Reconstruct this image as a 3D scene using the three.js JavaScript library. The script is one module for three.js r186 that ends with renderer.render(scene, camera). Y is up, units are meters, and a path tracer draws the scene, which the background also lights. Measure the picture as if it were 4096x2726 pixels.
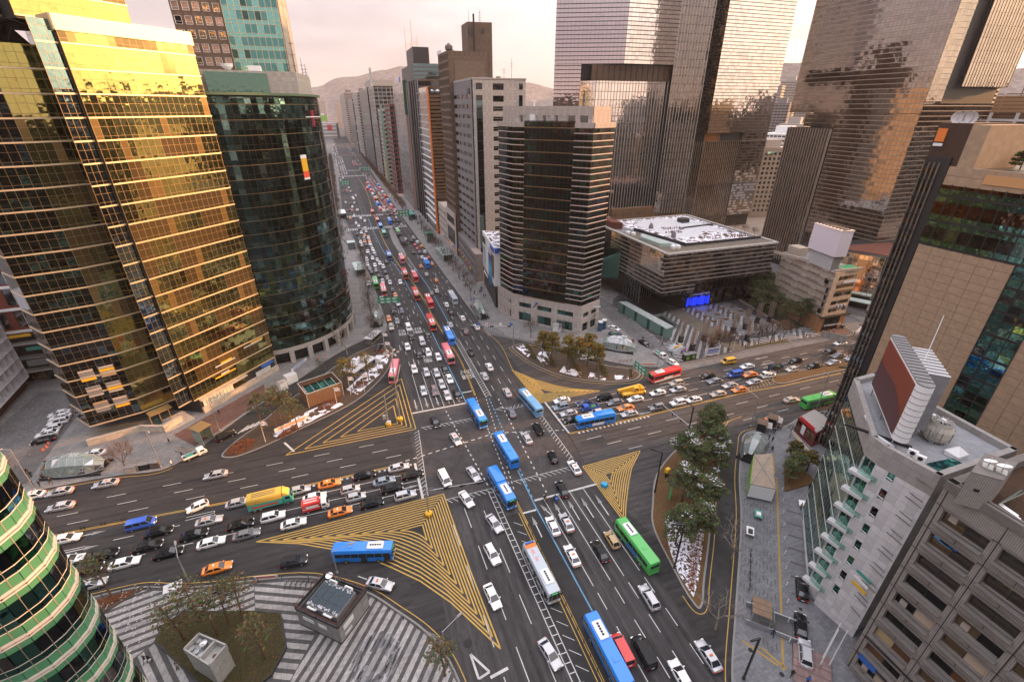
import*as THREE from 'three';
const {PI,cos,sin,hypot,atan2,round,floor,max,min,sqrt,abs,pow,exp,acos,imul,ceil,tan,asin,cbrt}=Math;
const W=1024,H=681,D2R=PI / 180;
const scene=new THREE.Scene();
const camera=new THREE.PerspectiveCamera(72.92,W / H,.5,14000);
camera.rotation.order='YXZ';
camera.position.set(0,76,0);
camera.rotation.set(-26.8*D2R,-19*D2R,0);
const renderer=new THREE.WebGLRenderer({antialias:true});
renderer.setSize(W,H);
renderer.toneMapping=THREE.LinearToneMapping;
renderer.toneMappingExposure=1.68;
renderer.shadowMap.enabled=true;
const SUN=new THREE.Vector3(1,.19,.07).normalize();
function rng(seed){let s=seed>>>0;return()=>{s=(s + 0x6d2b79f5)|0;let t=imul(s ^(s>>>15),1|s);t=(t + imul(t ^(t>>>7),61|t))^ t;return((t ^(t>>>14))>>>0)/ 4294967296;};}
function hash3(x,y,z){let h=imul(x,374761393)^ imul(y,668265263)^ imul(z,2147483647 ^ 974711);h=imul(h ^(h>>>13),1274126177);return((h ^(h>>>16))>>>0)/ 4294967296;}
const mixf=(a,b,t)=>a +(b - a)*t,sm=(t)=>t*t*(3 - 2*t),clamp=(v,a,b)=>min(b,max(a,v));
function vnoise(x,y,z=0,per=0){
const xi=floor(x),yi=floor(y),zi=floor(z),fx=sm(x - xi),fy=sm(y - yi),fz=sm(z - zi);
const w=(v)=>per?((v % per)+ per)% per:v,h=(a,b,c)=>hash3(w(xi + a),w(yi + b),zi + c);
const l=(c)=>mixf(mixf(h(0,0,c),h(1,0,c),fx),mixf(h(0,1,c),h(1,1,c),fx),fy);
return fz===0?l(0):mixf(l(0),l(1),fz);
}
function fbm(x,y,z,oct,per=0){let a=0,s=.5,n=0;for(let i=0;i<oct;i++){a +=s*vnoise(x,y,z + i*7.3*(per?0:1)+ i,per);n +=s;s*=.5;x*=2;y*=2;per*=2;}return a / n;}
{
const w=1024,h=512,data=new Float32Array(w*h*4);
for(let j=0;j<h;j++){
const el=((j + .5)/ h - .5)*PI,y=sin(el),c=cos(el),e=max(0,el / D2R);
for(let i=0;i<w;i++){
const az=((i + .5)/ w - .5)*2*PI,x=cos(az)*c,z=sin(az)*c;
const g=acos(clamp(x*SUN.x + y*SUN.y + z*SUN.z,-1,1))/ D2R;
const k=1 - exp(-e / 34);
let r=mixf(.49,.66,k),gg=mixf(.415,.69,k),b=mixf(.42,.80,k);
const lift=.66 + 1.3*k;r*=lift;gg*=lift;b*=lift;
const glow=3.1*exp(-g / 20)+ 5*exp(-g*g / 120),wide=.95*exp(-g / 42);
r +=glow*1.0 + wide;gg +=glow*.70 + wide*.84;b +=glow*.32 + wide*.64;
if(y>0){
const s=1 /(y + .12),cl=fbm(x*s*1.3 + 3,z*s*1.3 + 8,0,5),m=clamp((cl - .46)*4.2,0,1)*min(1,e / 5);
const d=1 - .24*m;r*=d;gg*=d*.985;b*=d;
}
const o=(j*w + i)*4;data[o]=r;data[o + 1]=gg;data[o + 2]=b;data[o + 3]=1;
}
}
const t=new THREE.DataTexture(data,w,h,THREE.RGBAFormat,THREE.FloatType);
t.mapping=THREE.EquirectangularReflectionMapping;t.magFilter=THREE.LinearFilter;t.needsUpdate=true;
scene.background=t;scene.environment=t;
}
const sun=new THREE.DirectionalLight(0xffb570,5);
sun.position.copy(SUN).multiplyScalar(900);sun.castShadow=true;sun.shadow.radius=2;
Object.assign(sun.shadow.camera,{left:-600,right:600,top:400,bottom:-400,near:10,far:2500});
scene.add(sun);
scene.fog=new THREE.FogExp2(new THREE.Color(.95,.86,.82),.00007);
const V3=THREE.Vector3,CAM=new V3(0,76,0);
const used={};
function numbered(n){const k=used[n]=(used[n]??-1)+ 1;return k?n + '_' + String(k).padStart(3,'0'):n;}
function tag(o,label,category,group){o.userData.label=label;o.userData.category=category;if(group)o.userData.group=group;return o;}
function thing(name,label,category,x=0,y=0,z=0,turn=0,group){
const o=new THREE.Group();o.name=numbered(name);o.position.set(x,y,z);o.rotation.y=turn;scene.add(o);return tag(o,label,category,group);
}
function copyOf(src,x,y,z,turn,label,s=1){
const o=src.clone();o.name=numbered(src.name.replace(/_\d+$/,''));o.position.set(x,y,z);o.rotation.y=turn;o.scale.setScalar(s);
o.userData={...src.userData};if(label)o.userData.label=label;scene.add(o);return o;
}
function mesh(name,geo,mat,parent,label){const m=new THREE.Mesh(geo,mat);m.name=name;m.castShadow=m.receiveShadow=true;parent.add(m);if(label)m.userData.label=label;return m;}
function struct(name,geo,mat){const m=mesh(numbered(name),geo,mat,scene);m.userData.kind='structure';return m;}
const nB=()=>new MB();
class MB{
constructor(){this.p=[];this.n=[];this.u=[];}
tri(a,b,c,ua,ub,uc){
const x1=b[0]- a[0],y1=b[1]- a[1],z1=b[2]- a[2],x2=c[0]- a[0],y2=c[1]- a[1],z2=c[2]- a[2];
let nx=y1*z2 - z1*y2,ny=z1*x2 - x1*z2,nz=x1*y2 - y1*x2;const l=hypot(nx,ny,nz)||1;nx /=l;ny /=l;nz /=l;
this.p.push(...a,...b,...c);this.n.push(nx,ny,nz,nx,ny,nz,nx,ny,nz);this.u.push(...ua,...ub,...uc);
}
quad(a,b,c,d,o=[0,0],w,h){
w??=hypot(b[0]- a[0],b[1]- a[1],b[2]- a[2]);h??=hypot(d[0]- a[0],d[1]- a[1],d[2]- a[2]);
this.tri(a,b,c,o,[o[0]+ w,o[1]],[o[0]+ w,o[1]+ h]);this.tri(a,c,d,o,[o[0]+ w,o[1]+ h],[o[0],o[1]+ h]);
}
hex(v,o){
const q=(a,b,c,d)=>this.quad(v[a],v[b],v[c],v[d],o);
q(0,1,5,4);q(1,2,6,5);q(2,3,7,6);q(3,0,4,7);q(4,5,6,7);q(3,2,1,0);return this;
}
box(x,y,z,sx,sy,sz,ry=0,o){
const c=cos(ry),s=sin(ry),X=sx / 2,Y=sy / 2,Z=sz / 2,f=(a,b,d)=>[x + a*c + d*s,y + b,z - a*s + d*c];
return this.hex([f(-X,-Y,Z),f(X,-Y,Z),f(X,-Y,-Z),f(-X,-Y,-Z),f(-X,Y,Z),f(X,Y,Z),f(X,Y,-Z),f(-X,Y,-Z)],o??[x + z,y]);
}
tube(a,b,r0,r1=r0,seg=6,caps=true){
const A=new V3(...a),B=new V3(...b),d=B.clone().sub(A),l=d.length()||1;d.divideScalar(l);
const u=new V3(abs(d.y)>.9?1:0,abs(d.y)>.9?0:1,0).cross(d).normalize(),v=d.clone().cross(u),P=[],Q=[];
for(let i=0;i<seg;i++){const t=i / seg*2*PI,c=cos(t),s=sin(t);const k=(o,r)=>[o.x +(u.x*c + v.x*s)*r,o.y +(u.y*c + v.y*s)*r,o.z +(u.z*c + v.z*s)*r];P.push(k(A,r0));Q.push(k(B,r1));}
for(let i=0;i<seg;i++){const j=(i + 1)% seg;this.quad(P[i],P[j],Q[j],Q[i],[i*.3,0],r0,l);}
if(caps)for(let i=1;i<seg - 1;i++){this.tri(Q[0],Q[i],Q[i + 1],[0,0],[1,0],[1,1]);this.tri(P[0],P[i + 1],P[i],[0,0],[1,0],[1,1]);}
return this;
}
prism(poly,y0,y1,bottom=false){
let p=poly;const area=p.reduce((s,q,i)=>{const r=p[(i + 1)% p.length];return s + q[0]*r[1]- r[0]*q[1];},0);
if(area>0)p=[...p].reverse();
const v2=p.map((q)=>new THREE.Vector2(q[0],-q[1])),T=THREE.ShapeUtils.triangulateShape(v2,[]);
for(const[a,b,c]of T){const f=(i,y)=>[p[i][0],y,p[i][1]];this.tri(f(a,y1),f(b,y1),f(c,y1),p[a],p[b],p[c]);if(bottom)this.tri(f(c,y0),f(b,y0),f(a,y0),p[c],p[b],p[a]);}
if(y1>y0){let s=0;for(let i=0;i<p.length;i++){const a=p[i],b=p[(i + 1)% p.length];this.quad([a[0],y0,a[1]],[b[0],y0,b[1]],[b[0],y1,b[1]],[a[0],y1,a[1]],[s,y0]);s +=hypot(b[0]- a[0],b[1]- a[1]);}}
return this;
}
lathe(x,z,prof,seg=16,sx=1){
for(let k=0;k + 1<prof.length;k++)for(let i=0;i<seg;i++){
const f=(q,j)=>{const t=j / seg*2*PI;return[x + cos(t)*q[0]*sx,q[1],z - sin(t)*q[0]];};
this.quad(f(prof[k],i),f(prof[k],i + 1),f(prof[k + 1],i + 1),f(prof[k + 1],i),[i,prof[k][1]]);
}
return this;
}
geo(ox=0,oy=0,oz=0){
const g=new THREE.BufferGeometry(),p=new Float32Array(this.p);if(ox||oy||oz)for(let i=0;i<p.length;i +=3){p[i]-=ox;p[i + 1]-=oy;p[i + 2]-=oz;}
g.setAttribute('position',new THREE.BufferAttribute(p,3));g.setAttribute('normal',new THREE.BufferAttribute(new Float32Array(this.n),3));g.setAttribute('uv',new THREE.BufferAttribute(new Float32Array(this.u),2));return g;
}
get empty(){return!this.p.length;}
}
function grayTex(size,fn,rep,chan){
const d=new Uint8Array(size*size*4);
for(let j=0;j<size;j++)for(let i=0;i<size;i++){const r=fn(i / size,j / size),o=(j*size + i)*4,a=Array.isArray(r)?r:[r,r,r];for(let c=0;c<3;c++)d[o + c]=clamp(a[c],0,1)*255;d[o + 3]=255;}
const t=new THREE.DataTexture(d,size,size);t.wrapS=t.wrapT=THREE.RepeatWrapping;t.magFilter=THREE.LinearFilter;t.minFilter=THREE.LinearMipmapLinearFilter;t.generateMipmaps=true;t.repeat.set(rep[0]??rep,rep[1]??rep);t.needsUpdate=true;
if(chan!=='data')t.colorSpace=THREE.SRGBColorSpace;return t;
}
const rt=rng(5);
const T={
asphalt:grayTex(1024,(u,v)=>{const big=fbm(u*5,v*5,1,4,5),mid=fbm(u*40,v*40,2,3,40),f=rt();const crack=abs(fbm(u*9,v*9,4,4,9)- .5)<.0035?.72:1;return(.66 + .30*(big - .5)+ .22*(mid - .5)+ .16*(f - .5))*crack;},1 / 48),
stone:grayTex(512,(u,v)=>{const j=(u*16 % 1<.035||v*32 % 1<.05)?.82:1;return j*(.8 + .11*(hash3(floor(u*16),floor(v*32),3)- .5)+ .08*(rt()- .5)+ .14*(fbm(u*6,v*6,2,3,6)- .5));},1 / 12.8),
speck:grayTex(512,(u,v)=>.82 + .16*(fbm(u*8,v*8,3,4,8)- .5)+ .18*(rt()- .5),1 / 6),
tile:grayTex(512,(u,v)=>{const j=(u*4 % 1<.012||v*4 % 1<.018)?.66:1;return j*(.86 + .10*(hash3(floor(u*4),floor(v*4),9)- .5)+ .08*(fbm(u*10,v*10,6,3,10)- .5));},1 / 4.8),
rib:grayTex(256,(u,v)=>(u*16 % 1<.22?.68:.9)+ .12*(fbm(u*9,v*9,6,3,9)- .5),1 / 3.2),
snow:grayTex(512,(u,v)=>{const n=fbm(u*12,v*12,1,4,12),m=fbm(u*60,v*60,5,2,60);return n + .22*(m - .5)>.475?[.9,.9,.93]:m>.55?[.36,.27,.19]:[.27,.21,.15];},1 / 13),
bedding:grayTex(512,(u,v)=>{const n=fbm(u*30,v*30,7,3,30),m=fbm(u*90,v*90,8,2,90);return[.22 + .4*n*m + .1*m,.17 + .27*n*m + .06*m,.1 + .14*n*m];},1 / 5),
lanes:(swap)=>grayTex(1024,(p,q)=>{const[u,v]=swap?[q,p]:[p,q],big=fbm(p*5,q*5,1,4,5),mid=fbm(p*40,q*40,2,3,40),l=(u*4)% 1,st=fbm(u*64,v*3,6,2,64),w=fbm(u*4,v*7,3,3,4);const oil=exp(-(((l - .5)/ .13)**2))*clamp(w*2 - .55,0,1),tyre=exp(-(((l - .24)/ .07)**2))+ exp(-(((l - .76)/ .07)**2)),crack=abs(fbm(p*9,q*9,4,4,9)- .5)<.004?.68:1;return(.68 + .3*(big - .5)+ .2*(mid - .5)+ .16*(rt()- .5)+ .2*(st - .5)- .2*oil + .05*tyre)*crack;},swap?[1 / 48,1 / 12.2]:[1 / 12.2,1 / 48]),
wave:null,
};
{
const s=256,hgt=new Float32Array(s*s);for(let j=0;j<s;j++)for(let i=0;i<s;i++)hgt[j*s + i]=fbm(i / s*5,j / s*5,11,2,5);
const d=new Uint8Array(s*s*4);for(let j=0;j<s;j++)for(let i=0;i<s;i++){const dx=hgt[j*s +(i + 1)% s]- hgt[j*s +(i + s - 1)% s],dy=hgt[((j + 1)% s)*s + i]- hgt[((j + s - 1)% s)*s + i],o=(j*s + i)*4;d[o]=127.5 - dx*900;d[o + 1]=127.5 - dy*900;d[o + 2]=255;d[o + 3]=255;}
const t=new THREE.DataTexture(d,s,s);t.wrapS=t.wrapT=THREE.RepeatWrapping;t.magFilter=THREE.LinearFilter;t.repeat.set(1 / 4,1 / 4);t.needsUpdate=true;T.wave=t;
}
const lin=(r,g,b)=>new THREE.Color().setRGB(r,g,b);
function mat(r,g,b,o={}){return new THREE.MeshStandardMaterial({color:lin(r,g,b),roughness:.85,...o});}
function glass(r,g,b,o={}){return new THREE.MeshStandardMaterial({color:lin(r,g,b),metalness:1,roughness:.045,normalMap:T.wave,normalScale:new THREE.Vector2(.05,.05),...o});}
const M={
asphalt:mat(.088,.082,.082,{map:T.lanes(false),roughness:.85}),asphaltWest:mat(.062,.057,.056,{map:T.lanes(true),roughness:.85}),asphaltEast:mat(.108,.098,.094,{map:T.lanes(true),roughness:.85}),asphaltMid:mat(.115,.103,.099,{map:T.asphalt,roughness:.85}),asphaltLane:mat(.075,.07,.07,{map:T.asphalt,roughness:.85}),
busLane:mat(.042,.039,.041,{map:T.asphalt,roughness:.8}),
pave:mat(.34,.325,.315,{map:T.stone}),plazaDark:mat(.115,.11,.11,{map:T.stone}),bronzeDark:mat(.24,.17,.09,{metalness:.5,roughness:.45}),paveDark:mat(.17,.165,.165,{map:T.stone}),paveLight:mat(.52,.50,.485,{map:T.stone}),paveMid:mat(.23,.225,.225,{map:T.stone}),
paveSE:mat(.27,.275,.285,{map:T.stone}),brickPave:mat(.22,.11,.085,{map:T.stone}),slate:mat(.23,.19,.14,{map:T.stone}),
kerb:mat(.36,.34,.32,{map:T.speck}),white:mat(.72,.72,.70,{map:T.speck,roughness:.7}),yellow:mat(.70,.44,.09,{map:T.speck,roughness:.7}),blueLine:mat(.16,.42,.68,{map:T.speck,roughness:.7}),
steel:mat(.42,.43,.44,{metalness:.7,roughness:.4}),darkSteel:mat(.045,.042,.042,{metalness:.5,roughness:.5}),chrome:mat(.7,.7,.7,{metalness:1,roughness:.2}),bronze:mat(.42,.27,.13,{metalness:.6,roughness:.42}),rubber:mat(.018,.018,.018),
cream:mat(.56,.48,.42,{map:T.tile}),concrete:mat(.33,.30,.27,{map:T.rib}),concPlain:mat(.24,.215,.195,{map:T.speck}),granite:mat(.40,.39,.39,{map:T.tile}),tan:mat(.54,.37,.235,{map:T.speck}),greyTile:mat(.27,.25,.25,{map:T.tile}),lightTile:mat(.50,.46,.42,{map:T.tile}),brownTile:mat(.19,.125,.085,{map:T.tile}),darkStone:mat(.035,.032,.034,{map:T.speck,roughness:.5}),
black:mat(.012,.012,.013,{roughness:.6}),roofGrey:mat(.30,.30,.31,{map:T.speck}),snow:mat(.85,.85,.88,{map:T.speck}),snowBed:mat(.95,.95,.95,{map:T.snow}),bedding:mat(.9,.9,.9,{map:T.bedding}),soil:mat(.10,.065,.04,{map:T.speck}),
wood:mat(.24,.13,.065,{map:T.rib}),rust:mat(.20,.055,.03,{map:T.speck}),brick:mat(.26,.055,.035,{map:T.speck}),
whitePaint:mat(.74,.74,.73,{roughness:.5}),red:mat(.55,.03,.03,{roughness:.5}),yellowPaint:mat(.75,.42,.02,{roughness:.5}),green:mat(.02,.22,.12,{roughness:.5}),blue:mat(.03,.12,.45,{roughness:.5}),orange:mat(.70,.19,.03,{roughness:.55}),lime:mat(.25,.55,.04,{roughness:.5}),
blind:mat(.62,.6,.5,{roughness:.4}),blindBrown:mat(.42,.30,.24,{metalness:.4,roughness:.2}),
teal:mat(.05,.28,.22,{roughness:.5}),hedge:mat(.09,.075,.02),bark:mat(.11,.075,.05,{map:T.speck}),barkPale:mat(.36,.31,.25,{map:T.speck}),barkRed:mat(.20,.10,.055,{map:T.speck}),
gGold:glass(.40,.385,.135),gGold2:glass(.30,.28,.10),gBlind:mat(.20,.13,.045,{metalness:.5,roughness:.16}),gBlind2:mat(.11,.075,.03,{metalness:.6,roughness:.1}),gBlack:glass(.055,.058,.062),gBlue:glass(.13,.20,.22),
gGreen:glass(.10,.19,.17),gGreen2:glass(.05,.105,.095),gGreen3:glass(.17,.28,.26),gTeal:glass(.20,.46,.42),gTeal2:glass(.10,.26,.25),gSilver:glass(.84,.79,.74),gSilver2:glass(.74,.69,.65),gReflectMauve:glass(.52,.47,.49),gRed:glass(.15,.085,.055),gSmoke:glass(.30,.27,.25),gSmoke2:glass(.19,.17,.16),gUmber:glass(.34,.30,.27),gUmber2:glass(.30,.265,.24),gOffice:glass(.085,.095,.105),gBronze:glass(.34,.25,.16),gJade:glass(.16,.36,.28),gJade2:glass(.10,.26,.20),jadePanel:mat(.10,.32,.17,{metalness:.3,roughness:.25}),clear:new THREE.MeshPhysicalMaterial({color:lin(.75,.88,.83),transmission:1,roughness:.05,thickness:0}),frosted:new THREE.MeshPhysicalMaterial({color:lin(.55,.68,.64),transmission:.4,roughness:.35,thickness:0}),
};
const boxes={};
function unitBox(w,h,d,v){const k=[w.toFixed(2),h.toFixed(2),d.toFixed(2),v].join();return boxes[k]??=nB().box(0,0,0,w,h,d,0,[v*1.37,v*2.11]).geo();}
class Tower{
constructor(name,label,cat,x,z,group){this.o=thing(name,label,cat,x,0,z,0,group);this.x=x;this.z=z;this.pieces={};this.solids=new Map();this.r=rng(round(x*13 + z*7)+ 991);}
piece(name,w,h,d,x,y,z,ry,m,rx=0,vary=1){(this.pieces[name]??=[]).push({w,h,d,x,y,z,ry,m,rx,v:vary?floor(this.r()*4):0});}
solid(name,m){const k=name + '|' + m.uuid;if(!this.solids.has(k))this.solids.set(k,{name,m,b:nB()});return this.solids.get(k).b;}
prism(name,m,poly,y0,y1,bottom){this.solid(name,m).prism(poly,y0,y1,bottom);return this;}
facade(a,b,o){
const dx=b[0]- a[0],dz=b[1]- a[1],L=hypot(dx,dz),ux=dx / L,uz=dz / L,nx=-uz,nz=ux,ry=atan2(-uz,ux),r=this.r;
const n=o.n??max(1,round(L / o.bay)),w=L / n,at=(s,off)=>[a[0]+ ux*s + nx*off,a[1]+ uz*s + nz*off],g=o.gap??.07;
const{y0,y1,rows,tilt=.006}=o,fh=rows.reduce((s,q)=>s + q[0],0);
for(let f=0,y=y0;y<y1 - .3;f++)for(const[h0,kind,mm]of rows){
const h=min(h0,y1 - y);if(h<.1)break;
if(kind==='b'){const d=o.bandD??.3,p=at(L / 2,d / 2 - .02);this.piece(o.bandName??'floor_band',L +(o.bandX??.1),h,d,p[0],y + h / 2,p[1],ry,mm??o.bandM,0,0);}
else if(kind==='g'||kind==='s')for(let i=0;i<n;i++){
const p=at((i + .5)*w,o.paneOff??.05),m=kind==='s'?(mm??o.span):o.glass(i,f,r,y);
this.piece(kind==='s'?'spandrel_panel':'window_pane',w - g,h - g,.08,p[0],y + h / 2,p[1],ry +(r()- .5)*tilt*2,m,(r()- .5)*tilt*2);
}
y +=h;
}
if(o.mullM){const B=this.solid('mullion_grid',o.mullM),mw=o.mullW??.1,md=o.mullD??.16,st=o.mullEvery??1;for(let i=0;i<=n;i +=st){const p=at(i*w,md / 2);B.box(p[0],(y0 + y1)/ 2,p[1],mw,y1 - y0,md,ry);}
if(o.rails)for(let y=y0;y<y1 - .3;)for(const[h,kind]of rows){y +=h;if(kind!=='b'&&y<y1){const p=at(L / 2,md / 2 - .01);B.box(p[0],y,p[1],L,mw*.8,md,ry);}}}
return this;
}
punched(a,b,o){
const dx=b[0]- a[0],dz=b[1]- a[1],L=hypot(dx,dz),ux=dx / L,uz=dz / L,nx=-uz,nz=ux,ry=atan2(-uz,ux);
const at=(s,off)=>[a[0]+ ux*s + nx*off,a[1]+ uz*s + nz*off],t=o.depth??.4,S=this.solid('wall',o.wall),F=this.solid('window_frame',o.frame??M.darkSteel);
const put=(s0,s1,y0,y1)=>{if(s1 - s0>.02&&y1 - y0>.02){const p=at((s0 + s1)/ 2,-t / 2);S.box(p[0],(y0 + y1)/ 2,p[1],s1 - s0,y1 - y0,t,ry,[s0,y0]);}};
const cols=o.cols??(()=>{const c=[],n=o.n,w=L / n;for(let i=0;i<n;i++)c.push([i*w +(w - o.ww)/ 2,o.ww]);return c;})();
let y=o.y0;
for(let f=0;f<o.rows.length;f++){
const[wy,wh]=o.rows[f];put(0,L,y,wy);let s=0;
cols.forEach(([c,cw],i)=>{
put(s,c,wy,wy + wh);s=c + cw;
const k=o.panes??1,pw=cw / k;for(let j=0;j<k;j++){const p=at(c + pw*(j + .5),-t + .08);this.piece('window_pane',pw - .05,wh - .05,.06,p[0],wy + wh / 2,p[1],ry,o.glass(i,f,this.r,j));if(j){const q=at(c + pw*j,-t + .12);F.box(q[0],wy + wh / 2,q[1],.09,wh,.1,ry);}}
if(o.sill){const p=at(c + cw / 2,o.sill / 2 - .1);this.piece('window_sill',cw + .2,.14,o.sill + .2,p[0],wy - .07,p[1],ry,o.sillM??o.wall,0,0);}
});
put(s,L,wy,wy + wh);y=wy + wh;
}
put(0,L,y,o.y1);return this;
}
done(){
for(const{name,m,b}of this.solids.values()){const q=mesh(name,b.geo(this.x,0,this.z),m,this.o);if(name==='mullion_grid')q.userData.kind='stuff';}
for(const name in this.pieces){
const L=this.pieces[name];for(const q of L)q.s=q.w*q.h /((q.x - CAM.x)**2 +(q.y - CAM.y)**2 +(q.z - CAM.z)**2);L.sort((p,q)=>q.s - p.s);
L.slice(0,300).forEach((q)=>{const e=mesh(name,unitBox(q.w,q.h,q.d,q.v),q.m,this.o);e.position.set(q.x - this.x,q.y,q.z - this.z);e.rotation.order='YXZ';e.rotation.set(q.rx,q.ry,0);});
const rest=new Map(),E=new THREE.Euler(),Mx=new THREE.Matrix4(),v=new V3();
for(const q of L.slice(300)){
if(!rest.has(q.m))rest.set(q.m,nB());const B=rest.get(q.m),g=unitBox(q.w,q.h,q.d,q.v);Mx.makeRotationFromEuler(E.set(q.rx,q.ry,0,'YXZ'));const p=g.attributes.position.array,n=g.attributes.normal.array,u=g.attributes.uv.array;
for(let i=0;i<p.length;i +=3){v.set(p[i],p[i + 1],p[i + 2]).applyMatrix4(Mx);B.p.push(v.x + q.x,v.y + q.y,v.z + q.z);v.set(n[i],n[i + 1],n[i + 2]).applyMatrix4(Mx);B.n.push(v.x,v.y,v.z);}
for(let i=0;i<u.length;i++)B.u.push(u[i]);
}
for(const[m,B]of rest)mesh(name,B.geo(this.x,0,this.z),m,this.o).userData.kind='stuff';
}
return this.o;
}
}
function inset(poly,d){
const n=poly.length,A=poly.reduce((s,q,i)=>{const r=poly[(i + 1)% n];return s + q[0]*r[1]- r[0]*q[1];},0),sg=A>0?1:-1;
return poly.map((p,i)=>{const a=poly[(i + n - 1)% n],b=poly[(i + 1)% n];const f=(q,r)=>{const x=r[0]- q[0],z=r[1]- q[1],l=hypot(x,z);return[-z / l*sg,x / l*sg];},m=f(a,p),k=f(p,b),c=1 + m[0]*k[0]+ m[1]*k[1];return[p[0]+(m[0]+ k[0])*d / c,p[1]+(m[1]+ k[1])*d / c];});
}
const pick=(r,list)=>{let t=r();for(const[p,v]of list){if((t -=p)<0)return v;}return list[list.length - 1][1];};
function curve(pts,n=6,closed=false){const c=new THREE.CatmullRomCurve3(pts.map((p)=>new V3(p[0],0,p[1])),closed,'centripetal');const q=c.getPoints(pts.length*n).map((p)=>[p.x,p.z]);if(closed)q.pop();return q;}
const flat=(poly,y)=>nB().prism(poly,y,y).geo();
{
const g=[];const R=9000;for(let i=0;i<24;i++)g.push([cos(i / 12*PI)*R,sin(i / 12*PI)*R - 1000]);
struct('ground',flat(g,-.02),M.paveMid);
}
const farX=(z,x)=>x + max(0,-z - 230)*-.0172;
struct('avenue',flat([[5,30],[3,-120],[7,-150],[7.2,-170],[3,-265],[farX(-400,-3),-400],[farX(-800,1),-800],[farX(-3200,20),-3200],[farX(-3200,62),-3200],[farX(-1300,50),-1300],[farX(-380,41),-380],[42,-230],[42,-150],[60,-112],[60,-66],[46,-36],[44,30]],0),M.asphalt);
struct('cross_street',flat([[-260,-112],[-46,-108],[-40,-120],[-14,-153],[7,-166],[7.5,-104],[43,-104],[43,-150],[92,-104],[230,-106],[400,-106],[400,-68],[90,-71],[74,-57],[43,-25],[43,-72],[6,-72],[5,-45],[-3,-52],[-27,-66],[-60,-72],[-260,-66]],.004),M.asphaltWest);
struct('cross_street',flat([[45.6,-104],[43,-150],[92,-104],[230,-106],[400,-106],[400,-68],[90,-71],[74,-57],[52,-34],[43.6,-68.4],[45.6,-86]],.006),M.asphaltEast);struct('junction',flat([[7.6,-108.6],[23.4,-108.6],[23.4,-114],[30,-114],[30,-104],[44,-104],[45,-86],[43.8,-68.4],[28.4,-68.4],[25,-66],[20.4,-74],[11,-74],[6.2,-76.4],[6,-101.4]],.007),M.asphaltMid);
struct('service_lane',flat([[46,-36],[46,-20],[60,-20],[92,-72],[74,-74]],.0075),M.asphaltLane);
struct('bus_lane',flat([[22.8,-110],[22.8,-147],[22.4,-172],[21.1,-202],[19.9,-236],[15.6,-278],[12.4,-376],[10,-520],[18.5,-520],[21,-376],[25,-278],[29,-220],[30,-172],[29.8,-110]],.009),M.busLane);
struct('bus_lane',flat([[20.9,-66],[28.4,-66],[28.9,-20],[21.4,-20]],.009),M.busLane);
function pavement(name,poly,m,y=.13,k=.3){
struct(name,nB().prism(poly,-.01,y).geo(),m);
const B=nB(),q=inset(poly,k),A=poly.reduce((s,p,i)=>{const r=poly[(i + 1)% poly.length];return s + p[0]*r[1]- r[0]*p[1];},0);
for(let i=0;i<poly.length;i++){const j=(i + 1)% poly.length,a=poly[i],b=poly[j],c=q[j],d=q[i],t=y + .012,f=(p,h)=>[p[0],h,p[1]];const[A0,B0]=A>0?[b,a]:[a,b],[C0,D0]=A>0?[d,c]:[c,d];B.quad(f(A0,-.01),f(B0,-.01),f(B0,t),f(A0,t));B.quad(f(A0,t),f(B0,t),f(C0,t),f(D0,t));}
struct('kerb',B.geo(),M.kerb);
}
const NWK=curve([[-120,-105.6],[-90,-106],[-72,-106.9],[-60,-106.6],[-51,-105.4],[-46.7,-108],[-42.5,-114],[-37,-122],[-29,-131.5],[-21,-141],[-12,-152],[-3,-160],[5,-164],[7.2,-171]],4);
pavement('pavement',[...NWK,[5,-232],[2.5,-271],[-2.3,-322],[-8.7,-420],[farX(-800,3),-800],[-60,-800],[-60,-240],[-140,-240],[-140,-105.6]],M.pave);
pavement('pavement',[...curve([[56,-3000 + 2000],[farX(-800,46),-800],[farX(-387,40.6),-387],[40.5,-243],[42,-172],[42.6,-158],[46,-150],[49.5,-145],[57,-138.6],[65,-129.5],[73,-119],[81,-112],[88.8,-108.4],[91.6,-110]],3),[93,-117],[91.4,-128],[91.6,-144],[92.5,-152],[92.5,-200],[200,-260],[140,-1000]],M.pave);
const PLZ=[[96.3,-107.9],[99.4,-120.6],[100.4,-138.5],[99.6,-148],[100.3,-164],[100.3,-200],[176,-200],[176,-112],[174,-106.6],[172.4,-105.3],[159,-105.6],[150,-107.4],[135,-108.6],[114,-107.8]];
pavement('plaza',PLZ,M.paveDark);
pavement('pavement',[[186,-200],[186,-113],[190,-109.6],[420,-110],[420,-260],[186,-260]],M.paveMid);
const SEK=curve([[40.5,-22],[44.1,-26.6],[51.3,-33.8],[67.6,-50],[75.5,-59.1],[84.4,-67.8],[88.2,-71.2],[92,-71.9],[100.8,-70.6],[108.5,-72.2],[125,-72.1],[400,-72.1]],4);
pavement('pavement',[...SEK,[400,60],[40,60]],M.paveSE);
const SWK=curve([[-120,-70.4],[-60,-72.4],[-49.4,-72.5],[-44.4,-72],[-39.8,-70.2],[-33.4,-68.4],[-25.9,-67],[-16.3,-64.3],[-7,-58.1],[-2.5,-53.1],[1.6,-48],[3.9,-43.7],[5.2,-38.7],[5.8,-32],[6,20]],4);
pavement('plaza',[...SWK,[-120,20]],M.paveLight);
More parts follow.
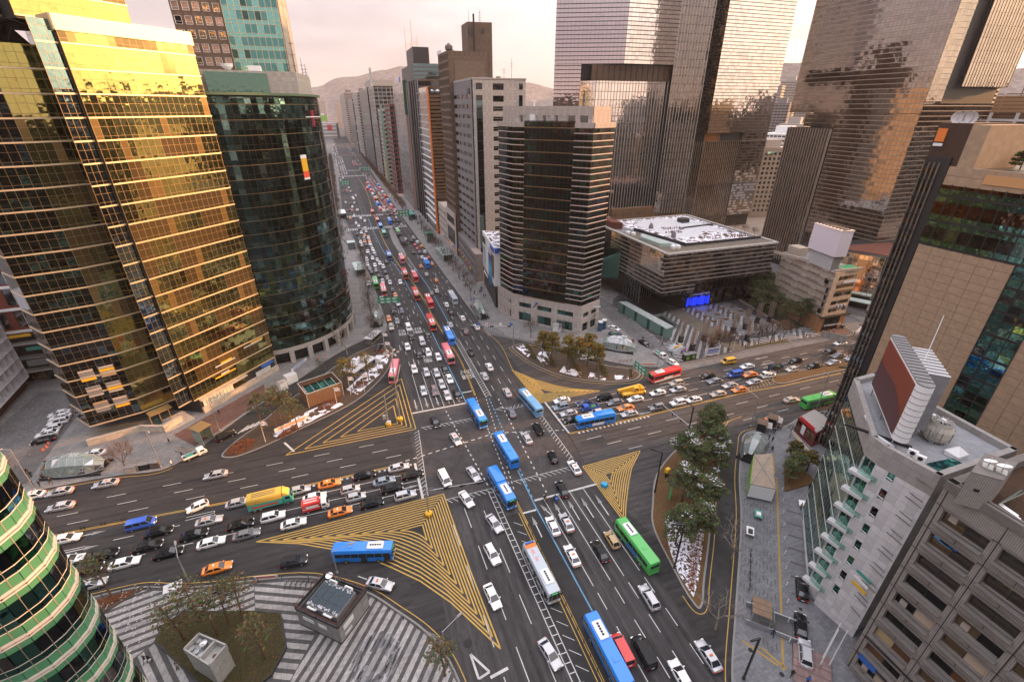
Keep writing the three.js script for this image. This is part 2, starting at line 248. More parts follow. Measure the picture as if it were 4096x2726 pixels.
const ISNW=curve([[6.8,-151.5],[5.9,-141.3],[2.4,-132.1],[-6.6,-120.1],[-19.3,-112.2],[-30.8,-106],[-36,-104.7],[-38.6,-106.2],[-36.3,-111.5],[-31.5,-117.5],[-26.5,-125.4],[-20.5,-132.5],[-11.4,-144.6],[-3,-152.4],[3.6,-155.3]],5,true);
const ISNE=curve([[47.4,-138],[48.2,-130],[49.9,-124],[54.4,-115.4],[61.3,-109],[69.6,-105],[76.4,-104],[80.2,-106.6],[79.6,-109.4],[72,-115.6],[64.5,-124],[56.4,-135],[51,-138.6]],5,true);
const ISSE=curve([[68.4,-72.3],[58,-66],[52.2,-59],[48.9,-54.1],[46.8,-45],[45.8,-38.2],[46.1,-36.3],[47.4,-36.9],[50.2,-39.9],[58.9,-48.7],[70,-61],[79.6,-70.2],[81.9,-72.6],[80.7,-74.6],[75.2,-74.3]],5,true);
const ISME=curve([[116.6,-88.4],[118,-91],[129,-91.6],[154,-92],[170,-92],[172,-90],[170,-88.2],[150,-87.2],[129,-87.4],[119,-87.2]],4,true);
pavement('traffic_island',ISNW,M.soil,.16,.35);pavement('traffic_island',ISNE,M.soil,.16,.35);pavement('traffic_island',ISSE,M.bedding,.16,.35);pavement('traffic_island',ISME,M.bedding,.16,.35);
const P={w:nB(),y:nB(),b:nB()},PY=.016;
function stripe(B,a,b,w,y=PY){const dx=b[0]- a[0],dz=b[1]- a[1],l=hypot(dx,dz)||1,nx=-dz / l*w / 2,nz=dx / l*w / 2;B.quad([a[0]+ nx,y,a[1]+ nz],[b[0]+ nx,y,b[1]+ nz],[b[0]- nx,y,b[1]- nz],[a[0]- nx,y,a[1]- nz],[a[0],a[1]]);}
function path(B,pts,w,off=0,y){const q=pts.map((p,i)=>{const a=pts[max(0,i - 1)],b=pts[min(pts.length - 1,i + 1)],dx=b[0]- a[0],dz=b[1]- a[1],l=hypot(dx,dz)||1;return[p[0]- dz / l*off,p[1]+ dx / l*off];});for(let i=0;i + 1<q.length;i++)stripe(B,q[i],q[i + 1],w,y);}
function dashes(B,a,b,on,off,w,ph=0){const dx=b[0]- a[0],dz=b[1]- a[1],l=hypot(dx,dz);for(let s=ph;s<l;s +=on + off){const e=min(l,s + on);if(e - s>.3)stripe(B,[a[0]+ dx*s / l,a[1]+ dz*s / l],[a[0]+ dx*e / l,a[1]+ dz*e / l],w);}}
function comb(a,b,side,len=1.3){dashes(P.w,a,b,60,1,.13);const dx=b[0]- a[0],dz=b[1]- a[1],l=hypot(dx,dz),ux=dx / l,uz=dz / l;for(let s=.4;s<l;s +=1.25){const p=[a[0]+ ux*s,a[1]+ uz*s];stripe(P.w,p,[p[0]+(ux*.8 - uz*side)*len,p[1]+(uz*.8 + ux*side)*len],.14);}}
function arrow(x,z,deg,len=5,B=P.w){const t=deg*D2R,ux=sin(t),uz=-cos(t),q=(f,s)=>[x + ux*f - uz*s,PY,z + uz*f + ux*s];stripe(B,[x - ux*len / 2,z - uz*len / 2],[x + ux*len*.1,z + uz*len*.1],.22);B.tri(q(len*.1,.45),q(len / 2,0),q(len*.1,-.45),[0,0],[1,0],[0,1]);B.tri(q(len*.1,-.45),q(len / 2,0),q(len*.1,.45),[0,0],[1,0],[0,1]);}
const DA=3,DO=5;
for(const x of[11.1,14.2,17.2,20.3]){stripe(P.w,[x,-109],[x,-131],.15);dashes(P.w,[x,-136],[farX(-262,x - .6),-262],DA,DO,.15);dashes(P.w,[farX(-300,x - 6),-300],[farX(-900,x - 2),-900],DA,6,.15,x % 3);}
for(const x of[32.7,35.8,38.9]){dashes(P.w,[x + .4,-112],[x,-230],DA,DO,.15,x % 4);dashes(P.w,[x,-236],[farX(-900,x),-900],DA,6,.15,x % 3);}
stripe(P.w,[8.1,-109],[23.3,-109],.55);stripe(P.w,[23.7,-114.6],[26.6,-114.6],.45);
for(let i=0;i<4;i++)arrow([9.6,12.7,15.8,21.8][i],-112.8,180,5.5);arrow(18.9,-112.8,180,5.5);
for(const[x,z]of[[9.6,-150],[12.8,-138],[9.5,-171],[15.6,-175],[13,-183],[18.8,-181]])arrow(x,z,180,4.5);
for(const[x,z]of[[33.8,-208],[36.5,-226],[40,-214],[33,-262],[37,-290]])arrow(x,z,0,4.5);
const BL=[[23.6,-109],[22.8,-147],[22.4,-172],[21.1,-202],[19.9,-236],[17,-262],[15.2,-278],[13.6,-322],[12.4,-376]],CY=[[27,-112],[27.9,-135.2],[26.8,-151],[25.4,-180],[24.3,-212],[20.4,-252],[18,-292],[17.3,-340],[17.6,-400],[18.5,-516],[12,-700]];
path(P.b,curve(BL,3),.28);path(P.b,curve([[30.3,-150],[30.4,-172],[30.2,-200],[29.2,-222],[28,-240]],3),.28);
path(P.y,curve(CY,3),.16,.16);path(P.y,curve(CY,3),.16,-.16);
for(const o of[-.8,.8])path(P.w,[[30.6,-110],[30,-150]],.16,o);for(let z=-110.5;z>-150;z -=1.3)stripe(P.w,[29.8 -(z + 110)*-.015,z],[31.4 -(z + 110)*-.015,z - .8],.16);
for(const o of[-1.1,1.1])path(P.w,[[27.4,-236],[26,-262]],.16,o);for(let z=-236;z>-262;z -=1.3)stripe(P.w,[26.2 +(z + 236)*.05,z],[28.6 +(z + 236)*.05,z - 1],.2);
stripe(P.w,[28.6,-68.1],[43.8,-68.1],.5);stripe(P.w,[25,-65.6],[28,-65.6],.45);
const SL=[[30.7,-66.5],[34.1,-67.7],[36.9,-67.7],[40.2,-67.8]];
for(const[x]of SL){stripe(P.w,[x,-68],[x + .5,-46],.15);dashes(P.w,[x + .6,-44.6],[x + 1,-20],3.2,3,.15);}
for(let i=0;i<4;i++)arrow((SL[i][0]+(SL[i + 1]?.[0]??43.5))/ 2,-63.5 + i*.4,0,6);arrow(30.1,-64.4,-20,5);arrow(26.5,-61.5,0,5.6);
path(P.b,[[28.3,-78],[28.2,-66],[28.9,-40],[29.2,-20]],.24);
for(const o of[-.15,.15])path(P.y,[[24.8,-70],[25.1,-50],[25.4,-20]],.15,o);path(P.y,[[24.2,-66],[24.6,-20]],.14);
for(const o of[-.55,.55])path(P.w,[[20.4,-74],[21,-50],[21.9,-20]],.15,o);for(let z=-73.4;z<-20;z +=1.5)stripe(P.w,[19.9 +(z + 74)*.028,z],[21 +(z + 74)*.028,z],.15);
for(const[x,ph]of[[13.7,0],[17.4,2],[10.4,3.5]])dashes(P.w,[x,-71],[x + 1.7,-20],5.5,4.6,.15,ph);
for(let z=-64;z<-24;z +=2.4)stripe(P.w,[22.4,z],[23.9,z + 1.4],.1);
stripe(P.w,[5.8,-88.4],[5.8,-76.6],.55);
for(const z of[-79.6,-82.4,-85.3]){stripe(P.w,[5.4,z],[-22,z - .2],.14);dashes(P.w,[-26,z],[-120,z - 1],3.4,4.6,.15,-z % 5);}
dashes(P.w,[5,-88.2],[-24,-88.5],.5,.7,.5);
for(const o of[-.17,.17])path(P.y,[[4.5,-88.9],[-33.4,-89.2],[-67,-90.9],[-130,-92.4]],.16,o);
for(const[z,ph]of[[-92.9,0],[-96,3],[-99.1,6]])dashes(P.w,[3,z + .4],[-120,z - 1],3.6,7,.15,ph);
for(const[x,z]of[[-58.9,-88.8],[-58.8,-85.1],[2.9,-80.9]])arrow(x,z,90,6);
{const a=[-41.6,-87.4],b=[-36.4,-87.4];stripe(P.w,a,b,.14);stripe(P.w,[a[0],a[1]+ .9],[b[0],b[1]+ .6],.14);stripe(P.w,b,[b[0],b[1]+ .6],.14);}
stripe(P.w,[45.2,-102],[45.7,-86.8],.5);
for(const z of[-90,-93.1,-96.2,-99.2]){stripe(P.w,[45.8,z],[68,z - .2],.14);dashes(P.w,[71,z - .2],[220,z - 1.8],3.4,4.8,.15,-z % 4);}
dashes(P.w,[48,-86],[70,-86.3],.55,.7,.7);
for(const o of[-.17,.17]){path(P.y,[[45.7,-86.6],[68.2,-86.8],[105,-87.2],[118,-86.4],[180,-85.8]],.16,o);}path(P.y,[[103,-87.4],[118,-92.4],[180,-92.8]],.16);
for(let i=0;i<9;i++)stripe(P.y,[105.5 + i*1.3,-87.6 - i*.05],[105.9 + i*1.45,-87.8 - i*.47],.13);
for(const[z,ph]of[[-83,0],[-79.6,4],[-76.2,8]])dashes(P.w,[49,z],[220,z - .6],4,8,.15,ph);
for(const[x,z]of[[83.5,-91.5],[83.1,-97.7],[124.8,-102.4],[123.9,-98.8],[69.5,-88.0]])arrow(x,z,270,6);
const edge=(k,o)=>path(P.y,k,.14,o);
edge(NWK.slice(4,20),.75);edge(SWK,-.75);edge(SEK.slice(0,36),-.8);edge(ISNW.slice(0,38),.7);edge(ISSE.slice(24,66),.8);edge(ISNE.slice(0,44),.8);
path(P.y,curve([[75.2,-75],[81.4,-75.8],[89.1,-77.4],[94,-77.9]],4),.16);path(P.y,curve([[79,-69.8],[82.2,-71.6],[84.3,-74.4],[89.1,-77.4]],4),.16);
path(P.y,curve([[42.4,-122.6],[44,-140],[42.6,-150],[38,-162]],4),.15);
dashes(P.b,[23.8,-108],[28.2,-80],.8,.9,.3);dashes(P.w,[27,-111],[24.8,-72],.8,.9,.22);dashes(P.b,[30.5,-109],[28.4,-69],.8,.9,.3);dashes(P.w,[29.6,-109],[25.4,-72],.8,.9,.22);
dashes(P.w,[17.2,-107],[20.4,-75],.8,1,.28);dashes(P.w,[33,-108],[32,-69.5],.8,1.2,.28);dashes(P.w,[0,-89.4],[28,-93.2],1,.9,.28);dashes(P.w,[28,-93],[45,-88.4],1,.9,.26);
comb([8.6,-101],[7,-77],1);comb([9.3,-101.7],[23.2,-101.4],1);comb([10.2,-74.6],[21.8,-74.6],1);comb([42.0,-96.4],[42.4,-77.5],1);comb([26.1,-75.0],[40.3,-75.2],1);comb([35.1,-102.0],[39.4,-102.2],-1);comb([30.5,-103],[33,-104],1);
function zebra(a,b,w,n){for(let i=0;i<n;i++){const t=(i + .5)/ n;stripe(P.w,[a[0]+(b[0]- a[0])*t,a[1]+(b[1]- a[1])*t + w / 2],[a[0]+(b[0]- a[0])*t,a[1]+(b[1]- a[1])*t - w / 2],hypot(b[0]- a[0],b[1]- a[1])/ n*.5);}}
zebra([-3.5,-342],[37,-342],7,36);zebra([-5.5,-388],[36,-388],7,36);zebra([-9,-640],[26,-640],8,34);zebra([-8,-700],[26,-700],8,34);
for(let i=0;i<11;i++){const a=[175.2,-106.9],b=[182.6,-110.2];const t=i / 10,x=a[0]+(b[0]- a[0])*t,z=a[1]+(b[1]- a[1])*t;stripe(P.w,[x,z],[x + 7.4,z + .2],.45);}
for(let i=0;i<7;i++)stripe(P.w,[92 + i*.55,-112.4 + i*.2],[93 + i*.55,-116.6 + i*.2],.3);
for(let i=0;i<6;i++){const a=[-36.4,-114.8],b=[-32.5,-116.9];stripe(P.w,[a[0]+ i*.9,a[1]- i*.5],[a[0]+ 2.2 + i*1.25,a[1]- 3 - i*.5],.4);}
{const q=[[7.6,-42.0],[9.7,-38.6],[7.9,-38.2]];for(let i=0;i<3;i++)stripe(P.w,q[i],q[(i + 1)% 3],.34);stripe(P.w,[9.6,-37.8],[12.5,-38.2],.45);}
stripe(P.w,[-24.5,-106.9],[-21.9,-102.4],.5);stripe(P.w,[-8.4,-61.7],[-6.9,-60.5],.18);
struct('lane_markings',P.w.geo(),M.white);struct('yellow_road_lines',P.y.geo(),M.yellow);struct('blue_bus_lane_lines',P.b.geo(),M.blueLine);
function nested(poly,step,w,n){
const B=nB(),a=poly.p,c=poly.c;for(let k=0;k<n;k++){const s=1 - k*step;const q=a.map((p)=>[c[0]+(p[0]- c[0])*s,c[1]+(p[1]- c[1])*s]);for(let i=0;i<q.length;i++)stripe(B,q[i],q[(i + 1)% q.length],w);}struct('yellow_hatching',B.geo(),M.yellow);
}
nested({p:[[7.5,-128.8],[8,-101.6],[-23.7,-101.6]],c:[1.6,-107.6]},.168,.24,5);
nested({p:[[10.3,-76.4],[11.2,-56],[12.3,-41.2],[6.6,-51.2],[2.2,-57],[-2.5,-61.6],[-7,-65.6],[-12.3,-69],[-19,-72.8],[-27,-76]],c:[3.8,-68.6]},.08,.25,12);
nested({p:[[43.4,-74.3],[59.4,-74.7],[54,-70],[50.4,-65.6],[46.6,-60.4],[44,-56.4]],c:[47.6,-69.6]},.105,.24,9);
nested({p:[[42.2,-122.6],[43.6,-102.1],[63.2,-102.1],[56,-105.8],[51.8,-109.2],[47,-114.6]],c:[47.4,-107]},.1,.25,9);
const JAMO={s:[[0,1,.28,0],[.28,.5,.5,1]],i:[[.85,0,.85,1]],g:[[0,0,.5,0],[.5,0,.45,.5]],a:[[.75,0,.75,.6],[.75,.3,1,.3]],n:[[.1,.65,.1,1],[.1,1,.9,1]],b:[[.05,0,.05,1],[.45,0,.45,1],[.05,.45,.45,.45],[.05,1,.45,1]],e:[[.85,0,.85,1],[.6,.45,.85,.45]],S:[[.5,0,.1,.6],[.5,0,.9,.6]],u:[[0,.9,1,.9]],j:[[.05,0,.5,0],[.28,0,0,.5],[.28,.1,.55,.5]],o:[[.2,0,.8,0],[.8,0,.8,.35],[.8,.35,.2,.35],[.2,.35,.2,0]],y:[[0,.6,1,.6],[.35,.45,.35,.6],[.65,.45,.65,.6]],O:[[.25,.7,.75,.7],[.75,.7,.75,1],[.75,1,.25,1],[.25,1,.25,.7]],2:[[.1,0,.8,0],[.8,0,.8,.5],[.8,.5,.1,.5],[.1,.5,.1,1],[.1,1,.8,1]],4:[[.7,1,.7,0],[.7,0,.1,.65],[.1,.65,.95,.65]]};
function roadWord(x,z,words,w,h){const B=nB();words.forEach((row,r)=>row.forEach((syl,k)=>{for(const c of syl)for(const[x0,y0,x1,y1]of JAMO[c]){const f=(a,b)=>[x +(k + a*.8)*w,z +(r*1.25 + b)*h];stripe(B,f(x0,y0),f(x1,y1),.2);}}));struct('road_lettering',B.geo(),M.white);}
roadWord(25.9,-127.4,[['2','4','si','gan'],['be','Su','jen','oyO']],1,2.4);
for(const[x,z]of[[16.2,-141.5],[10.6,-165],[13.7,-165],[16.7,-165]])roadWord(x,z,[['gan','Su','be'],['jen','oyO','si']],.9,2.2);
{
const prof=[[-70,1.2],[-40,1.6],[-12,1.1],[-1.4,1.95],[1.6,2.9],[5.5,3.6],[7.5,4.0],[11,3.6],[15,2.6],[20.5,2.5],[24,1.9],[30,2.2],[38,3.2],[45,3.7],[48,3.6],[56,3.1],[66,2.7],[75,2.2],[100,1.5]];
const el=(a)=>{for(let i=0;i + 1<prof.length;i++)if(a<=prof[i + 1][0]){const t=clamp((a - prof[i][0])/(prof[i + 1][0]- prof[i][0]),0,1);return mixf(prof[i][1],prof[i + 1][1],sm(t));}return 1.5;};
const R=(a)=>(a>30?2900:4300),B=nB(),na=260,nr=14,P=[];
for(let i=0;i<=na;i++){const a=-70 + 170*i / na,r1=R(a),row=[];for(let j=0;j<=nr;j++){const t=j / nr,r=r1*(.72 + .28*t),hmax=76 + r1*tan(el(a)*D2R),n=fbm(a*.35,t*4,3,4)- .5,h=hmax*pow(t,1.25)*(1 + n*.55*(1 - t*.75))+ n*10;row.push([sin(a*D2R)*r,j?h:-5,-cos(a*D2R)*r]);}P.push(row);}
for(let i=0;i<na;i++)for(let j=0;j<nr;j++)B.quad(P[i][j],P[i + 1][j],P[i + 1][j + 1],P[i][j + 1],[i*40,j*40],40,40);
struct('hills',B.geo(),mat(.27,.225,.215,{map:grayTex(256,(u,v)=>.55 + .6*(fbm(u*16,v*16,5,4,16)- .35),1 / 300)}));
}
const fl=(n,h)=>Array.from({length:n},()=>h);
{
const t=new Tower('glass_tower','gold mirrored glass tower with bright cream floor bands beside the left pavement','tower',-50,-135);
const A=[-69.6,-123],Bp=[-59.4,-126],Br=[-51.4,-131.4],Cl=[-47.9,-127.4],Cr=[-29.9,-147.5],back=[-52,-176],bl=[-79,-150],A0=[-74,-128];
const core=[A0,A,Bp,Br,Cl,Cr,back,bl];
t.prism('wall',M.black,inset(core,.25),4.4,84,true);t.prism('wall',M.black,inset([Br,Cl,Cr,back,[-62,-150]],.3),84,91.6);
const rows=[[.3,'b'],[.68,'g'],[1.8,'g'],[1.56,'g']],bandC=mat(.60,.46,.30,{metalness:.35,roughness:.4}),G=(i,f,r)=>{const q=vnoise(i*.3 + 5,f*.8 + 2,0);return q>.66?M.gBlind2:q>.6?M.gBlind:M.gGold2;};
const o={rows,bay:1.45,bandM:bandC,bandD:.28,mullM:M.bronzeDark,mullW:.055,mullD:.1,rails:true,glass:G,tilt:.009};
t.facade(Cl,Cr,{...o,y0:4.6,y1:89.2});t.facade(Bp,Br,{...o,y0:4.6,y1:87});t.facade(A,Bp,{...o,y0:4.6,y1:83,glass:(i,f,r)=>pick(r,[[.8,M.gBlack],[.2,M.gBlue]])});t.facade(A0,A,{...o,y0:4.6,y1:83,glass:()=>M.gBlack});
{const q0=[-49.1,-123.6],q1=[-47.2,-125.8];t.facade([-51,-125.2],[-48.6,-127.9],{...o,y0:4.6,y1:91,bay:1.2,glass:()=>M.gBlue});t.facade([-62,-150],Br,{...o,y0:83,y1:91.4,bay:1.6,glass:()=>M.gBlue});}t.facade(Cr,back,{...o,y0:4.6,y1:89,bay:1.6,glass:(i,f,r)=>pick(r,[[.7,M.gBlack],[.3,M.gBlue]])});
const para=t.solid('parapet',bandC);for(const[a,b]of[[Cl,Cr],[Cr,back],[Br,Cl]]){const dx=b[0]- a[0],dz=b[1]- a[1],L=hypot(dx,dz);para.box((a[0]+ b[0])/ 2 - dz / L*.1,90.6,(a[1]+ b[1])/ 2 + dx / L*.1,L + .5,2.7,.6,atan2(-dz,dx));}
{const b=t.solid('sloping_roof',M.gBlue),q=[A0,A,Bp,Br].map((p)=>[p[0],83.4,p[1]]);b.quad(q[1],q[2],[-60,91.6,-138],[-74,91.6,-138]);b.tri(q[2],q[3],[-60,91.6,-138],[0,0],[1,0],[0,1]);}
const U=[[-55,-131.5],[-40.6,-146.6],[-52,-162],[-72,-146]];t.prism('wall',M.black,inset(U,.25),91.4,118);
t.facade(U[0],U[1],{...o,y0:91.8,y1:118,bay:1.5});t.facade(U[1],U[2],{...o,y0:91.8,y1:118,glass:()=>M.gBlack});
const U2=[[-74,-130],[-58.5,-133.5],[-60,-150],[-80,-150]];t.prism('wall',M.black,inset(U2,.25),91.4,125);t.facade(U2[0],U2[1],{...o,y0:91.8,y1:125,glass:(i,f,r)=>M.gGold2});t.facade(U2[1],U2[2],{...o,y0:91.8,y1:125,glass:()=>M.gBlue});
const st=t.solid('base_wall',mat(.62,.52,.42,{map:T.tile})),bx=(a,b,y0,y1,d,off)=>{const dx=b[0]- a[0],dz=b[1]- a[1],L=hypot(dx,dz);st.box((a[0]+ b[0])/ 2 - dz / L*off,(y0 + y1)/ 2,(a[1]+ b[1])/ 2 + dx / L*off,L,y1 - y0,d,atan2(-dz,dx));};
bx([-47,-128],Cr,.1,1.9,.7,.45);bx([-71,-122],[-60.5,-124.6],.1,1.9,.8,.6);bx([-60.5,-124.4],[-54.5,-122.2],.1,2,.8,.3);bx([-54.6,-121.6],[-51.4,-125.4],.1,2.1,.8,0);bx([-47,-128],[-37,-139],4.1,4.6,.8,.4);
for(let i=0;i<13;i++){const s=(i + .5)/ 13,x=mixf(-46.6,-37.5,s),z=mixf(-128.6,-138.8,s);t.piece('shop_window',.92,2.1,.08,x + .2,3,z + .18,.84,i<9?M.blind:M.gGold2,0,0);}
t.prism('wall',M.darkStone,[[-47,-128.2],[-30.2,-147],[-52,-170],[-70,-140]],0,4.4);
for(let i=0;i<7;i++)t.piece('step',7.2 - i*.35,.2,3.2 - i*.45,-52.2 - i*.25,.2 + i*.2,-124.6 - i*.42,.7,M.lightTile,0,0);
const cg=t.solid('entrance_canopy',M.bronze);cg.box(-55.6,4.6,-125.6,5.2,.3,2.6,.62);for(const s of[-2.2,0,2.2])cg.box(-55.6 + s*.8,2.3,-124.9 - s*.58,.18,4.6,.18,.62);
t.piece('entrance_door',4.4,3.6,.1,-55.9,2.2,-126.2,.62,M.clear,0,0);
const sg=(a,y,L,h,m,n=[.745,.667],off=.5)=>t.piece('sign_strip',L,h,.15,a[0]+ n[0]*off,y,a[1]+ n[1]*off,atan2(n[0],n[1]),m,0,0);
sg([-40.4,-135.4],11.2,6.2,.34,M.white);sg([-40.1,-135.7],11.62,3.4,.4,M.yellowPaint);sg([-34,-142.8],12.6,6.4,.34,M.white);sg([-33,-143.9],13.02,4.2,.4,M.yellowPaint);sg([-41,-134.8],8,6.4,.34,M.yellowPaint);sg([-41,-134.8],8.42,2.6,.36,M.white);sg([-32.2,-144.9],4.1,4.4,.9,M.blue);sg([-33.6,-143.4],2.7,5.4,1.5,M.white,undefined,.86);
for(let i=0;i<2;i++)for(let j=0;j<3;j++){const s=.36 + i*.36,x=mixf(A[0],Bp[0],s),z=mixf(A[1],Bp[1],s);for(let k=0;k<4;k++)t.piece('tenant_board',2.8,.62,.1,x + .06,8.3 + j*4.5 + k*.75,z + .34,.29,[M.roofGrey,M.lightTile,M.cream,M.yellowPaint,M.roofGrey,M.lightTile,M.tan][(i*3 + j*5 + k*2)% 7],0,0);}
t.done();
}
{
const t=new Tower('glass_tower','dark green curved glass tower with a yellow and red banner on its front','tower',-26,-170);
const cx=-33,cz=-178.2,R=28.2,pt=(deg,r=R)=>[cx + cos(deg*D2R)*r,cz + sin(deg*D2R)*r],ring=[];for(let a=100;a>=-4;a -=4)ring.push(pt(a,R - .3));
t.prism('wall',M.black,[...ring,[-5.6,-212],[-58,-212],[-58,-150]],5,79.4);
const rows=[[.1,'b'],[1.35,'g'],[2.3,'g']],gl=(i,f,r)=>pick(r,[[.55,M.gGreen2],[.33,M.gGreen],[.12,M.gGreen3]]),o={rows,n:1,bandM:M.bronzeDark,bandD:.14,bandX:0,glass:gl,tilt:.012,mullM:M.darkSteel,mullW:.05,mullD:.08,rails:true};
for(let a=100;a>-4;a -=3.25)t.facade(pt(a),pt(a - 3.25),{...o,y0:5.6,y1:78.6});
t.facade([-4.9,-180.2],[-5.4,-211],{...o,n:20,y0:5.6,y1:78.6});
const rim=t.solid('roof_rim',mat(.10,.15,.09));for(let a=104;a>-8;a -=4){const p=pt(a - 2,R + .3);rim.box(p[0],79.3,p[1],2.3,.6,1.2,PI / 2 +(a - 2)*-D2R + PI);}
const pier=t.solid('base_wall',M.lightTile);for(let a=100;a>-4;a -=4){const p=pt(a - 2,R - .2);pier.box(p[0],4.9,p[1],2.15,1.5,.8,PI / 2 -(a - 2)*D2R);}for(let a=98;a>-4;a -=12){const p=pt(a,R - .1);pier.box(p[0],2.5,p[1],1.5,5,1.2,PI / 2 - a*D2R);}
t.prism('shopfront',M.gBlack,Array.from({length:27},(_,i)=>pt(100 - i*4,R - 1.2)).concat([[-33,-190]]),.1,4.3);
t.prism('penthouse',M.lightTile,[[-34,-160],[-9,-166],[-6.4,-184],[-6.8,-205],[-40,-205]],79.5,85.2);t.prism('penthouse_glass',M.gGreen,[[-31,-158.4],[-16.5,-163],[-18,-168],[-30,-166]],79.5,84.6);
const pv=t.solid('roof_plant',M.whitePaint);pv.box(-20,86,-170,3.2,1.6,2.6);pv.lathe(-27,-170,[[.2,85.2],[1.4,86.4],[1.6,87.2],[.1,86.7]],14);
const an=t.solid('aerial',M.darkSteel);for(const[x,z,h]of[[-10,-184,15],[-12,-182,8],[-8,-186,5.5],[-7.2,-190,4],[-15,-180,3]]){an.tube([x,85,z],[x,85 + h,z],.12,.05,5);for(let k=1;k<4;k++)an.tube([x - .7,85 + h*k / 5,z],[x + .7,85 + h*k / 5,z],.05,.05,4);}
const bp=pt(39,R + .25),ba=PI / 2 - 39*D2R;t.piece('banner',2.3,1,.1,bp[0],63,bp[1],ba,M.whitePaint,0,0);t.piece('banner',2.3,3.6,.1,bp[0],60.7,bp[1],ba,M.yellowPaint,0,0);t.piece('banner',2.3,1.8,.1,bp[0],58,bp[1],ba,mat(.75,.09,.05),0,0);t.piece('banner',2.3,.6,.1,bp[0],56.8,bp[1],ba,M.whitePaint,0,0);
const fp=pt(26,R + 1.4);t.piece('fin_sign',6,.25,.2,fp[0],73.6,fp[1],ba,M.whitePaint,0,0);for(let k=0;k<5;k++)t.piece('louvre_blade',3,.22,.5,pt(20,R + .4)[0],72.2 + k*.75,pt(20,R + .4)[1],PI / 2 - 20*D2R,M.rust,0,0);t.piece('fin_sign',.3,4.4,.8,pt(25,R + .9)[0],73.2,pt(25,R + .9)[1],ba,mat(.45,.05,.09),0,0);
for(const[a,y,c]of[[12,16,M.roofGrey],[16,10,M.roofGrey],[20,7,M.roofGrey]]){const q=pt(a,R + .4);t.piece('sign_strip',5.2,.8,.15,q[0],y,q[1],PI / 2 - a*D2R,c,0,0);}
t.done();
}
{
const t=new Tower('office_tower','brown tower with square white framed windows seen above the gold tower','tower',-38,-222);
const rows=[];for(let y=58;y<122;y +=3.9)rows.push([y,2.3]);
t.punched([-46,-210],[-31,-210],{y0:0,y1:124,rows,n:5,ww:1.9,wall:M.brownTile,frame:M.whitePaint,depth:.25,glass:(i,f,r)=>r()<.8?M.blindBrown:M.gSmoke});
for(const[y,h]of rows)for(let i=0;i<5;i++){const F=t.solid('white_frames',M.whitePaint),x=-46 + 3*i + 1.5;for(const s of[-1,1]){F.box(x + s*.98,y + h / 2,-209.96,.09,h + .2,.12);F.box(x,y + h / 2 + s*1.18,-209.96,2.05,.09,.12);}F.box(x,y + .75,-210.1,1.9,.07,.1);}
t.prism('wall',M.brownTile,[[-46,-210.45],[-31,-210.45],[-31,-235],[-46,-235]],0,124);t.done();
}
{
const t=new Tower('glass_tower','teal glass tower with a sunlit gold side rising behind the dark curved tower','tower',-21,-222);
t.prism('wall',M.darkStone,[[-30.8,-210.3],[-13.2,-210.3],[-11.4,-218],[-12,-240],[-30.8,-240]],0,128);
t.facade([-30.8,-209.9],[-13.4,-209.9],{y0:60,y1:128,rows:[[1.1,'s',M.gTeal],[2.7,'g']],bay:1.9,bandM:M.bronze,mullM:mat(.62,.48,.30,{metalness:.4,roughness:.4}),mullW:.14,mullD:.3,rails:true,tilt:.006,glass:(i,f,r)=>i % 9===1?M.gTeal:pick(r,[[.7,M.gTeal2],[.2,M.gTeal],[.1,M.gGreen2]])});
t.facade([-13.2,-210],[-11,-217.6],{y0:40,y1:128,rows:[[3.8,'s',M.lightTile]],n:2,mullM:M.bronze,tilt:.003});t.done();
}
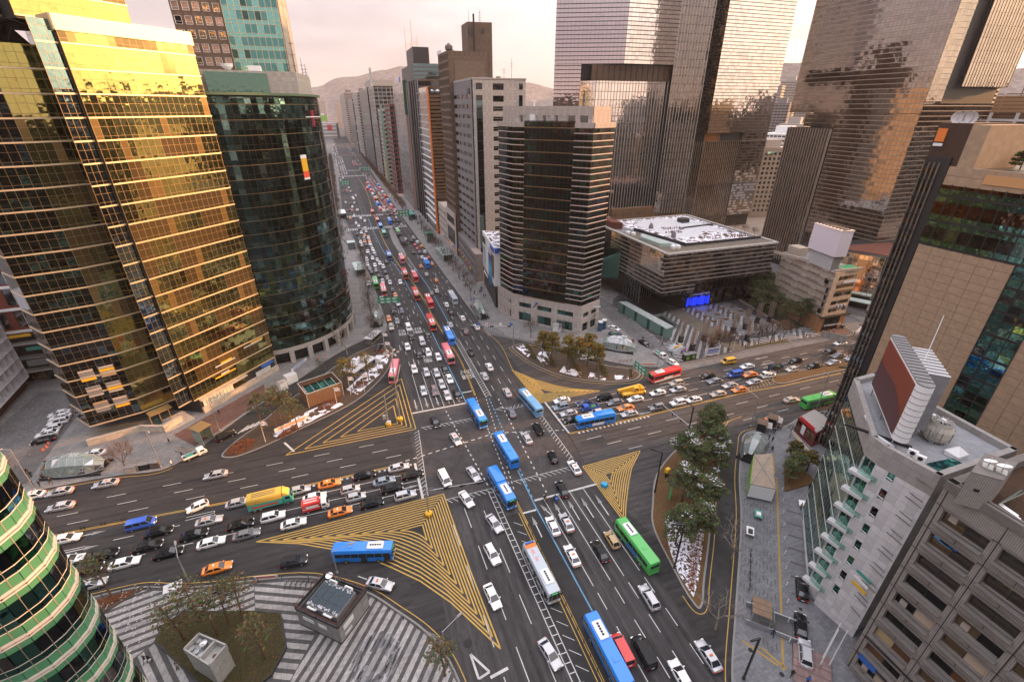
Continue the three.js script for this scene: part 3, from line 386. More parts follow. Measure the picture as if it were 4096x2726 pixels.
{
const t=new Tower('glass_tower','black glass tower with cream floor bands above a pale stone base on the corner','tower',72,-160);
const L0=[53.6,-170],L1=[55.6,-160.2],La=[58.4,-157.1],Ra=[70.6,-144],R1=[74.7,-139.6],R2=[84.4,-143.8],Bk=[92,-168],B2=[76,-190];
t.prism('wall',M.black,inset([L0,L1,R1,R2,Bk,B2],.5),10.7,71);
const rows=[[.34,'b'],[1.55,'g'],[1.5,'g']],black=(i,f,r)=>pick(r,[[.62,M.gBlack],[.25,M.gGreen2],[.13,M.gOffice]]);
const band={rows:[[.26,'b'],[1.9,'g'],[.26,'b'],[1.55,'g']],bay:1.5,bandM:mat(.50,.41,.37,{roughness:.6}),bandD:.24,glass:black,tilt:.01,y0:11,y1:70.4,mullM:M.darkSteel,mullW:.05,mullD:.08};
t.facade(La,Ra,{rows:[[.25,'s',M.bronze],[1.75,'g'],[1.7,'g']],bay:1.5,glass:black,tilt:.012,y0:11,y1:72.4,mullM:M.darkSteel,mullW:.06,mullD:.1});
t.facade(L1,La,{...band,bay:1.6});t.facade(Ra,R1,{...band,bandX:.4});t.facade(R1,R2,{...band});t.facade(L0,L1,{...band});t.facade(R2,[87.6,-153],{...band,bandM:M.lightTile,rows:[[1.9,'s',M.cream],[2.1,'g']]});
const roof=t.solid('parapet',M.cream),wl=(a,b,y0,y1,d=.8)=>{const dx=b[0]- a[0],dz=b[1]- a[1],l=hypot(dx,dz);roof.box((a[0]+ b[0])/ 2,(y0 + y1)/ 2,(a[1]+ b[1])/ 2,l,y1 - y0,d,atan2(-dz,dx));};
for(const[a,b]of[[L0,L1],[L1,La],[Ra,R1],[R1,R2],[R2,Bk]])wl(a,b,70.4,71.9,1.2);
const I=inset([L0,L1,R1,R2,Bk,B2],1.6),il=I[1],ir=I[2];
const F=(s,y)=>[mixf(il[0],ir[0],s),y,mixf(il[1],ir[1],s)],ang=atan2(-(ir[1]- il[1]),ir[0]- il[0]),len=hypot(ir[0]- il[0],ir[1]- il[1]);
{const p=F(.5,75.4);roof.box(p[0],75.2,p[2],len,2.6,1,ang);for(let i=0;i<=6;i++){const q=F(.02 + i*.16,72.6);roof.box(q[0],72.4,q[2],len*.055,3,.98,ang);}}
wl(I[2],I[3],71,76.5);wl(I[3],I[4],71,76.5);wl(I[0],I[1],71,76.5);wl(I[5],I[0],71,76.5);wl(I[4],I[5],71,76.5);t.prism('roof',M.roofGrey,I,70.9,71.2);t.prism('penthouse',M.concPlain,inset(I,5),71.2,75.4);
for(let i=0;i<4;i++){const q=F(.1 + i*.16,0),n=[-.74,.67];const c=t.solid('water_tank',M.whitePaint);c.lathe(q[0]- n[0]*2.2,q[2]- n[1]*2.2,[[1.25,71.2],[1.3,74.2],[1.0,74.7],[.01,74.8]],12);}
const rg=t.solid('roof_crane',M.whitePaint);{const q=F(.24,0),x=q[0]- .4,z=q[2]+ .3;rg.box(x,73,z,1.7,2.2,1.4,ang);rg.tube([x,73,z],[x + .6,78,z - .6],.18,.12);rg.tube([x + 1.2,72.4,z - .8],[x + .6,78,z - .6],.14,.1);rg.tube([x - .6,78.2,z + .2],[x + 1.4,77.8,z - 1],.12,.12);}
const bw=M.granite,stone=mat(.60,.53,.48,{map:T.tile});
t.punched([55.3,-160.5],[74.9,-139.2],{y0:.1,y1:10.9,depth:.6,wall:stone,rows:[[.5,3.6],[6.2,2]],cols:[[3,5.4],[11,6],[19.4,6.4]],panes:4,glass:(i,f,r)=>r()<.5?M.gGreen2:M.gTeal2});
t.punched([74.9,-139.2],[84.8,-143.6],{y0:.1,y1:10.9,depth:.6,wall:stone,rows:[[.5,3.4],[6.2,1.9]],cols:[[1.2,3.3],[6,3.2]],panes:2,glass:()=>M.gGreen2});
t.punched([53,-171.5],[55.3,-160.5],{y0:.1,y1:10.9,depth:.6,wall:stone,rows:[[.5,3.4],[6.2,1.9]],n:3,ww:2.2,panes:2,glass:()=>M.gGreen2});
t.prism('wall',stone,[[84.6,-144.2],[93,-168],[76,-190],[53,-172],[55.8,-160.9],[74.9,-140]],0,10.85);
const s1=(x,y,z,L,h,ry,m)=>t.piece('sign_strip',L,h,.14,x,y,z,ry,m,0,0);s1(62.6,9.2,-152,9.2,.3,.83,M.darkStone);s1(62.2,9.25,-152.2,2.4,.46,.83,M.blue);s1(81.8,9.3,-141.9,4.4,.5,-.42,M.whitePaint);s1(82.4,9.32,-142.1,2.2,.34,-.42,M.blue);s1(59.2,4.7,-156,2.2,.6,.83,M.teal);
t.done();
}
{
const t=new Tower('advertising_building','low white building faced with tall blue advertising boards beside the black tower','building',62,-195);
const top=(x,y)=>[x,y];t.prism('wall',M.darkStone,[[52.6,-174],[62,-174],[64,-200],[56.4,-205]],0,9);t.prism('wall',M.whitePaint,[[52.8,-176],[61,-175],[66,-200],[56.4,-206]],9,25.5);t.prism('roof',M.snowBed,[[53.4,-177],[60.6,-176],[65,-199.4],[57,-205]],25.5,25.62);
const face=(s,y,L,h,m,n='advertising_board')=>{const a=[56.3,-206],b=[52.7,-176];t.piece(n,L,h,.25,mixf(a[0],b[0],s)- .16,y,mixf(a[1],b[1],s),-1.69,m,0,0);};
const pic=(cols)=>{const c=document.createElement('canvas');c.width=128;c.height=192;const g=c.getContext('2d'),gr=g.createLinearGradient(0,0,0,192);cols.forEach((q,i)=>gr.addColorStop(i /(cols.length - 1),q));g.fillStyle=gr;g.fillRect(0,0,128,192);const r=rng(7);for(let i=0;i<60;i++){g.fillStyle=`rgba(20,50,80,${0.25 * r()})`;g.fillRect(r()*128,110 + r()*80,4 + r()*8,10 + r()*40);}const x=new THREE.CanvasTexture(c);x.colorSpace=THREE.SRGBColorSpace;x.wrapS=x.wrapT=THREE.RepeatWrapping;return x;};
const print=(cols)=>{const m=mat(1,1,1,{map:pic(cols),roughness:.5});m.map.repeat.set(1 / 8,1 / 12);return m;};
face(.16,15,5.4,9.4,print(['#6d7f95','#a9bccb','#d9dde2']));face(.16,22.4,7,2.6,M.darkStone,'sign_strip');face(.72,13.6,7.6,14,print(['#1d5f9a','#5fb4dc','#2d7fb5','#0f3d63']));face(.69,21.6,6.4,3,print(['#b5433a','#d9a79a','#e9e4e0']));face(.93,17.4,4.2,9.4,M.brownTile);face(.88,24.4,8.4,1.9,M.blue,'sign_strip');t.piece('sign_strip',8.4,2,.2,57,24.4,-175.3,.1,M.blue,0,0);
face(.3,7.6,10,.8,M.whitePaint,'sign_strip');for(let i=0;i<12;i++)face(.05 + i*.045,9.4,.4,.4,M.cream,'spot_fitting');
t.done();
}
{
const t=new Tower('office_tower','pale grey tiled office tower with a dark glass stripe and small paired windows','tower',69,-236);
const rows=[];for(let y=15;y<80;y +=4.05)rows.push([y,1.7]);const rows2=rows.map(([y])=>[y,1.75]);rows2.push([83,2.6]);
const frontRows=[];for(let y=14;y<78;y +=4.05)frontRows.push([y,1.8]);frontRows.push([78.4,2.4],[83,2.5]);
t.punched([57,-256],[57,-218.5],{y0:0,y1:87,rows,cols:Array.from({length:4},(_,k)=>[2 + k*8.4,6.6]),panes:4,wall:M.greyTile,depth:.35,glass:(i,f,r)=>pick(r,[[.55,M.gOffice],[.35,M.gSmoke2],[.1,M.gBronze]])});
t.punched([57,-218.5],[81.6,-218.5],{y0:0,y1:87,rows:frontRows,cols:[[9.4,5]],panes:2,wall:M.lightTile,depth:.5,glass:(i,f,r)=>M.gBlack});
for(const[x,w]of[[60.2,2.8],[79.4,1.7]]){for(let y=2;y<76;y +=4.05)t.piece('glass_strip_pane',w,3.95,.1,x,y + 2,-218.42,0,M.gBlue);for(const y of[78.6,83.2])t.piece('window_pane',w,2.4,.08,x,y + 1.2,-218.44,0,M.gBlack);}
for(const[x,w]of[[68.9,5]])for(let y=14;y<76;y +=4.05)t.piece('window_bar',w,.12,.1,x,y + 1,-218.75,0,M.lightTile,0,0);
t.prism('wall',M.lightTile,[[57.4,-219.2],[81.6,-219.2],[81.6,-256],[57.4,-256]],0,86.6);const rp=t.solid('parapet',M.lightTile);rp.box(69.3,87.2,-218.8,25,.8,.6);rp.box(57.2,87.2,-237,.6,.8,38);rp.box(81.4,87.2,-237,.6,.8,38);
const an=t.solid('aerial',M.darkSteel);for(const[x,z,h]of[[70,-240,6],[76,-232,5],[79,-230,9]]){an.tube([x,86,z],[x,87 + h,z],.12,.06,5);for(let k=0;k<3;k++)an.tube([x - .8,88 + h*.5 + k*.7,z],[x + .8,88 + h*.5 + k*.7,z],.05,.05,4);}const pl=t.solid('roof_plant',M.roofGrey);pl.box(66,87.6,-230,3,1.6,2);pl.lathe(72,-228,[[.1,87],[1,88],[1.2,88.6],[.05,88.2]],12);
t.piece('roof_sign',4.2,2,.3,56.8,82.6,-224,-PI / 2,M.darkStone,0,0);t.done();
}
{
const t=new Tower('office_tower','tall brown stone tower with a blank side wall and a smoking chimney block','tower',65,-266);
const rows=[];for(let y=26;y<97;y +=3.55)rows.push([y,2.5]);
t.punched([55,-278.5],[55,-254],{y0:0,y1:100.6,rows,n:9,ww:2.05,panes:2,wall:M.brownTile,depth:.35,glass:(i,f,r)=>pick(r,[[.5,M.gSilver2],[.3,M.gTeal2],[.2,M.gSmoke]])});
t.prism('wall',M.brownTile,[[55.4,-254],[74.8,-254],[74.8,-279],[55.4,-279]],0,100.4);const b=t.solid('blank_panel',mat(.25,.175,.12,{map:T.speck}));b.box(65.6,84,-253.9,15.4,25,.3);
t.prism('chimney_block',M.brownTile,[[65.6,-256],[77.4,-254.4],[77.4,-268],[65.6,-268]],88,112.5);t.piece('window_pane',1.6,1.8,.1,73,109,-254.8,.13,M.gBlack,0,0);t.piece('window_pane',1.3,3.4,.1,66.8,108.4,-255.6,.13,M.gBlack,0,0);
const ch=t.solid('chimney',M.darkSteel);ch.tube([68.4,100,-254.6],[68.4,115.5,-254.6],.45,.45,8);ch.tube([67,112,-258],[67,117.5,-258],.1,.05);ch.tube([73,112,-260],[73,118.5,-260],.12,.05);for(let k=0;k<4;k++)ch.tube([72.2,114 + k,-260],[73.8,114 + k,-260],.06,.06,4);
const d=t.solid('roof_plant',M.concPlain);d.lathe(57.4,-262,[[.4,100.6],[1.9,101.6],[1.9,103],[.1,104.4]],14);d.lathe(61,-270,[[1.6,100.4],[1.8,101.6],[.1,102.4]],12);for(let i=0;i<9;i++)t.piece('sign_letter',.9,1.6,.25,54.6,101.2,-277.5 + i*1.2,-PI / 2,M.whitePaint,0,0);
t.punched([54.2,-303.4],[54.2,-279.6],{y0:0,y1:22.4,rows:[[5.6,2.2],[9.8,2],[13.6,2],[17.4,2.2]],n:7,ww:1.7,wall:M.cream,depth:.35,glass:(i,f,r)=>M.gOffice});t.prism('wall',M.cream,[[54.5,-303.4],[54.5,-279.6],[74,-279.6],[74,-303.4]],0,22.2);t.punched([54.2,-279.6],[54.2,-254],{y0:0,y1:24,rows:[[5,9],[16.4,4.4]],cols:[[2.5,20.5]],panes:9,wall:M.cream,depth:.3,glass:(i,f,r)=>r()<.5?M.gOffice:M.gBlue});
for(let i=0;i<9;i++)t.piece('shop_sign',2,.7,.3,53.8,4.2,-302 + i*5.2,-PI / 2,[M.red,M.yellowPaint,M.whitePaint,M.blue,M.green][i % 5],0,0);t.done();
}
{
const t=new Tower('low_building','low grey stone shop building with a flat roof before the pale grey tower','building',60,-236);
t.punched([55.2,-253.4],[53,-208],{y0:0,y1:14,rows:[[1.2,3],[5.8,2.4],[9.8,2.4]],n:15,ww:1.8,wall:M.greyTile,depth:.4,glass:(i,f,r)=>r()<.7?M.gOffice:M.gSilver2});t.prism('wall',M.greyTile,[[55.7,-253.4],[53.4,-208],[56.9,-208],[56.9,-253.4]],0,13.9);for(let i=0;i<6;i++)t.piece('shop_sign',2.4,.7,.3,54.2 - i*.35,5,-249 + i*6.6,-1.62,[M.orange,M.red,M.yellowPaint][i % 3],0,0);t.done();
}
{
const t=new Tower('office_tower','slim glass building with a bright orange vertical strip and white sun louvres','tower',57,-332);
t.prism('wall',M.darkStone,[[54.3,-310.4],[61.4,-310.4],[70,-318],[70,-354],[54.3,-354]],0,84);t.prism('wall',M.black,[[54.3,-312],[56,-312],[56,-354],[54.3,-354]],84,87);
t.facade([54,-354.6],[54,-311.6],{y0:2,y1:87.4,rows:[[.5,'s',M.gSmoke2],[3.1,'g']],bay:2.1,mullM:M.steel,mullW:.06,mullD:.1,rails:true,tilt:.005,glass:(i,f,r)=>pick(r,[[.6,M.gSmoke],[.4,M.gSmoke2]])});
for(let k=0;k<20;k++)t.piece('sun_louvre',38,.14,.9,53.4,6.5 + k*4.1,-331,-PI / 2,M.whitePaint,0,0);
t.piece('orange_strip',.9,87,1.9,53.9,43.6,-310.8,0,M.orange,0,0);
t.facade([54.6,-310.2],[68,-309.6],{y0:2,y1:83,rows:[[1.2,'b'],[.9,'g']],bay:2.6,bandM:M.wood,bandD:.35,tilt:.004,glass:(i,f,r)=>r()<.6?M.gOffice:M.gBronze});const p=t.solid('roof_plant',M.whitePaint);p.lathe(57,-314,[[.2,84],[1.4,85.2],[.1,86]],10);p.lathe(60.5,-314,[[.2,84],[1.4,85.2],[.1,86]],10);t.done();
}
{
const t=new Tower('office_tower','dark bronze glass tower with twin masts and stepped roof terraces','tower',64,-380);
t.prism('wall',M.darkStone,[[54.4,-346],[82,-346],[82,-441],[54.4,-441]],0,93);t.prism('wall',M.darkStone,[[54.4,-366],[82,-362.4],[82,-432],[54.4,-425]],93,103);t.prism('wall',M.darkStone,[[56,-370],[67,-370],[67,-400],[56,-400]],103,113);
t.facade([54,-441],[54,-346],{y0:2,y1:93,rows:[[.9,'s',M.gSmoke2],[3,'g']],bay:2.4,mullM:M.steel,mullW:.25,mullD:.5,mullEvery:4,tilt:.006,glass:(i,f,r)=>pick(r,[[.35,M.gSmoke2],[.3,M.gBronze],[.35,M.gOffice]])});
for(let k=0;k<8;k++)t.piece('dark_pier',2.2,93,.8,53.7,46.5,-350 - k*11.4,-PI / 2,M.darkStone,0,0);
t.facade([54.4,-345.8],[82,-345.8],{y0:2,y1:93,rows:[[1.2,'s',M.brownTile],[2.7,'g']],bay:2,mullM:M.darkSteel,tilt:.004,glass:(i,f,r)=>M.gOffice});t.facade([54.4,-365.7],[82,-362],{y0:93,y1:103,rows:[[.7,'b'],[1.8,'g']],bay:2,bandM:M.concPlain,tilt:.004,glass:()=>M.gBlue});
const m=t.solid('mast',mat(.62,.5,.42));for(const[x,z,h]of[[56.5,-404,17],[57,-376,19]]){m.tube([x,104,z],[x,110 + h,z],.45,.25,6);for(let k=0;k<5;k++)m.box(x + 1.8,112 + k*1.5,z,3.6,.2,.2);m.tube([x + 3.6,110,z],[x + 3.6,120,z],.2,.2,5);}t.done();
}
const rowB=[
['office_tower','green capped glass office tower beyond the dark bronze tower',50,-408,-468,94,30,[M.gSmoke,M.gSilver2],M.steel,'green'],
['office_tower','narrow pale beige tiled slab in front of the green capped tower',49,-398,-406,71,22,[M.gSilver2,M.gSmoke],M.tan,'beige'],
['office_tower','dark red framed tower with a column of square windows',47,-485,-522,79,24,[M.gOffice,M.gBlack],mat(.11,.022,.018),'rows'],
['office_tower','pale striped tower with a teal vertical edge along the avenue',45,-532,-572,75,24,[M.gSilver2,M.gSmoke],M.lightTile,'teal'],
['glass_tower','blue glass tower with white grid frames down the avenue',43,-576,-640,97,40,[M.gBlue,M.gBlack],M.whitePaint,'grid'],
['glass_tower','tall dark glass tower with a white upper block down the avenue',42,-650,-800,98,40,[M.gBlack,M.gOffice],M.darkSteel,'dark'],
['office_tower','grey green banded tower in the far row of the avenue',40,-812,-930,97,40,[M.gSmoke,M.gGreen3],M.lightTile,'rows'],
['office_tower','pale white block with a dark glass front near the end of the row',39,-960,-1130,90,50,[M.gBlack,M.gSilver2],M.lightTile,'dark'],
['apartment_tower','last beige tower with small windows at the far end of the avenue row',38,-1250,-1600,108,60,[M.gOffice,M.gOffice],M.cream,'rows'],
];
for(const[name,label,x,z0,z1,h,dep,gl,wm,style]of rowB){
const zm=(z0 + z1)/ 2,xs=(z)=>farX(z,x + 5),a=[xs(z1),z1],b=[xs(z0),z0],t=new Tower(name,label,'tower',x + 6,zm),fz=max(1,-zm / 420);
const wall=style==='dark'||style==='grid'?M.darkStone:wm;t.prism('wall',wall,[[b[0]+ .3,z0 - .2],[b[0]+ dep,z0 - .2],[b[0]+ dep,z1],[a[0]+ .3,z1]],0,h);
const o={y0:1,y1:h,rows:style==='rows'||style==='teal'?[[1.6,'b'],[2.4,'g']]:[[.9,'s',gl[1]],[3,'g']],bay:3*fz,bandM:wm,bandD:.3,mullM:style==='grid'?M.lightTile:M.steel,mullW:style==='grid'?.32:.2,mullD:.2,rails:style==='grid',tilt:.008,glass:(i,f,r)=>r()<.6?gl[0]:gl[1]};
t.facade(a,b,o);t.facade([b[0]+ .3,z0],[b[0]+ dep,z0],{...o,y1:h - 1});
if(style==='green'){t.piece('green_cladding',dep,24,.4,b[0]+ dep / 2,h - 11,z0 + .4,0,mat(.03,.13,.065),0,0);t.piece('blue_sign',.4,5,7,b[0]+ 3,h + 2.5,z0 - 40,0,M.blue,0,0);}if(style==='beige')t.piece('beige_cladding',dep,h,.4,b[0]+ dep / 2,h / 2,z0 + .3,0,mat(.52,.36,.28,{map:T.tile}),0,0);
if(style==='teal'){t.piece('teal_fin',2.2,h + 4,2.2,b[0]- .6,h / 2 + 2,z0 + .4,0,mat(.14,.27,.24),0,0);t.piece('banner',1.6,20,.2,a[0]- .4,16,z1 + 12,-1.5,M.yellowPaint,0,0);}if(style==='dark'){t.prism('upper_block',M.lightTile,[[b[0]+ 6,z0 - 20],[b[0]+ 34,z0 - 20],[b[0]+ 34,z1 + 30],[b[0]+ 6,z1 + 30]],h,h + 9);}
if(style==='grid'){const m=t.solid('mast',M.steel);m.tube([b[0]+ 3,h,z1 + 8],[b[0]+ 3,h + 26,z1 + 8],.7,.2);m.box(b[0]+ 3,h + 12,z1 + 8,2.6,16,1.2);}if(style==='rows'){t.prism('roof_house',M.concPlain,[[b[0]+ 4,z0 - 6],[b[0]+ 16,z0 - 6],[b[0]+ 16,z0 - 20],[b[0]+ 4,z0 - 20]],h,h + 5);}
t.done();
}
{
const t=new Tower('shopping_centre','low white shopping centre with screens closing the far end of the avenue','building',-20,-1500);
t.prism('wall',M.lightTile,[[-90,-1480],[-2,-1480],[4,-1560],[-90,-1560]],0,38);t.prism('wall',M.whitePaint,[[-70,-1490],[-30,-1490],[-30,-1540],[-70,-1540]],38,62);for(let k=0;k<4;k++)t.piece('floor_band',86,3,1,-46,8 + k*9,-1479.6,0,M.whitePaint,0,0);t.piece('screen_board',20,14,1,-34,51,-1489,0,M.lime,0,0);t.piece('screen_board',12,14,1,-20,28,-1479,0,M.red,0,0);t.piece('screen_board',9,12,1,-50,27,-1479,0,mat(.6,.25,.2),0,0);t.done();
}
function slab(label,x,z,w,d,h,m,n,fh=3,turn=0,gm=M.gOffice){
const t=new Tower('apartment_block',label,'apartment block',x,z),c=cos(turn),s=sin(turn),f=(a,b)=>[x + a*c + b*s,z - a*s + b*c];t.prism('wall',m,[f(-w / 2,d / 2),f(w / 2,d / 2),f(w / 2,-d / 2),f(-w / 2,-d / 2)],0,h);
t.facade(f(-w / 2,d / 2),f(w / 2,d / 2),{y0:1,y1:h - 1,rows:[[fh*.45,'b'],[fh*.55,'g']],n,bandM:m,bandD:.4,glass:()=>gm,tilt:.01,gap:w / n*.3});t.facade(f(-w / 2,-d / 2),f(-w / 2,d / 2),{y0:1,y1:h - 1,rows:[[fh*.45,'b'],[fh*.55,'g']],n:max(2,round(n*d / w)),bandM:m,bandD:.4,glass:()=>gm,tilt:.01,gap:.8});
t.prism('roof_house',m,[f(-w / 6,d / 4),f(w / 6,d / 4),f(w / 6,-d / 4),f(-w / 6,-d / 4)],h,h + fh*1.6);t.done();
}
slab('pinkish apartment slab on the horizon above the end of the avenue, nearer the green roof',-62,-2250,60,30,100,M.cream,12,5);slab('pinkish apartment slab on the horizon, second from the avenue',35,-2300,60,30,96,M.cream,12,5);slab('small apartment slab hidden low behind the shopping centre',-110,-2100,70,30,72,M.lightTile,12,5);
slab('tall pale apartment tower seen in the gap between the glass towers, left one',596,-585,24,24,104,M.lightTile,7,3.4,.6);slab('tallest pale apartment tower in the gap between the glass towers',640,-600,20,24,112,M.lightTile,6,3.4,.6);slab('pale apartment tower in the gap close to the bronze tower',690,-612,30,26,104,M.lightTile,8,3.4,.6);
slab('lower grey apartment tower below the tall pale ones in the gap',560,-530,22,20,82,M.greyTile,6,3.4,.6);slab('white long hospital like block low in the gap between the towers',378,-348,40,26,56,M.whitePaint,12,3.6,.5);slab('pink white block at the right of the gap between the towers',436,-392,26,22,62,M.lightTile,8,3.6,.5);
{
const t=new Tower('apartment_building','warm beige apartment building standing in the gap between the glass towers','apartment building',306,-292),rows=[];for(let y=4;y<46;y +=3.4)rows.push([y,1.9]);
t.punched([292,-286],[312,-281],{y0:0,y1:50,rows,n:6,ww:1.9,wall:mat(.55,.42,.30,{map:T.speck}),depth:.4,glass:()=>M.gOffice});t.punched([312,-281],[330,-290],{y0:0,y1:50,rows,n:5,ww:1.7,wall:mat(.60,.47,.33,{map:T.speck}),depth:.4,glass:()=>M.gBronze});t.prism('wall',M.cream,[[292.5,-286.6],[312,-281.6],[329,-290.4],[318,-310],[296,-306]],0,49.6);t.prism('roof_house',M.cream,[[300,-290],[312,-288],[314,-298],[302,-300]],49.6,55);t.piece('roof_edge',18,1.2,.5,302,46.8,-283.3,.25,M.teal,0,0);t.done();
}
const silver=(p)=>(i,f,r)=>r()<p?M.gSilver:M.gSilver2;
{
const t=new Tower('glass_tower','silver glass tower with a cut out louvred recess behind the black tower','tower',148,-250);
const hb={rows:[[1.5,'g'],[.28,'b']],bay:1.9,bandM:M.darkSteel,bandD:.22,tilt:.006,glass:silver(.6),mullM:null},vf={rows:[[3.6,'g'],[.14,'s',M.gSmoke2]],bay:1.75,mullM:mat(.46,.47,.46,{metalness:.5,roughness:.35}),mullW:.16,mullD:.34,tilt:.006,glass:silver(.5)};
const A=[108.6,-249.5],B=[140,-235],C=[169,-234.4],D=[189,-234];
t.prism('wall',M.black,[[109.4,-250],[140,-235.5],[169,-234.9],[188.6,-234.6],[190,-280],[130,-285]],95.8,140,true);t.prism('wall',M.black,[[109.4,-250],[121,-245.2],[168.8,-237.6],[188.6,-234.6],[190,-280],[130,-285]],20,95.9);
t.facade(A,B,{...hb,y0:95.8,y1:140,glass:()=>M.gReflectMauve});t.facade(B,C,{...hb,y0:95.8,y1:140});t.facade(C,D,{...vf,y0:20,y1:140});  // darker reflection on the left facet is put into its glass colour
t.facade(A,[121,-244],{...hb,y0:40,y1:95.7,glass:()=>M.gReflectMauve});t.facade([121,-243.9],[127,-238.4],{...vf,y0:20,y1:88.3});t.facade([127,-238.2],[169,-237],{...vf,y0:20,y1:88.3});
t.facade([125,-240.4],[169,-237.2],{rows:[[.25,'b'],[.25,'g']],bay:3.2,bandM:M.wood,bandD:.25,tilt:.002,glass:()=>M.gBlack,y0:88.5,y1:95.5,mullM:M.darkSteel,mullW:.12,mullD:.4});
const lv=t.solid('base_wall',M.wood);lv.box(166,20,-236.4,48,8.4,1.4,-.01);lv.box(166,8,-237.2,48,16,1,-.01);t.done();
}
{
const t=new Tower('glass_tower','second silver glass tower with a dark checkered side and an orange louvred recess','tower',246,-284);
const hb={rows:[[1.5,'g'],[.28,'b']],bay:1.9,bandM:M.darkSteel,bandD:.22,tilt:.012,glass:silver(.6)},vf={rows:[[3.6,'g']],bay:1.6,mullM:mat(.36,.30,.24,{metalness:.5,roughness:.4}),mullW:.24,mullD:.5,tilt:.012,glass:(i,f,r)=>pick(r,[[.6,M.gSmoke2],[.4,M.gSmoke]])};
t.prism('wall',M.black,[[212.5,-290],[223.5,-265.5],[272.5,-265.5],[276,-310],[230,-320]],61.6,145,true);t.prism('wall',M.black,[[222,-290],[224,-268],[272.5,-265.5],[276,-310],[230,-310]],0,61.7);
t.facade([212,-290],[223.4,-265],{...hb,rows:[[1.7,'g']],bay:1.6,gap:.3,tilt:.03,y0:61.6,y1:145,glass:(i,f,r)=>pick(r,[[.5,M.gSmoke2],[.35,M.gSmoke],[.15,M.gBlack]])});t.facade([223.4,-265],[273,-265],{...hb,y0:61.6,y1:145});t.facade([252,-264.9],[273,-264.9],{...hb,y0:8,y1:61.5,glass:(i,f,r)=>pick(r,[[.5,M.gSilver2],[.3,M.gSmoke],[.2,M.gBronze]])});
t.facade([224,-267.6],[252,-267.6],{rows:[[.3,'b'],[.35,'g']],bay:3,bandM:mat(.42,.17,.06),bandD:.25,tilt:.004,glass:()=>M.gBronze,y0:56.6,y1:61.5});t.facade([216,-290],[223,-266],{...vf,y0:0,y1:56.4});t.facade([223,-265.6],[252,-265.6],{...vf,y0:0,y1:56.4});  // louvre bands of the recess are an even orange
for(const y of[8.2,30,56.5])t.piece('ledge',50,.5,1,248,y,-264.4,0,M.darkSteel,0,0);t.done();
}
{
const t=new Tower('glass_tower','largest dark bronze glass tower with ruled horizontal bars and a sunlit right side','tower',234,-166);
const bars=mat(.42,.36,.30,{metalness:.5,roughness:.4}),hb={rows:[[1.62,'g'],[.2,'b']],bay:1.7,bandM:bars,bandD:.3,tilt:.012,glass:(i,f,r)=>r()<.6?M.gUmber:M.gUmber2},vf={rows:[[4,'g']],bay:1.5,mullM:bars,mullW:.2,mullD:.5,tilt:.014,glass:(i,f,r)=>r()<.6?M.gUmber2:M.gSmoke2};
t.prism('wall',M.black,[[215.4,-137.5],[256,-137.5],[256,-198],[215.4,-198]],74,146,true);t.prism('wall',M.black,[[215.4,-137.5],[256,-137.5],[256,-190],[222,-190],[222,-171.5],[215.4,-171.5]],20,74.2);t.prism('wall',M.black,[[215.4,-173],[222,-173],[222,-196],[215.4,-196]],0,67.6);
t.facade([215,-198],[215,-137],{...hb,y0:74,y1:146});t.facade([215,-171.4],[215,-137],{...hb,y0:20.4,y1:73.9});t.facade([221.6,-194],[221.6,-171.6],{...hb,y0:67.8,y1:73.8});t.facade([215,-196.4],[215,-173],{...vf,y0:3,y1:67.4});t.facade([215,-172.8],[221,-172.8],{...vf,y0:3,y1:67.4});
const side={...hb,tilt:.008,glass:(i,f,r)=>r()<.6?M.gUmber:M.gUmber2};t.facade([215,-137],[224,-137],{...side,y0:20.4,y1:146});t.facade([224,-137],[256.4,-137],{...side,y0:20.4,y1:77.6});t.facade([224,-138.2],[231,-138.2],{...vf,y0:83.4,y1:146});
t.facade([231,-136],[259,-136],{...vf,y0:83.4,y1:146,bay:1.7,mullW:.16,mullD:.25,tilt:.006,glass:(i,f,r)=>r()<.6?M.gUmber:M.gUmber2});t.prism('wall',M.black,[[231,-136.4],[258.6,-136.4],[258.6,-150],[231,-150]],83.2,146,true);t.facade([229,-138],[258,-138],{rows:[[.7,'b'],[.8,'g']],bay:3,bandM:bars,bandD:.3,tilt:.003,glass:()=>M.gBronze,y0:77.8,y1:83.2});
const pod=(i,f,r)=>pick(r,[[.4,M.gSilver2],[.4,M.gSmoke],[.2,M.gBronze]]);t.prism('podium_wall',M.black,[[196.6,-119.4],[206,-115.4],[230,-115.4],[230,-142],[181,-146]],6.4,23.4,true);t.prism('podium_roof',M.rust,[[200,-120],[206,-117],[228,-117],[228,-134],[190,-138]],23.4,23.6);
t.facade([180.6,-146.4],[196.4,-119],{rows:[[1.65,'g']],bay:1.7,y0:6.6,y1:23.4,mullM:bars,mullW:.12,mullD:.16,rails:true,tilt:.008,glass:pod});t.facade([196.4,-119],[206,-115],{rows:[[1.65,'g']],bay:1.7,y0:1,y1:23.4,mullM:bars,mullW:.12,mullD:.16,rails:true,tilt:.006,glass:()=>M.gSilver});t.prism('podium_wall',M.darkStone,[[200.5,-121],[206,-118],[226,-118],[226,-142],[187,-144]],0,6.4);
t.prism('canopy',M.frosted,[[181.5,-138],[195.4,-115],[191.6,-113.4],[178,-136]],5.9,6.3,true);t.done();
}
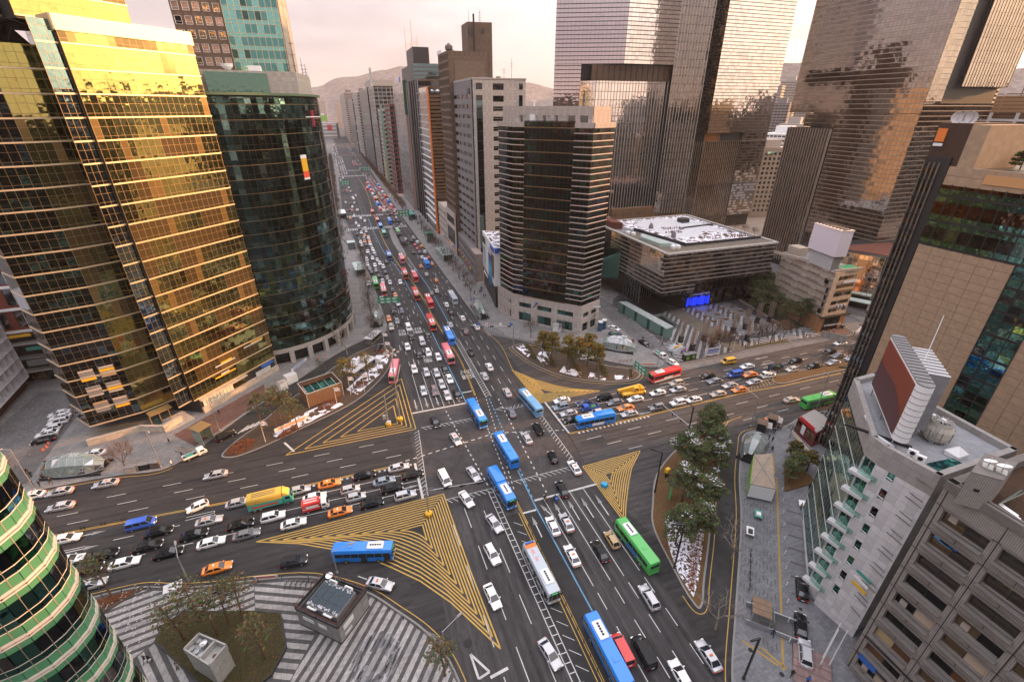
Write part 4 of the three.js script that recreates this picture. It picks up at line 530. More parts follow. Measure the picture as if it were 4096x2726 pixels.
{
const t=new Tower('glass_pavilion','low dark glass gallery with projecting ruled upper floors and a snowy roof garden','building',140,-172);
const fr=(x,y)=>0,X0=110.4,X1=163,Z0=-141.2,Z1=-198,bars=mat(.52,.47,.43,{metalness:.4,roughness:.45});
t.prism('wall',M.black,[[X0 + .4,Z0 - .4],[X1 - .4,Z0 - .4],[X1 - .4,Z1],[X0 + .4,Z1]],13.4,26.6,true);t.prism('wall',M.black,[[X0 + .4,Z0 - .4],[126,Z0 - .4],[126,-158],[X0 + .4,-166]],9.6,13.5,true);t.prism('wall',M.darkStone,[[126.3,-148.2],[172,-148.2],[172,-198],[112.6,-198],[112.6,-158.4],[121.5,-163]],0,13.6);
const gl=(i,f,r)=>pick(r,[[.45,M.gSmoke2],[.35,M.gSmoke],[.2,M.gOffice]]),o={rows:[[1.5,'g'],[.18,'b']],bay:1.8,bandM:bars,bandD:.24,tilt:.01,glass:gl};
t.facade([X0,Z0],[X1,Z0],{...o,y0:13.5,y1:26.8});t.facade([X0,Z0],[125.8,Z0],{...o,y0:9.9,y1:13.5});t.facade([X0,-182],[X0,Z0],{...o,y0:9.9,y1:26.8,glass:(i,f,r)=>(i>13&&f>4?M.gSilver2:gl(i,f,r))});t.facade([X1,Z0],[X1,Z1],{...o,y0:13.5,y1:26.8});
t.facade([126,-147.8],[171.8,-147.8],{rows:[[6.5,'g'],[6.4,'g']],bay:1.9,y0:.3,y1:13.3,mullM:M.darkSteel,mullW:.14,mullD:.25,rails:true,tilt:.006,glass:(i,f,r)=>pick(r,[[.5,M.gOffice],[.3,M.gBronze],[.2,M.gBlack]])});t.facade([112.2,-170],[112.2,-158],{rows:[[4.6,'g'],[4.6,'g']],bay:1.9,y0:.3,y1:9.6,mullM:M.steel,mullW:.1,mullD:.2,tilt:.006,glass:()=>M.gOffice});t.facade([112.4,-158],[121.4,-162.8],{rows:[[4.6,'g'],[4.6,'g']],bay:1.9,y0:.3,y1:9.6,mullM:M.steel,mullW:.1,mullD:.2,tilt:.006,glass:()=>M.gOffice});
t.prism('side_wing',M.gTeal2,[[103,-178],[110,-172],[110,-196],[103,-198]],7,21,true);
const rim=t.solid('roof_edge',M.lightTile);rim.box((X0 + X1)/ 2,27,Z0 + .4,X1 - X0 + .8,.6,1.4);rim.box(X0,27,(Z0 + Z1)/ 2,1.4,.6,Z0 - Z1);rim.box(X1,27,(Z0 + Z1)/ 2,1.4,.6,Z0 - Z1);rim.box((X0 + X1)/ 2,27,Z1,X1 - X0,.6,1.4);
t.prism('roof',M.roofGrey,[[X0 + .6,Z0 - .6],[X1 - .6,Z0 - .6],[X1 - .6,Z1 + .6],[X0 + .6,Z1 + .6]],26.6,26.8);t.prism('roof_terrace',M.slate,[[112,-142.6],[162,-142.6],[162,-147],[124,-148.6],[118,-176],[112,-176]],26.8,26.9);
t.prism('roof_garden',M.snowBed,[[124.4,-149.6],[160,-149],[161,-197],[117,-197],[119,-178]],26.8,27.15);t.prism('snow_patch',M.snow,[[128,-160],[138,-158],[146,-166],[156,-160],[158,-190],[136,-195],[124,-186]],27.15,27.22);t.prism('snow_patch',M.snow,[[120,-152],[123.6,-151],[119.4,-172],[117.4,-170]],26.9,26.98);t.prism('snow_patch',M.snow,[[140,-151],[150,-150.6],[150,-153],[141,-153.4]],27.15,27.21);
const w=t.solid('planter_wall',M.darkStone);w.box(121.6,27.6,-163,.5,1.2,30,.17);w.box(143,27.5,-148.6,38,1,.5);w.box(150,27.4,-174,20,.8,.5,.1);w.box(150,27.8,-184,4,2.6,4);const s2=t.solid('stone',M.greyTile);for(const[x,z,h]of[[128,-178,2.6],[127.6,-161,3],[140,-172,1.2]])s2.lathe(x,z,[[1.1,27],[.95,27 + h*.6],[.4,27 + h],[.01,27 + h]],7);
const v=t.solid('roof_plant',M.whitePaint);for(const[x,z]of[[117.6,-147.6],[119.6,-147.2],[114.4,-171],[113.2,-173.4]])v.lathe(x,z,[[1,26.9],[1,27.9],[.7,28.1],[.01,28.1]],10);t.prism('skylight',M.frosted,[[114,-151],[118.6,-150],[116.4,-164],[112.8,-164]],26.9,28.2);t.prism('lift_house',M.rust,[[111.6,-184],[115.6,-182],[115.6,-196],[111.6,-196]],26.8,29.8);
const bz=t.solid('shrub_patch',mat(.16,.07,.035)),rr=rng(3);for(let i=0;i<260;i++){const k=[[133,-168,4],[137,-175,5],[148,-156,9],[155,-154,5]][i % 4],x=k[0]+(rr()- .5)*2*k[2],z=k[1]+(rr()- .5)*k[2]*.8;bz.tube([x,27.1,z],[x +(rr()- .5)*.4,27.5 + rr()*.5,z +(rr()- .5)*.4],.16,.05,4,false);}
const blu=mat(.02,.05,.75,{emissive:lin(.02,.06,1),emissiveIntensity:.4});for(let i=0;i<9;i++)t.piece('lit_blue_sign_panel',i % 3===1?.8:1.15,i % 3===1?3.2:4,.1,129.5 + i*1.32,2.6,-147.5,0,blu,0,0);t.done();
const l=new THREE.PointLight(0x2040ff,25,30);l.position.set(135.5,3,-145.8);l.castShadow=true;l.shadow.radius=20;t.o.parent.add(l);
const{FontLoader}=await import('three/addons/loaders/FontLoader.js'),{TextGeometry}=await import('three/addons/geometries/TextGeometry.js');const font=await new FontLoader().loadAsync('fonts/droid/droid_sans_bold.typeface.json');
globalThis.sceneText=(s,size,depth=.06)=>{const g=new TextGeometry(s,{font,size,depth,curveSegments:3});g.computeBoundingBox();g.translate(-g.boundingBox.max.x / 2,0,0);return g;};
const e=mesh('sign_lettering',sceneText("samsung d'light",.85),M.whitePaint,t.o);e.position.set(135.6 - 140,5.4,-147.4 + 172);
}
{
const t=new Tower('corner_building','six storey beige corner building carrying a blank white billboard on its roof','building',168,-122);
const F0=[160.6,-111.4],F1=[173.4,-112],Bk=[174.6,-137.6],Bl=[165.4,-139];
const w=mat(.56,.47,.37,{map:T.tile}),w2=mat(.34,.26,.22,{map:T.tile}),rows=[7.4,10.4,13.6,16.8,20].map((y)=>[y,1.7]);
t.punched(F0,F1,{y0:6,y1:23.4,rows,cols:[[2.6,9.6]],panes:6,wall:w,depth:.35,glass:(i,f,r)=>pick(r,[[.5,M.gBronze],[.3,M.gSilver2],[.2,M.gGreen2]])});t.prism('wall',w,[Bl,[161,-112],[173.2,-112.5],Bk],5.9,23.2);
const L=(s,y,l,h,m,n,off=.1)=>{const dx=F0[0]- Bl[0],dz=F0[1]- Bl[1],k=hypot(dx,dz);t.piece(n,l,h,.2,Bl[0]+ dx*s -(-dz / k)*-off,y,Bl[1]+ dz*s +(dx / k)*off,atan2(-dz,dx),m,0,0);};
for(let y=6.6;y<23;y +=2.7)for(let i=0;i<9;i++)L((i + .5)/ 9,y + .35,2.9,.7,(i + round(y))% 3?w2:w,'stone_panel');L(.9,19.6,1.6,2,M.gGreen2,'window_pane');L(.93,8.4,1.2,2.4,M.gBlack,'window_pane');L(.95,11,.7,14,M.darkStone,'dark_strip');
const base=mat(.40,.20,.09,{map:T.tile});t.prism('base_wall',base,[[160.2,-111],[173.7,-111.6],[174.6,-137.6],[165,-139]],0,6.1);for(let i=0;i<4;i++)t.piece('shop_window',1.7,5,.1,163.2 + i*2.1,2.9,-110.98 - i*.09,-.04,M.gBlack,0,0);t.piece('cornice',14.2,.5,1,167,6.2,-111,-.045,M.darkStone,0,0);
{const g=sceneText('EATTHROOME PLACE',.62),e=mesh('sign_lettering',g,M.whitePaint,t.o);e.position.set(166.6 - 168,2.4,-110.6 + 122);e.rotation.y=-.04;}
t.piece('sign_strip',8,.9,.2,168,16,-111.35,-.045,M.bronze,0,0);for(let i=0;i<8;i++)t.piece('sign_letter',.6,.9,.2,166.4 + i*.8,19.4,-111.3,-.045,M.whitePaint,0,0);for(let i=0;i<6;i++)t.piece('sign_letter',.6,.6,.2,166.6 + i*.85,9.8,-111.3,-.045,[M.blue,M.whitePaint][i % 2],0,0);
const rp=t.solid('parapet',w);rp.box(167,23.8,-111.8,13,1.1,.5,-.045);rp.box(163,23.8,-125.4,.5,1.1,27.4,.172);t.prism('roof',M.roofGrey,[Bl,[161,-112],[173.2,-112.5],Bk],23.2,23.4);t.prism('roof_house',w,[[165.6,-132],[170,-131.6],[170.6,-137],[166,-137.6]],23.3,26.5);t.piece('roof_edge',8,.4,3.4,170,23.6,-115,0,M.green,0,0);
t.done();
const b=new Tower('billboard','blank white box billboard on a louvred stand above the beige corner building','billboard',166,-120),q=(x,z)=>[x,z],bx=[[162.6,-126.6],[160.4,-113.8],[165.2,-113],[167.6,-126]];
b.prism('stand',M.steel,inset(bx,.8),23.4,28.6);for(let i=0;i<26;i++){const s=i / 25;b.piece('stand_louvre',.16,5,.16,mixf(163.2,161.2,s),26,mixf(-126,-114.6,s),1.4,M.whitePaint,0,0);}
b.prism('blank_board',mat(.70,.62,.66,{roughness:.6}),bx,28.6,37.6,true);const fr=b.solid('board_frame',mat(.75,.6,.5));fr.prism(bx.map((p,i)=>[p[0]+[0,-.15,.15,.1][i],p[1]+[-.15,.1,.15,-.1][i]]),37.6,38);for(let i=0;i<8;i++)b.piece('roof_beam',4.6,.4,.35,mixf(165.2,163,i / 7),38.2,mixf(-125.4,-114,i / 7),.1,M.darkSteel,0,0);b.done();
}
{
const t=new Tower('panelled_tower','beige stone panelled tower with green glass bands and a dark louvred corner strip','tower',116,-50);
const X=104,Za=-58.2,Zb=-43,Zc=-37.6,Ze=-4;
t.prism('wall',M.darkStone,[[X + .5,Za - 4],[X + .5,Ze],[150,Ze],[150,-64],[X + 3,-64]],0,66.4);
const panel=(z0,z1,y0,y1,w,h)=>{const n=max(1,round((z1 - z0)/ w)),k=max(1,round((y1 - y0)/ h)),dw=(z1 - z0)/ n,dh=(y1 - y0)/ k;for(let i=0;i<n;i++)for(let j=0;j<k;j++)t.piece('stone_panel',dw - .05,dh - .05,.35,X + .18 +((i*7 + j*3)% 5)*.006,y0 +(j + .5)*dh,z0 +(i + .5)*dw,-PI / 2,M.tan);};
panel(Za,Zb,0,52.4,2.4,1.5);panel(Zc,Ze,0,52.4,2.4,1.5);
const g=(i,f,r)=>pick(r,[[.6,M.gTeal2],[.25,M.gOffice],[.15,M.gTeal]]),o={rows:[[.35,'s',M.darkSteel],[1.45,'g'],[1.25,'g'],[1.2,'g']],bay:1.7,mullM:M.darkSteel,mullW:.14,mullD:.2,rails:true,tilt:.006,glass:g};
t.facade([X + .1,Zb],[X + .1,Zc],{...o,y0:6,y1:52.4,bay:1.8});
const up={rows:[[.4,'s',M.darkSteel],[.95,'s',M.gTeal],[2.2,'g'],[.95,'s',M.gTeal]],bay:2,mullM:M.darkSteel,mullW:.13,mullD:.22,tilt:.006,glass:(i,f,r)=>(f>0?M.gRed:pick(r,[[.7,M.gOffice],[.3,M.gGreen3]]))};
t.facade([X + .1,Za - .4],[X + .1,Ze],{...up,y0:52.4,y1:63.6});
{const n=26;for(let i=0;i<n;i++)for(let j=0;j<2;j++)t.piece('stone_panel',2,1.55,.4,X + .2,64.2 + j*1.6,Za + 1 + i*2.02,-PI / 2,M.tan);t.piece('sign_board',15,1.5,.15,X - .06,65,Za + 13.4,-PI / 2,mat(.52,.27,.11),0,0);}
t.prism('roof',M.roofGrey,[[X + .3,Za],[X + .3,Ze],[150,Ze],[150,-63]],65.6,65.8);t.prism('roof_snow',M.snow,[[112,-60],[112,-40],[116,-40],[116,-58]],65.8,65.9);
const dk=t.solid('corner_strip',M.darkSteel);dk.box(X + 1.6,34,-60.4,3.4,68,4.2);const bar=t.solid('louvre_bar',mat(.20,.17,.14,{metalness:.5,roughness:.45}));for(const[dx,dz]of[[-.35,-62.3],[-.35,-61.4],[-.35,-60.6],[-.35,-59.8],[.6,-62.8],[1.4,-62.8]])bar.tube([X + dx,0,dz],[X + dx,67,dz],.16,.16,6);for(let y=2;y<66;y +=3.1){t.piece('ring_bar',3.6,.12,.3,X - .5,y,-61.2,-PI / 2,M.darkSteel,0,0);t.piece('window_pane',2.4,1,.1,X - .12,y + 1.5,-61,-PI / 2,y<12?M.gSilver2:M.gSmoke2);}
const hs=mat(.085,.042,.025,{map:T.speck});t.prism('stair_block',hs,[[X + .2,-62.6],[X + .2,-57.2],[X + 12,-57.2],[X + 12,-62.6]],65.6,73.6);t.prism('stair_block',M.tan,[[X + .1,-57.2],[X + .1,-54.6],[X + 12,-54.6],[X + 12,-57.2]],65.6,73.4);t.piece('roof_sign',1.5,2.2,.2,X - .1,71.6,-61.4,-PI / 2,M.orange,0,0);t.piece('roof_sign',1.5,.5,.2,X - .1,70,-61.4,-PI / 2,M.whitePaint,0,0);
const ds=t.solid('satellite_dish',mat(.55,.52,.5));for(const z of[-60.6,-59.3,-58.4]){const s=[];for(let k=0;k<12;k++)s.push(k / 6*PI);for(let k=0;k<12;k++){const f=(q,r,o)=>[X + 1 + o,74.5 + sin(s[q % 12])*r,z + cos(s[q % 12])*r];ds.quad(f(k,1,0),f(k + 1,1,0),f(k + 1,.5,.3),f(k,.5,.3));ds.tri(f(k,.5,.3),f(k + 1,.5,.3),[X + 1.4,74.5,z],[0,0],[1,0],[0,1]);}ds.tube([X + 1.2,73.6,z],[X + 1.3,74.5,z],.12);}
t.done();
}
{
const t=new Tower('office_block','brown office block with thick white frames behind the beige panelled tower','building',306,-126),X=290;
t.prism('wall',mat(.16,.09,.05),[[X + .5,-164],[X + .5,-116],[X + 40,-116],[X + 40,-164]],0,74);t.prism('upper_block',mat(.42,.28,.15),[[X + 6,-164],[X + 6,-118],[X + 40,-118],[X + 40,-164]],74,81);
for(let y=14;y<74;y +=11.4){t.piece('white_frame',48,1,1,X,y,-140,-PI / 2,M.whitePaint,0,0);for(let z=-162;z<-118;z +=10)for(let k=0;k<7;k++)t.piece('floor_band',9,.4,.5,X + .3,y + 1.6 + k*1.5,z + 5,-PI / 2,mat.band??=mat(.24,.14,.07),0,0);}for(let z=-164;z<=-114;z +=10)t.piece('white_frame',1,62,1.1,X,43,z,-PI / 2,M.whitePaint,0,0);
for(const[z,h]of[[-150,9],[-144,6],[-138,12]]){const a=t.solid('aerial',M.darkSteel);a.tube([X + 8,81,z],[X + 8,81 + h,z],.2,.1,5);}t.done();
}
function cityBlock(label,group,x0,x1,z0,z1,h,w){const o=thing('office_block',label,'building',x0,0,z0,0,group),B=nB(),F=nB();B.box((x1 - x0)/ 2,h / 2,(z1 - z0)/ 2,x1 - x0,h,z1 - z0);for(let y=3;y<h;y +=3.8)F.box((x1 - x0)/ 2,y,(z1 - z0)/ 2,x1 - x0 + .6,1.7,z1 - z0 + .6);F.box((x1 - x0)/ 2,h,(z1 - z0)/ 2,x1 - x0 + .4,1.4,z1 - z0 + .4);mesh('window_wall',B.geo(),M.gOffice,o);mesh('floor_bands',F.geo(),w,o);}
{
const r=rng(61),W=[M.greyTile,M.brownTile,M.concPlain,M.tan,M.darkStone,M.lightTile];let k=0;const row=(label,group,list)=>list.forEach(([x0,x1,z0,z1,h])=>cityBlock(label,group,x0,x1,z0,z1,h,W[k++ % 6]));
row('unseen office block added east along the cross street, behind the beige tower','added office blocks east along the cross street',[[132,168,-16,24,92],[172,206,-67,-26,58],[214,250,-60,-16,64],[262,300,-46,-6,52],[310,344,-40,0,66],[352,400,-32,-4,60],[300,340,10,60,84],[410,450,-20,40,80],[350,400,10,60,88],[450,500,-160,-112,78],[470,540,-8,20,72],[520,560,-100,-66,62],[560,640,10,60,92],[520,600,-170,-112,84]]);  // added out of view: the first shades the round building, the rest fill reflections
row('office block south along the avenue, behind the concrete block','office blocks south along the avenue',[[64,100,26,70,72],[66,110,80,130,84],[64,100,140,190,66],[64,110,200,280,90],[-44,-6,26,64,74],[-50,-6,74,120,86],[-44,-8,130,190,70],[-60,-6,200,280,80],[120,170,60,120,70],[180,240,50,110,60],[-110,-60,40,100,64],[-110,-70,120,180,78]]);
row('office block west along the cross street, beyond the round green building','office blocks west along the cross street',[[-180,-120,-60,-20,60],[-260,-200,-60,-10,74],[-180,-142,-160,-112,66],[-270,-200,-170,-112,82]]);
}
{
const t=new Tower('corner_building','white tiled corner building with green glass front, rooftop sign box and cooling tower','building',74,-34);
const G0=[78.4,-45.4],K0=[65.8,-33],K1=[65.4,-30.8],K2=[66.2,-24.4],E1=[82,-24.4],E0=[84,-45.6],wt=mat(.76,.75,.75,{map:T.tile});
t.prism('wall',wt,inset([K0,K1,K2,E1,E0,G0],.6),0,33.2);
t.facade(G0,K0,{y0:3.2,y1:30.6,rows:[[.12,'b'],[.95,'g'],[1.4,'g'],[1.0,'g']],bay:1.25,bandM:mat(.50,.49,.46),bandD:.16,bandX:.1,tilt:.01,glass:(i,f,r)=>pick(r,[[.5,M.gJade2],[.3,M.gJade],[.2,M.gTeal2]]),mullM:M.steel,mullW:.06,mullD:.1});
const cols=[[.9,1.7]],rows=[];for(let y=4.2;y<31;y +=3.46)rows.push([y,2.5]);
t.punched(K0,K1,{y0:3,y1:31,rows,cols:[[.15,1.8]],panes:2,wall:wt,frame:M.steel,depth:.3,glass:()=>M.gJade2});for(const[y]of rows){t.piece('balcony_edge',2.9,.5,1.1,65.2,y - .45,-32.1,-1.39,wt,0,0);t.piece('glass_rail',2.6,.9,.08,65,y + .2,-31.2,-1.5,M.clear,0,0);}
const W2=[];for(let y=5.2;y<30;y +=3.46)W2.push([y,1.9]);
t.punched(K1,K2,{y0:0,y1:31,rows:W2,cols:[[1.5,.85]],panes:1,wall:wt,frame:M.steel,depth:.3,glass:(i,f,r)=>r()<.6?M.gJade2:M.gOffice});for(const[y]of W2){t.piece('window_bar',.85,.09,.1,65.48,y + .55,-28.85,-1.695,M.whitePaint,0,0);t.piece('joint_band',4,.12,.06,65.92,y + 2.8,-26.4,-1.695,M.greyTile,0,0);t.piece('joint_band',3.2,.12,.06,65.95,y + .2,-26.2,-1.695,M.greyTile,0,0);}
for(const[y,L,m]of[[12.4,2.8,M.teal],[11.2,2.8,M.whitePaint],[10,3,M.yellowPaint]])t.piece('sign_strip',L,.45,.16,65.75,y,-26.7,-1.695,m,0,0);
const pr=t.solid('parapet',mat(.42,.39,.37,{map:T.tile})),seg=[G0,K0,K1,K2,E1,E0];seg.forEach((a,i)=>{const b=seg[(i + 1)% 6],dx=b[0]- a[0],dz=b[1]- a[1],L=hypot(dx,dz),n=[-dz / L,dx / L];pr.box((a[0]+ b[0])/ 2 - n[0]*.35,32.5,(a[1]+ b[1])/ 2 - n[1]*.35,L,3.4,.75,atan2(-dz,dx));});
t.prism('roof',mat(.40,.41,.43,{map:T.speck}),inset(seg,.8),33.2,33.3);
for(const[x,z]of[[78,-30],[79.4,-32.4],[77,-33]])t.piece('paving_slab',.9,.12,.6,x,33.4,z,.5,M.cream,0,0);
t.piece('duct',.35,.35,8,67.6,33.6,-33.4,.5,M.darkSteel,0,0);const du=t.solid('duct',M.steel);du.tube([70,33.8,-37],[66.8,33.8,-33.2],.4,.4,8);du.tube([66.8,33.8,-33.2],[66.7,33.8,-30.4],.4,.4,8);for(const k of[.2,.5,.8])du.box(mixf(70,66.8,k),34.1,mixf(-37,-33.2,k),1.2,.15,.2,.7);
t.prism('tile_pit',M.gTeal2,[[68,-27],[72.4,-26.6],[72.6,-25.4],[68.2,-25.6]],33.3,33.6);const sk=t.solid('pyramid_skylight',M.whitePaint);{const c=[73.8,-27],b=[[-1.1,.9],[1.1,.9],[1.1,-.9],[-1.1,-.9]];for(let i=0;i<4;i++){const p=b[i],q=b[(i + 1)% 4];sk.tri([c[0]+ p[0],33.9,c[1]+ p[1]],[c[0]+ q[0],33.9,c[1]+ q[1]],[c[0],34.9,c[1]],[0,0],[1,0],[0,1]);}sk.box(c[0],33.6,c[1],2,.6,1.6);}
const hp=t.solid('handrail',M.steel);for(const x of[74.2,74.9]){hp.tube([x,33.3,-29.6],[x,34.6,-29.6],.04,.04,5);hp.tube([x,34.6,-29.6],[x,34.6,-29],.04,.04,5);hp.tube([x,34.6,-29],[x,33.3,-29],.04,.04,5);}
t.done();
const s=new Tower('roof_sign','rust red sign box with ribbed rounded white ends on the white building roof','sign',71.4,-36.4),P0=[66.8,-31.3],P1=[77.5,-42.0],yb=35,yt=43.9;
const dx=P1[0]- P0[0],dz=P1[1]- P0[1],L=hypot(dx,dz),ux=dx / L,uz=dz / L,nx=-uz,nz=ux,th=1.9;
const at=(u,v)=>[P0[0]+ ux*u + nx*v,P0[1]+ uz*u + nz*v],ry=atan2(-uz,ux);
const out=[at(0,0),at(L,0)];for(let i=1;i<8;i++){const a=i / 8*PI;out.push(at(L + sin(a)*th / 2,th / 2 - cos(a)*th / 2));}out.push(at(L,th),at(0,th));for(let i=1;i<8;i++){const a=i / 8*PI;out.push(at(-sin(a)*th / 2,th / 2 + cos(a)*th / 2));}
s.prism('casing',M.whitePaint,out,yb,yt,true);s.prism('top_rim',M.roofGrey,out,yt,yt + .18);
{const p=at(L / 2,-.04),q=s.solid('red_face',mat(.20,.042,.018,{roughness:.55})),q2=s.solid('dark_wave',mat(.085,.032,.034,{roughness:.55}));q.box(p[0],(yb + yt)/ 2 + .4,p[1],L - .3,yt - yb - 1.4,.1,ry);const w=[];for(let i=0;i<=12;i++){const u=.2 +(L - .4)*i / 12,y=yb + 3.4 + sin(i / 12*5)*.8 + i / 12*2.6;w.push([u,y]);}for(let i=0;i<12;i++){const f=(u,y)=>{const r=at(u,-.115);return[r[0],y,r[1]];};q2.quad(f(w[i + 1][0],yb + .4),f(w[i][0],yb + .4),f(w[i][0],w[i][1]),f(w[i + 1][0],w[i + 1][1]));}}
for(let k=1;k<10;k++){const y=yb +(yt - yb)*k / 10,B=s.solid('rib',M.roofGrey);for(let i=0;i<10;i++){const a=i / 10*PI,b=(i + 1)/ 10*PI,f=(q)=>{const r=at(-sin(q)*(th / 2 + .03),th / 2 - cos(q)*(th / 2 + .03));return[r[0],y,r[1]];};B.tube(f(a),f(b),.05,.05,4,false);}}
for(let i=0;i<15;i++){const p=at(.3 +(L - .6)*i / 14,th / 2);s.piece('roof_rib',.16,.14,th - .1,p[0],yt + .24,p[1],ry,M.concPlain,0,0);}
{const a=at(L*.25,th),b=at(L*.25,th + 2.6),c=at(L*.8,th + 2.6),d=at(L*.8,th);s.prism('back_box',M.roofGrey,[a,b,c,d],yb,yt - .05,true);for(let i=0;i<9;i++){const p=at(L*.25 +(L*.55)*i / 8,th + 1.3);s.piece('roof_rib',.16,.14,2.5,p[0],yt + .04,p[1],ry,M.whitePaint,0,0);}const q=at(L*.55,th + .8),m=s.solid('mast',M.whitePaint);m.tube([q[0],yt,q[1]],[q[0]+ 1,yt + 6.5,q[1]- .6],.07,.05,6);const lg=s.solid('support_leg',M.steel);for(const[u,v]of[[.3,.4],[L*.5,.4],[L - .3,.4],[L*.3,th + 2],[L*.75,th + 2]]){const r=at(u,v);lg.tube([r[0],33.2,r[1]],[r[0],yb + .1,r[1]],.12,.12,6);}}
s.done();
const ct=new Tower('cooling_tower','round cream cooling tower with an open fan on the white building roof','cooling tower',74.8,-30.3),b=ct.solid('drum',mat(.62,.57,.48,{map:T.speck})),cx=ct.x,cz=ct.z;b.lathe(cx,cz,[[1.2,33.5],[1.6,33.9],[1.75,34.6],[1.7,35.4],[1.35,36],[1.25,36.6],[1.18,36.6],[1.15,35.8],[.01,35.7]],28);for(let i=0;i<8;i++){const a=i / 4*PI;ct.piece('seam',.06,1.6,.08,cx + cos(a)*1.76,34.7,cz - sin(a)*1.76,a + PI / 2,M.concPlain,0,0);}for(let i=0;i<5;i++)ct.piece('fan_blade',1.1,.06,.3,cx + cos(i*1.2566)*.6,36.3,cz - sin(i*1.2566)*.6,i*1.2566,M.darkSteel,.2,0);const f=ct.solid('fan_guard',M.whitePaint);for(let i=0;i<6;i++){const a=i / 6*PI;f.tube([cx - cos(a)*1.2,36.65,cz + sin(a)*1.2],[cx + cos(a)*1.2,36.65,cz - sin(a)*1.2],.04,.04,4);}f.lathe(cx,cz,[[.32,36.5],[.32,36.9],[.01,36.95]],12);const ld=ct.solid('ladder',M.steel);for(const o of[-.2,.2])ld.tube([cx - 1.8,33.4,cz + .6 + o],[cx - 1.6,36.4,cz + .6 + o],.04,.04,4);for(let k=0;k<8;k++)ld.tube([cx - 1.8 + k*.025,33.7 + k*.36,cz + .4],[cx - 1.8 + k*.025,33.7 + k*.36,cz + .8],.03,.03,4);ct.done();
[[67.1,-28.5],[66.9,-27.4],[78.4,-33.4]].forEach(([x,z],i)=>{const u=new Tower('air_conditioner',['white twin fan outdoor unit by the parapet, nearer the sign box','white twin fan outdoor unit by the parapet, beside the tiled pit','small white outdoor unit behind the cooling tower on the white building'][i],'air conditioner',x,z);const m=u.solid('casing',M.whitePaint);m.box(x,34.1,z,.5,1.6,1.1,.4);const fn=u.solid('fan_grille',M.darkSteel);for(const y of[33.75,34.5]){const q=[];for(let k=0;k<14;k++)q.push(k / 7*PI);const c=cos(.4),s2=sin(.4),p=(a,r)=>[x - c*.27 + cos(a)*r*s2*-1,y + sin(a)*r,z + s2*.27 - cos(a)*r*c];for(let k=0;k<14;k++){fn.tri(p(q[(k + 1)% 14],.3),p(q[k],.3),p(0,0),[0,0],[1,0],[0,1]);fn.tri(p(q[k],.3),p(q[(k + 1)% 14],.3),p(0,0),[0,0],[1,0],[0,1]);}}u.done();});
}
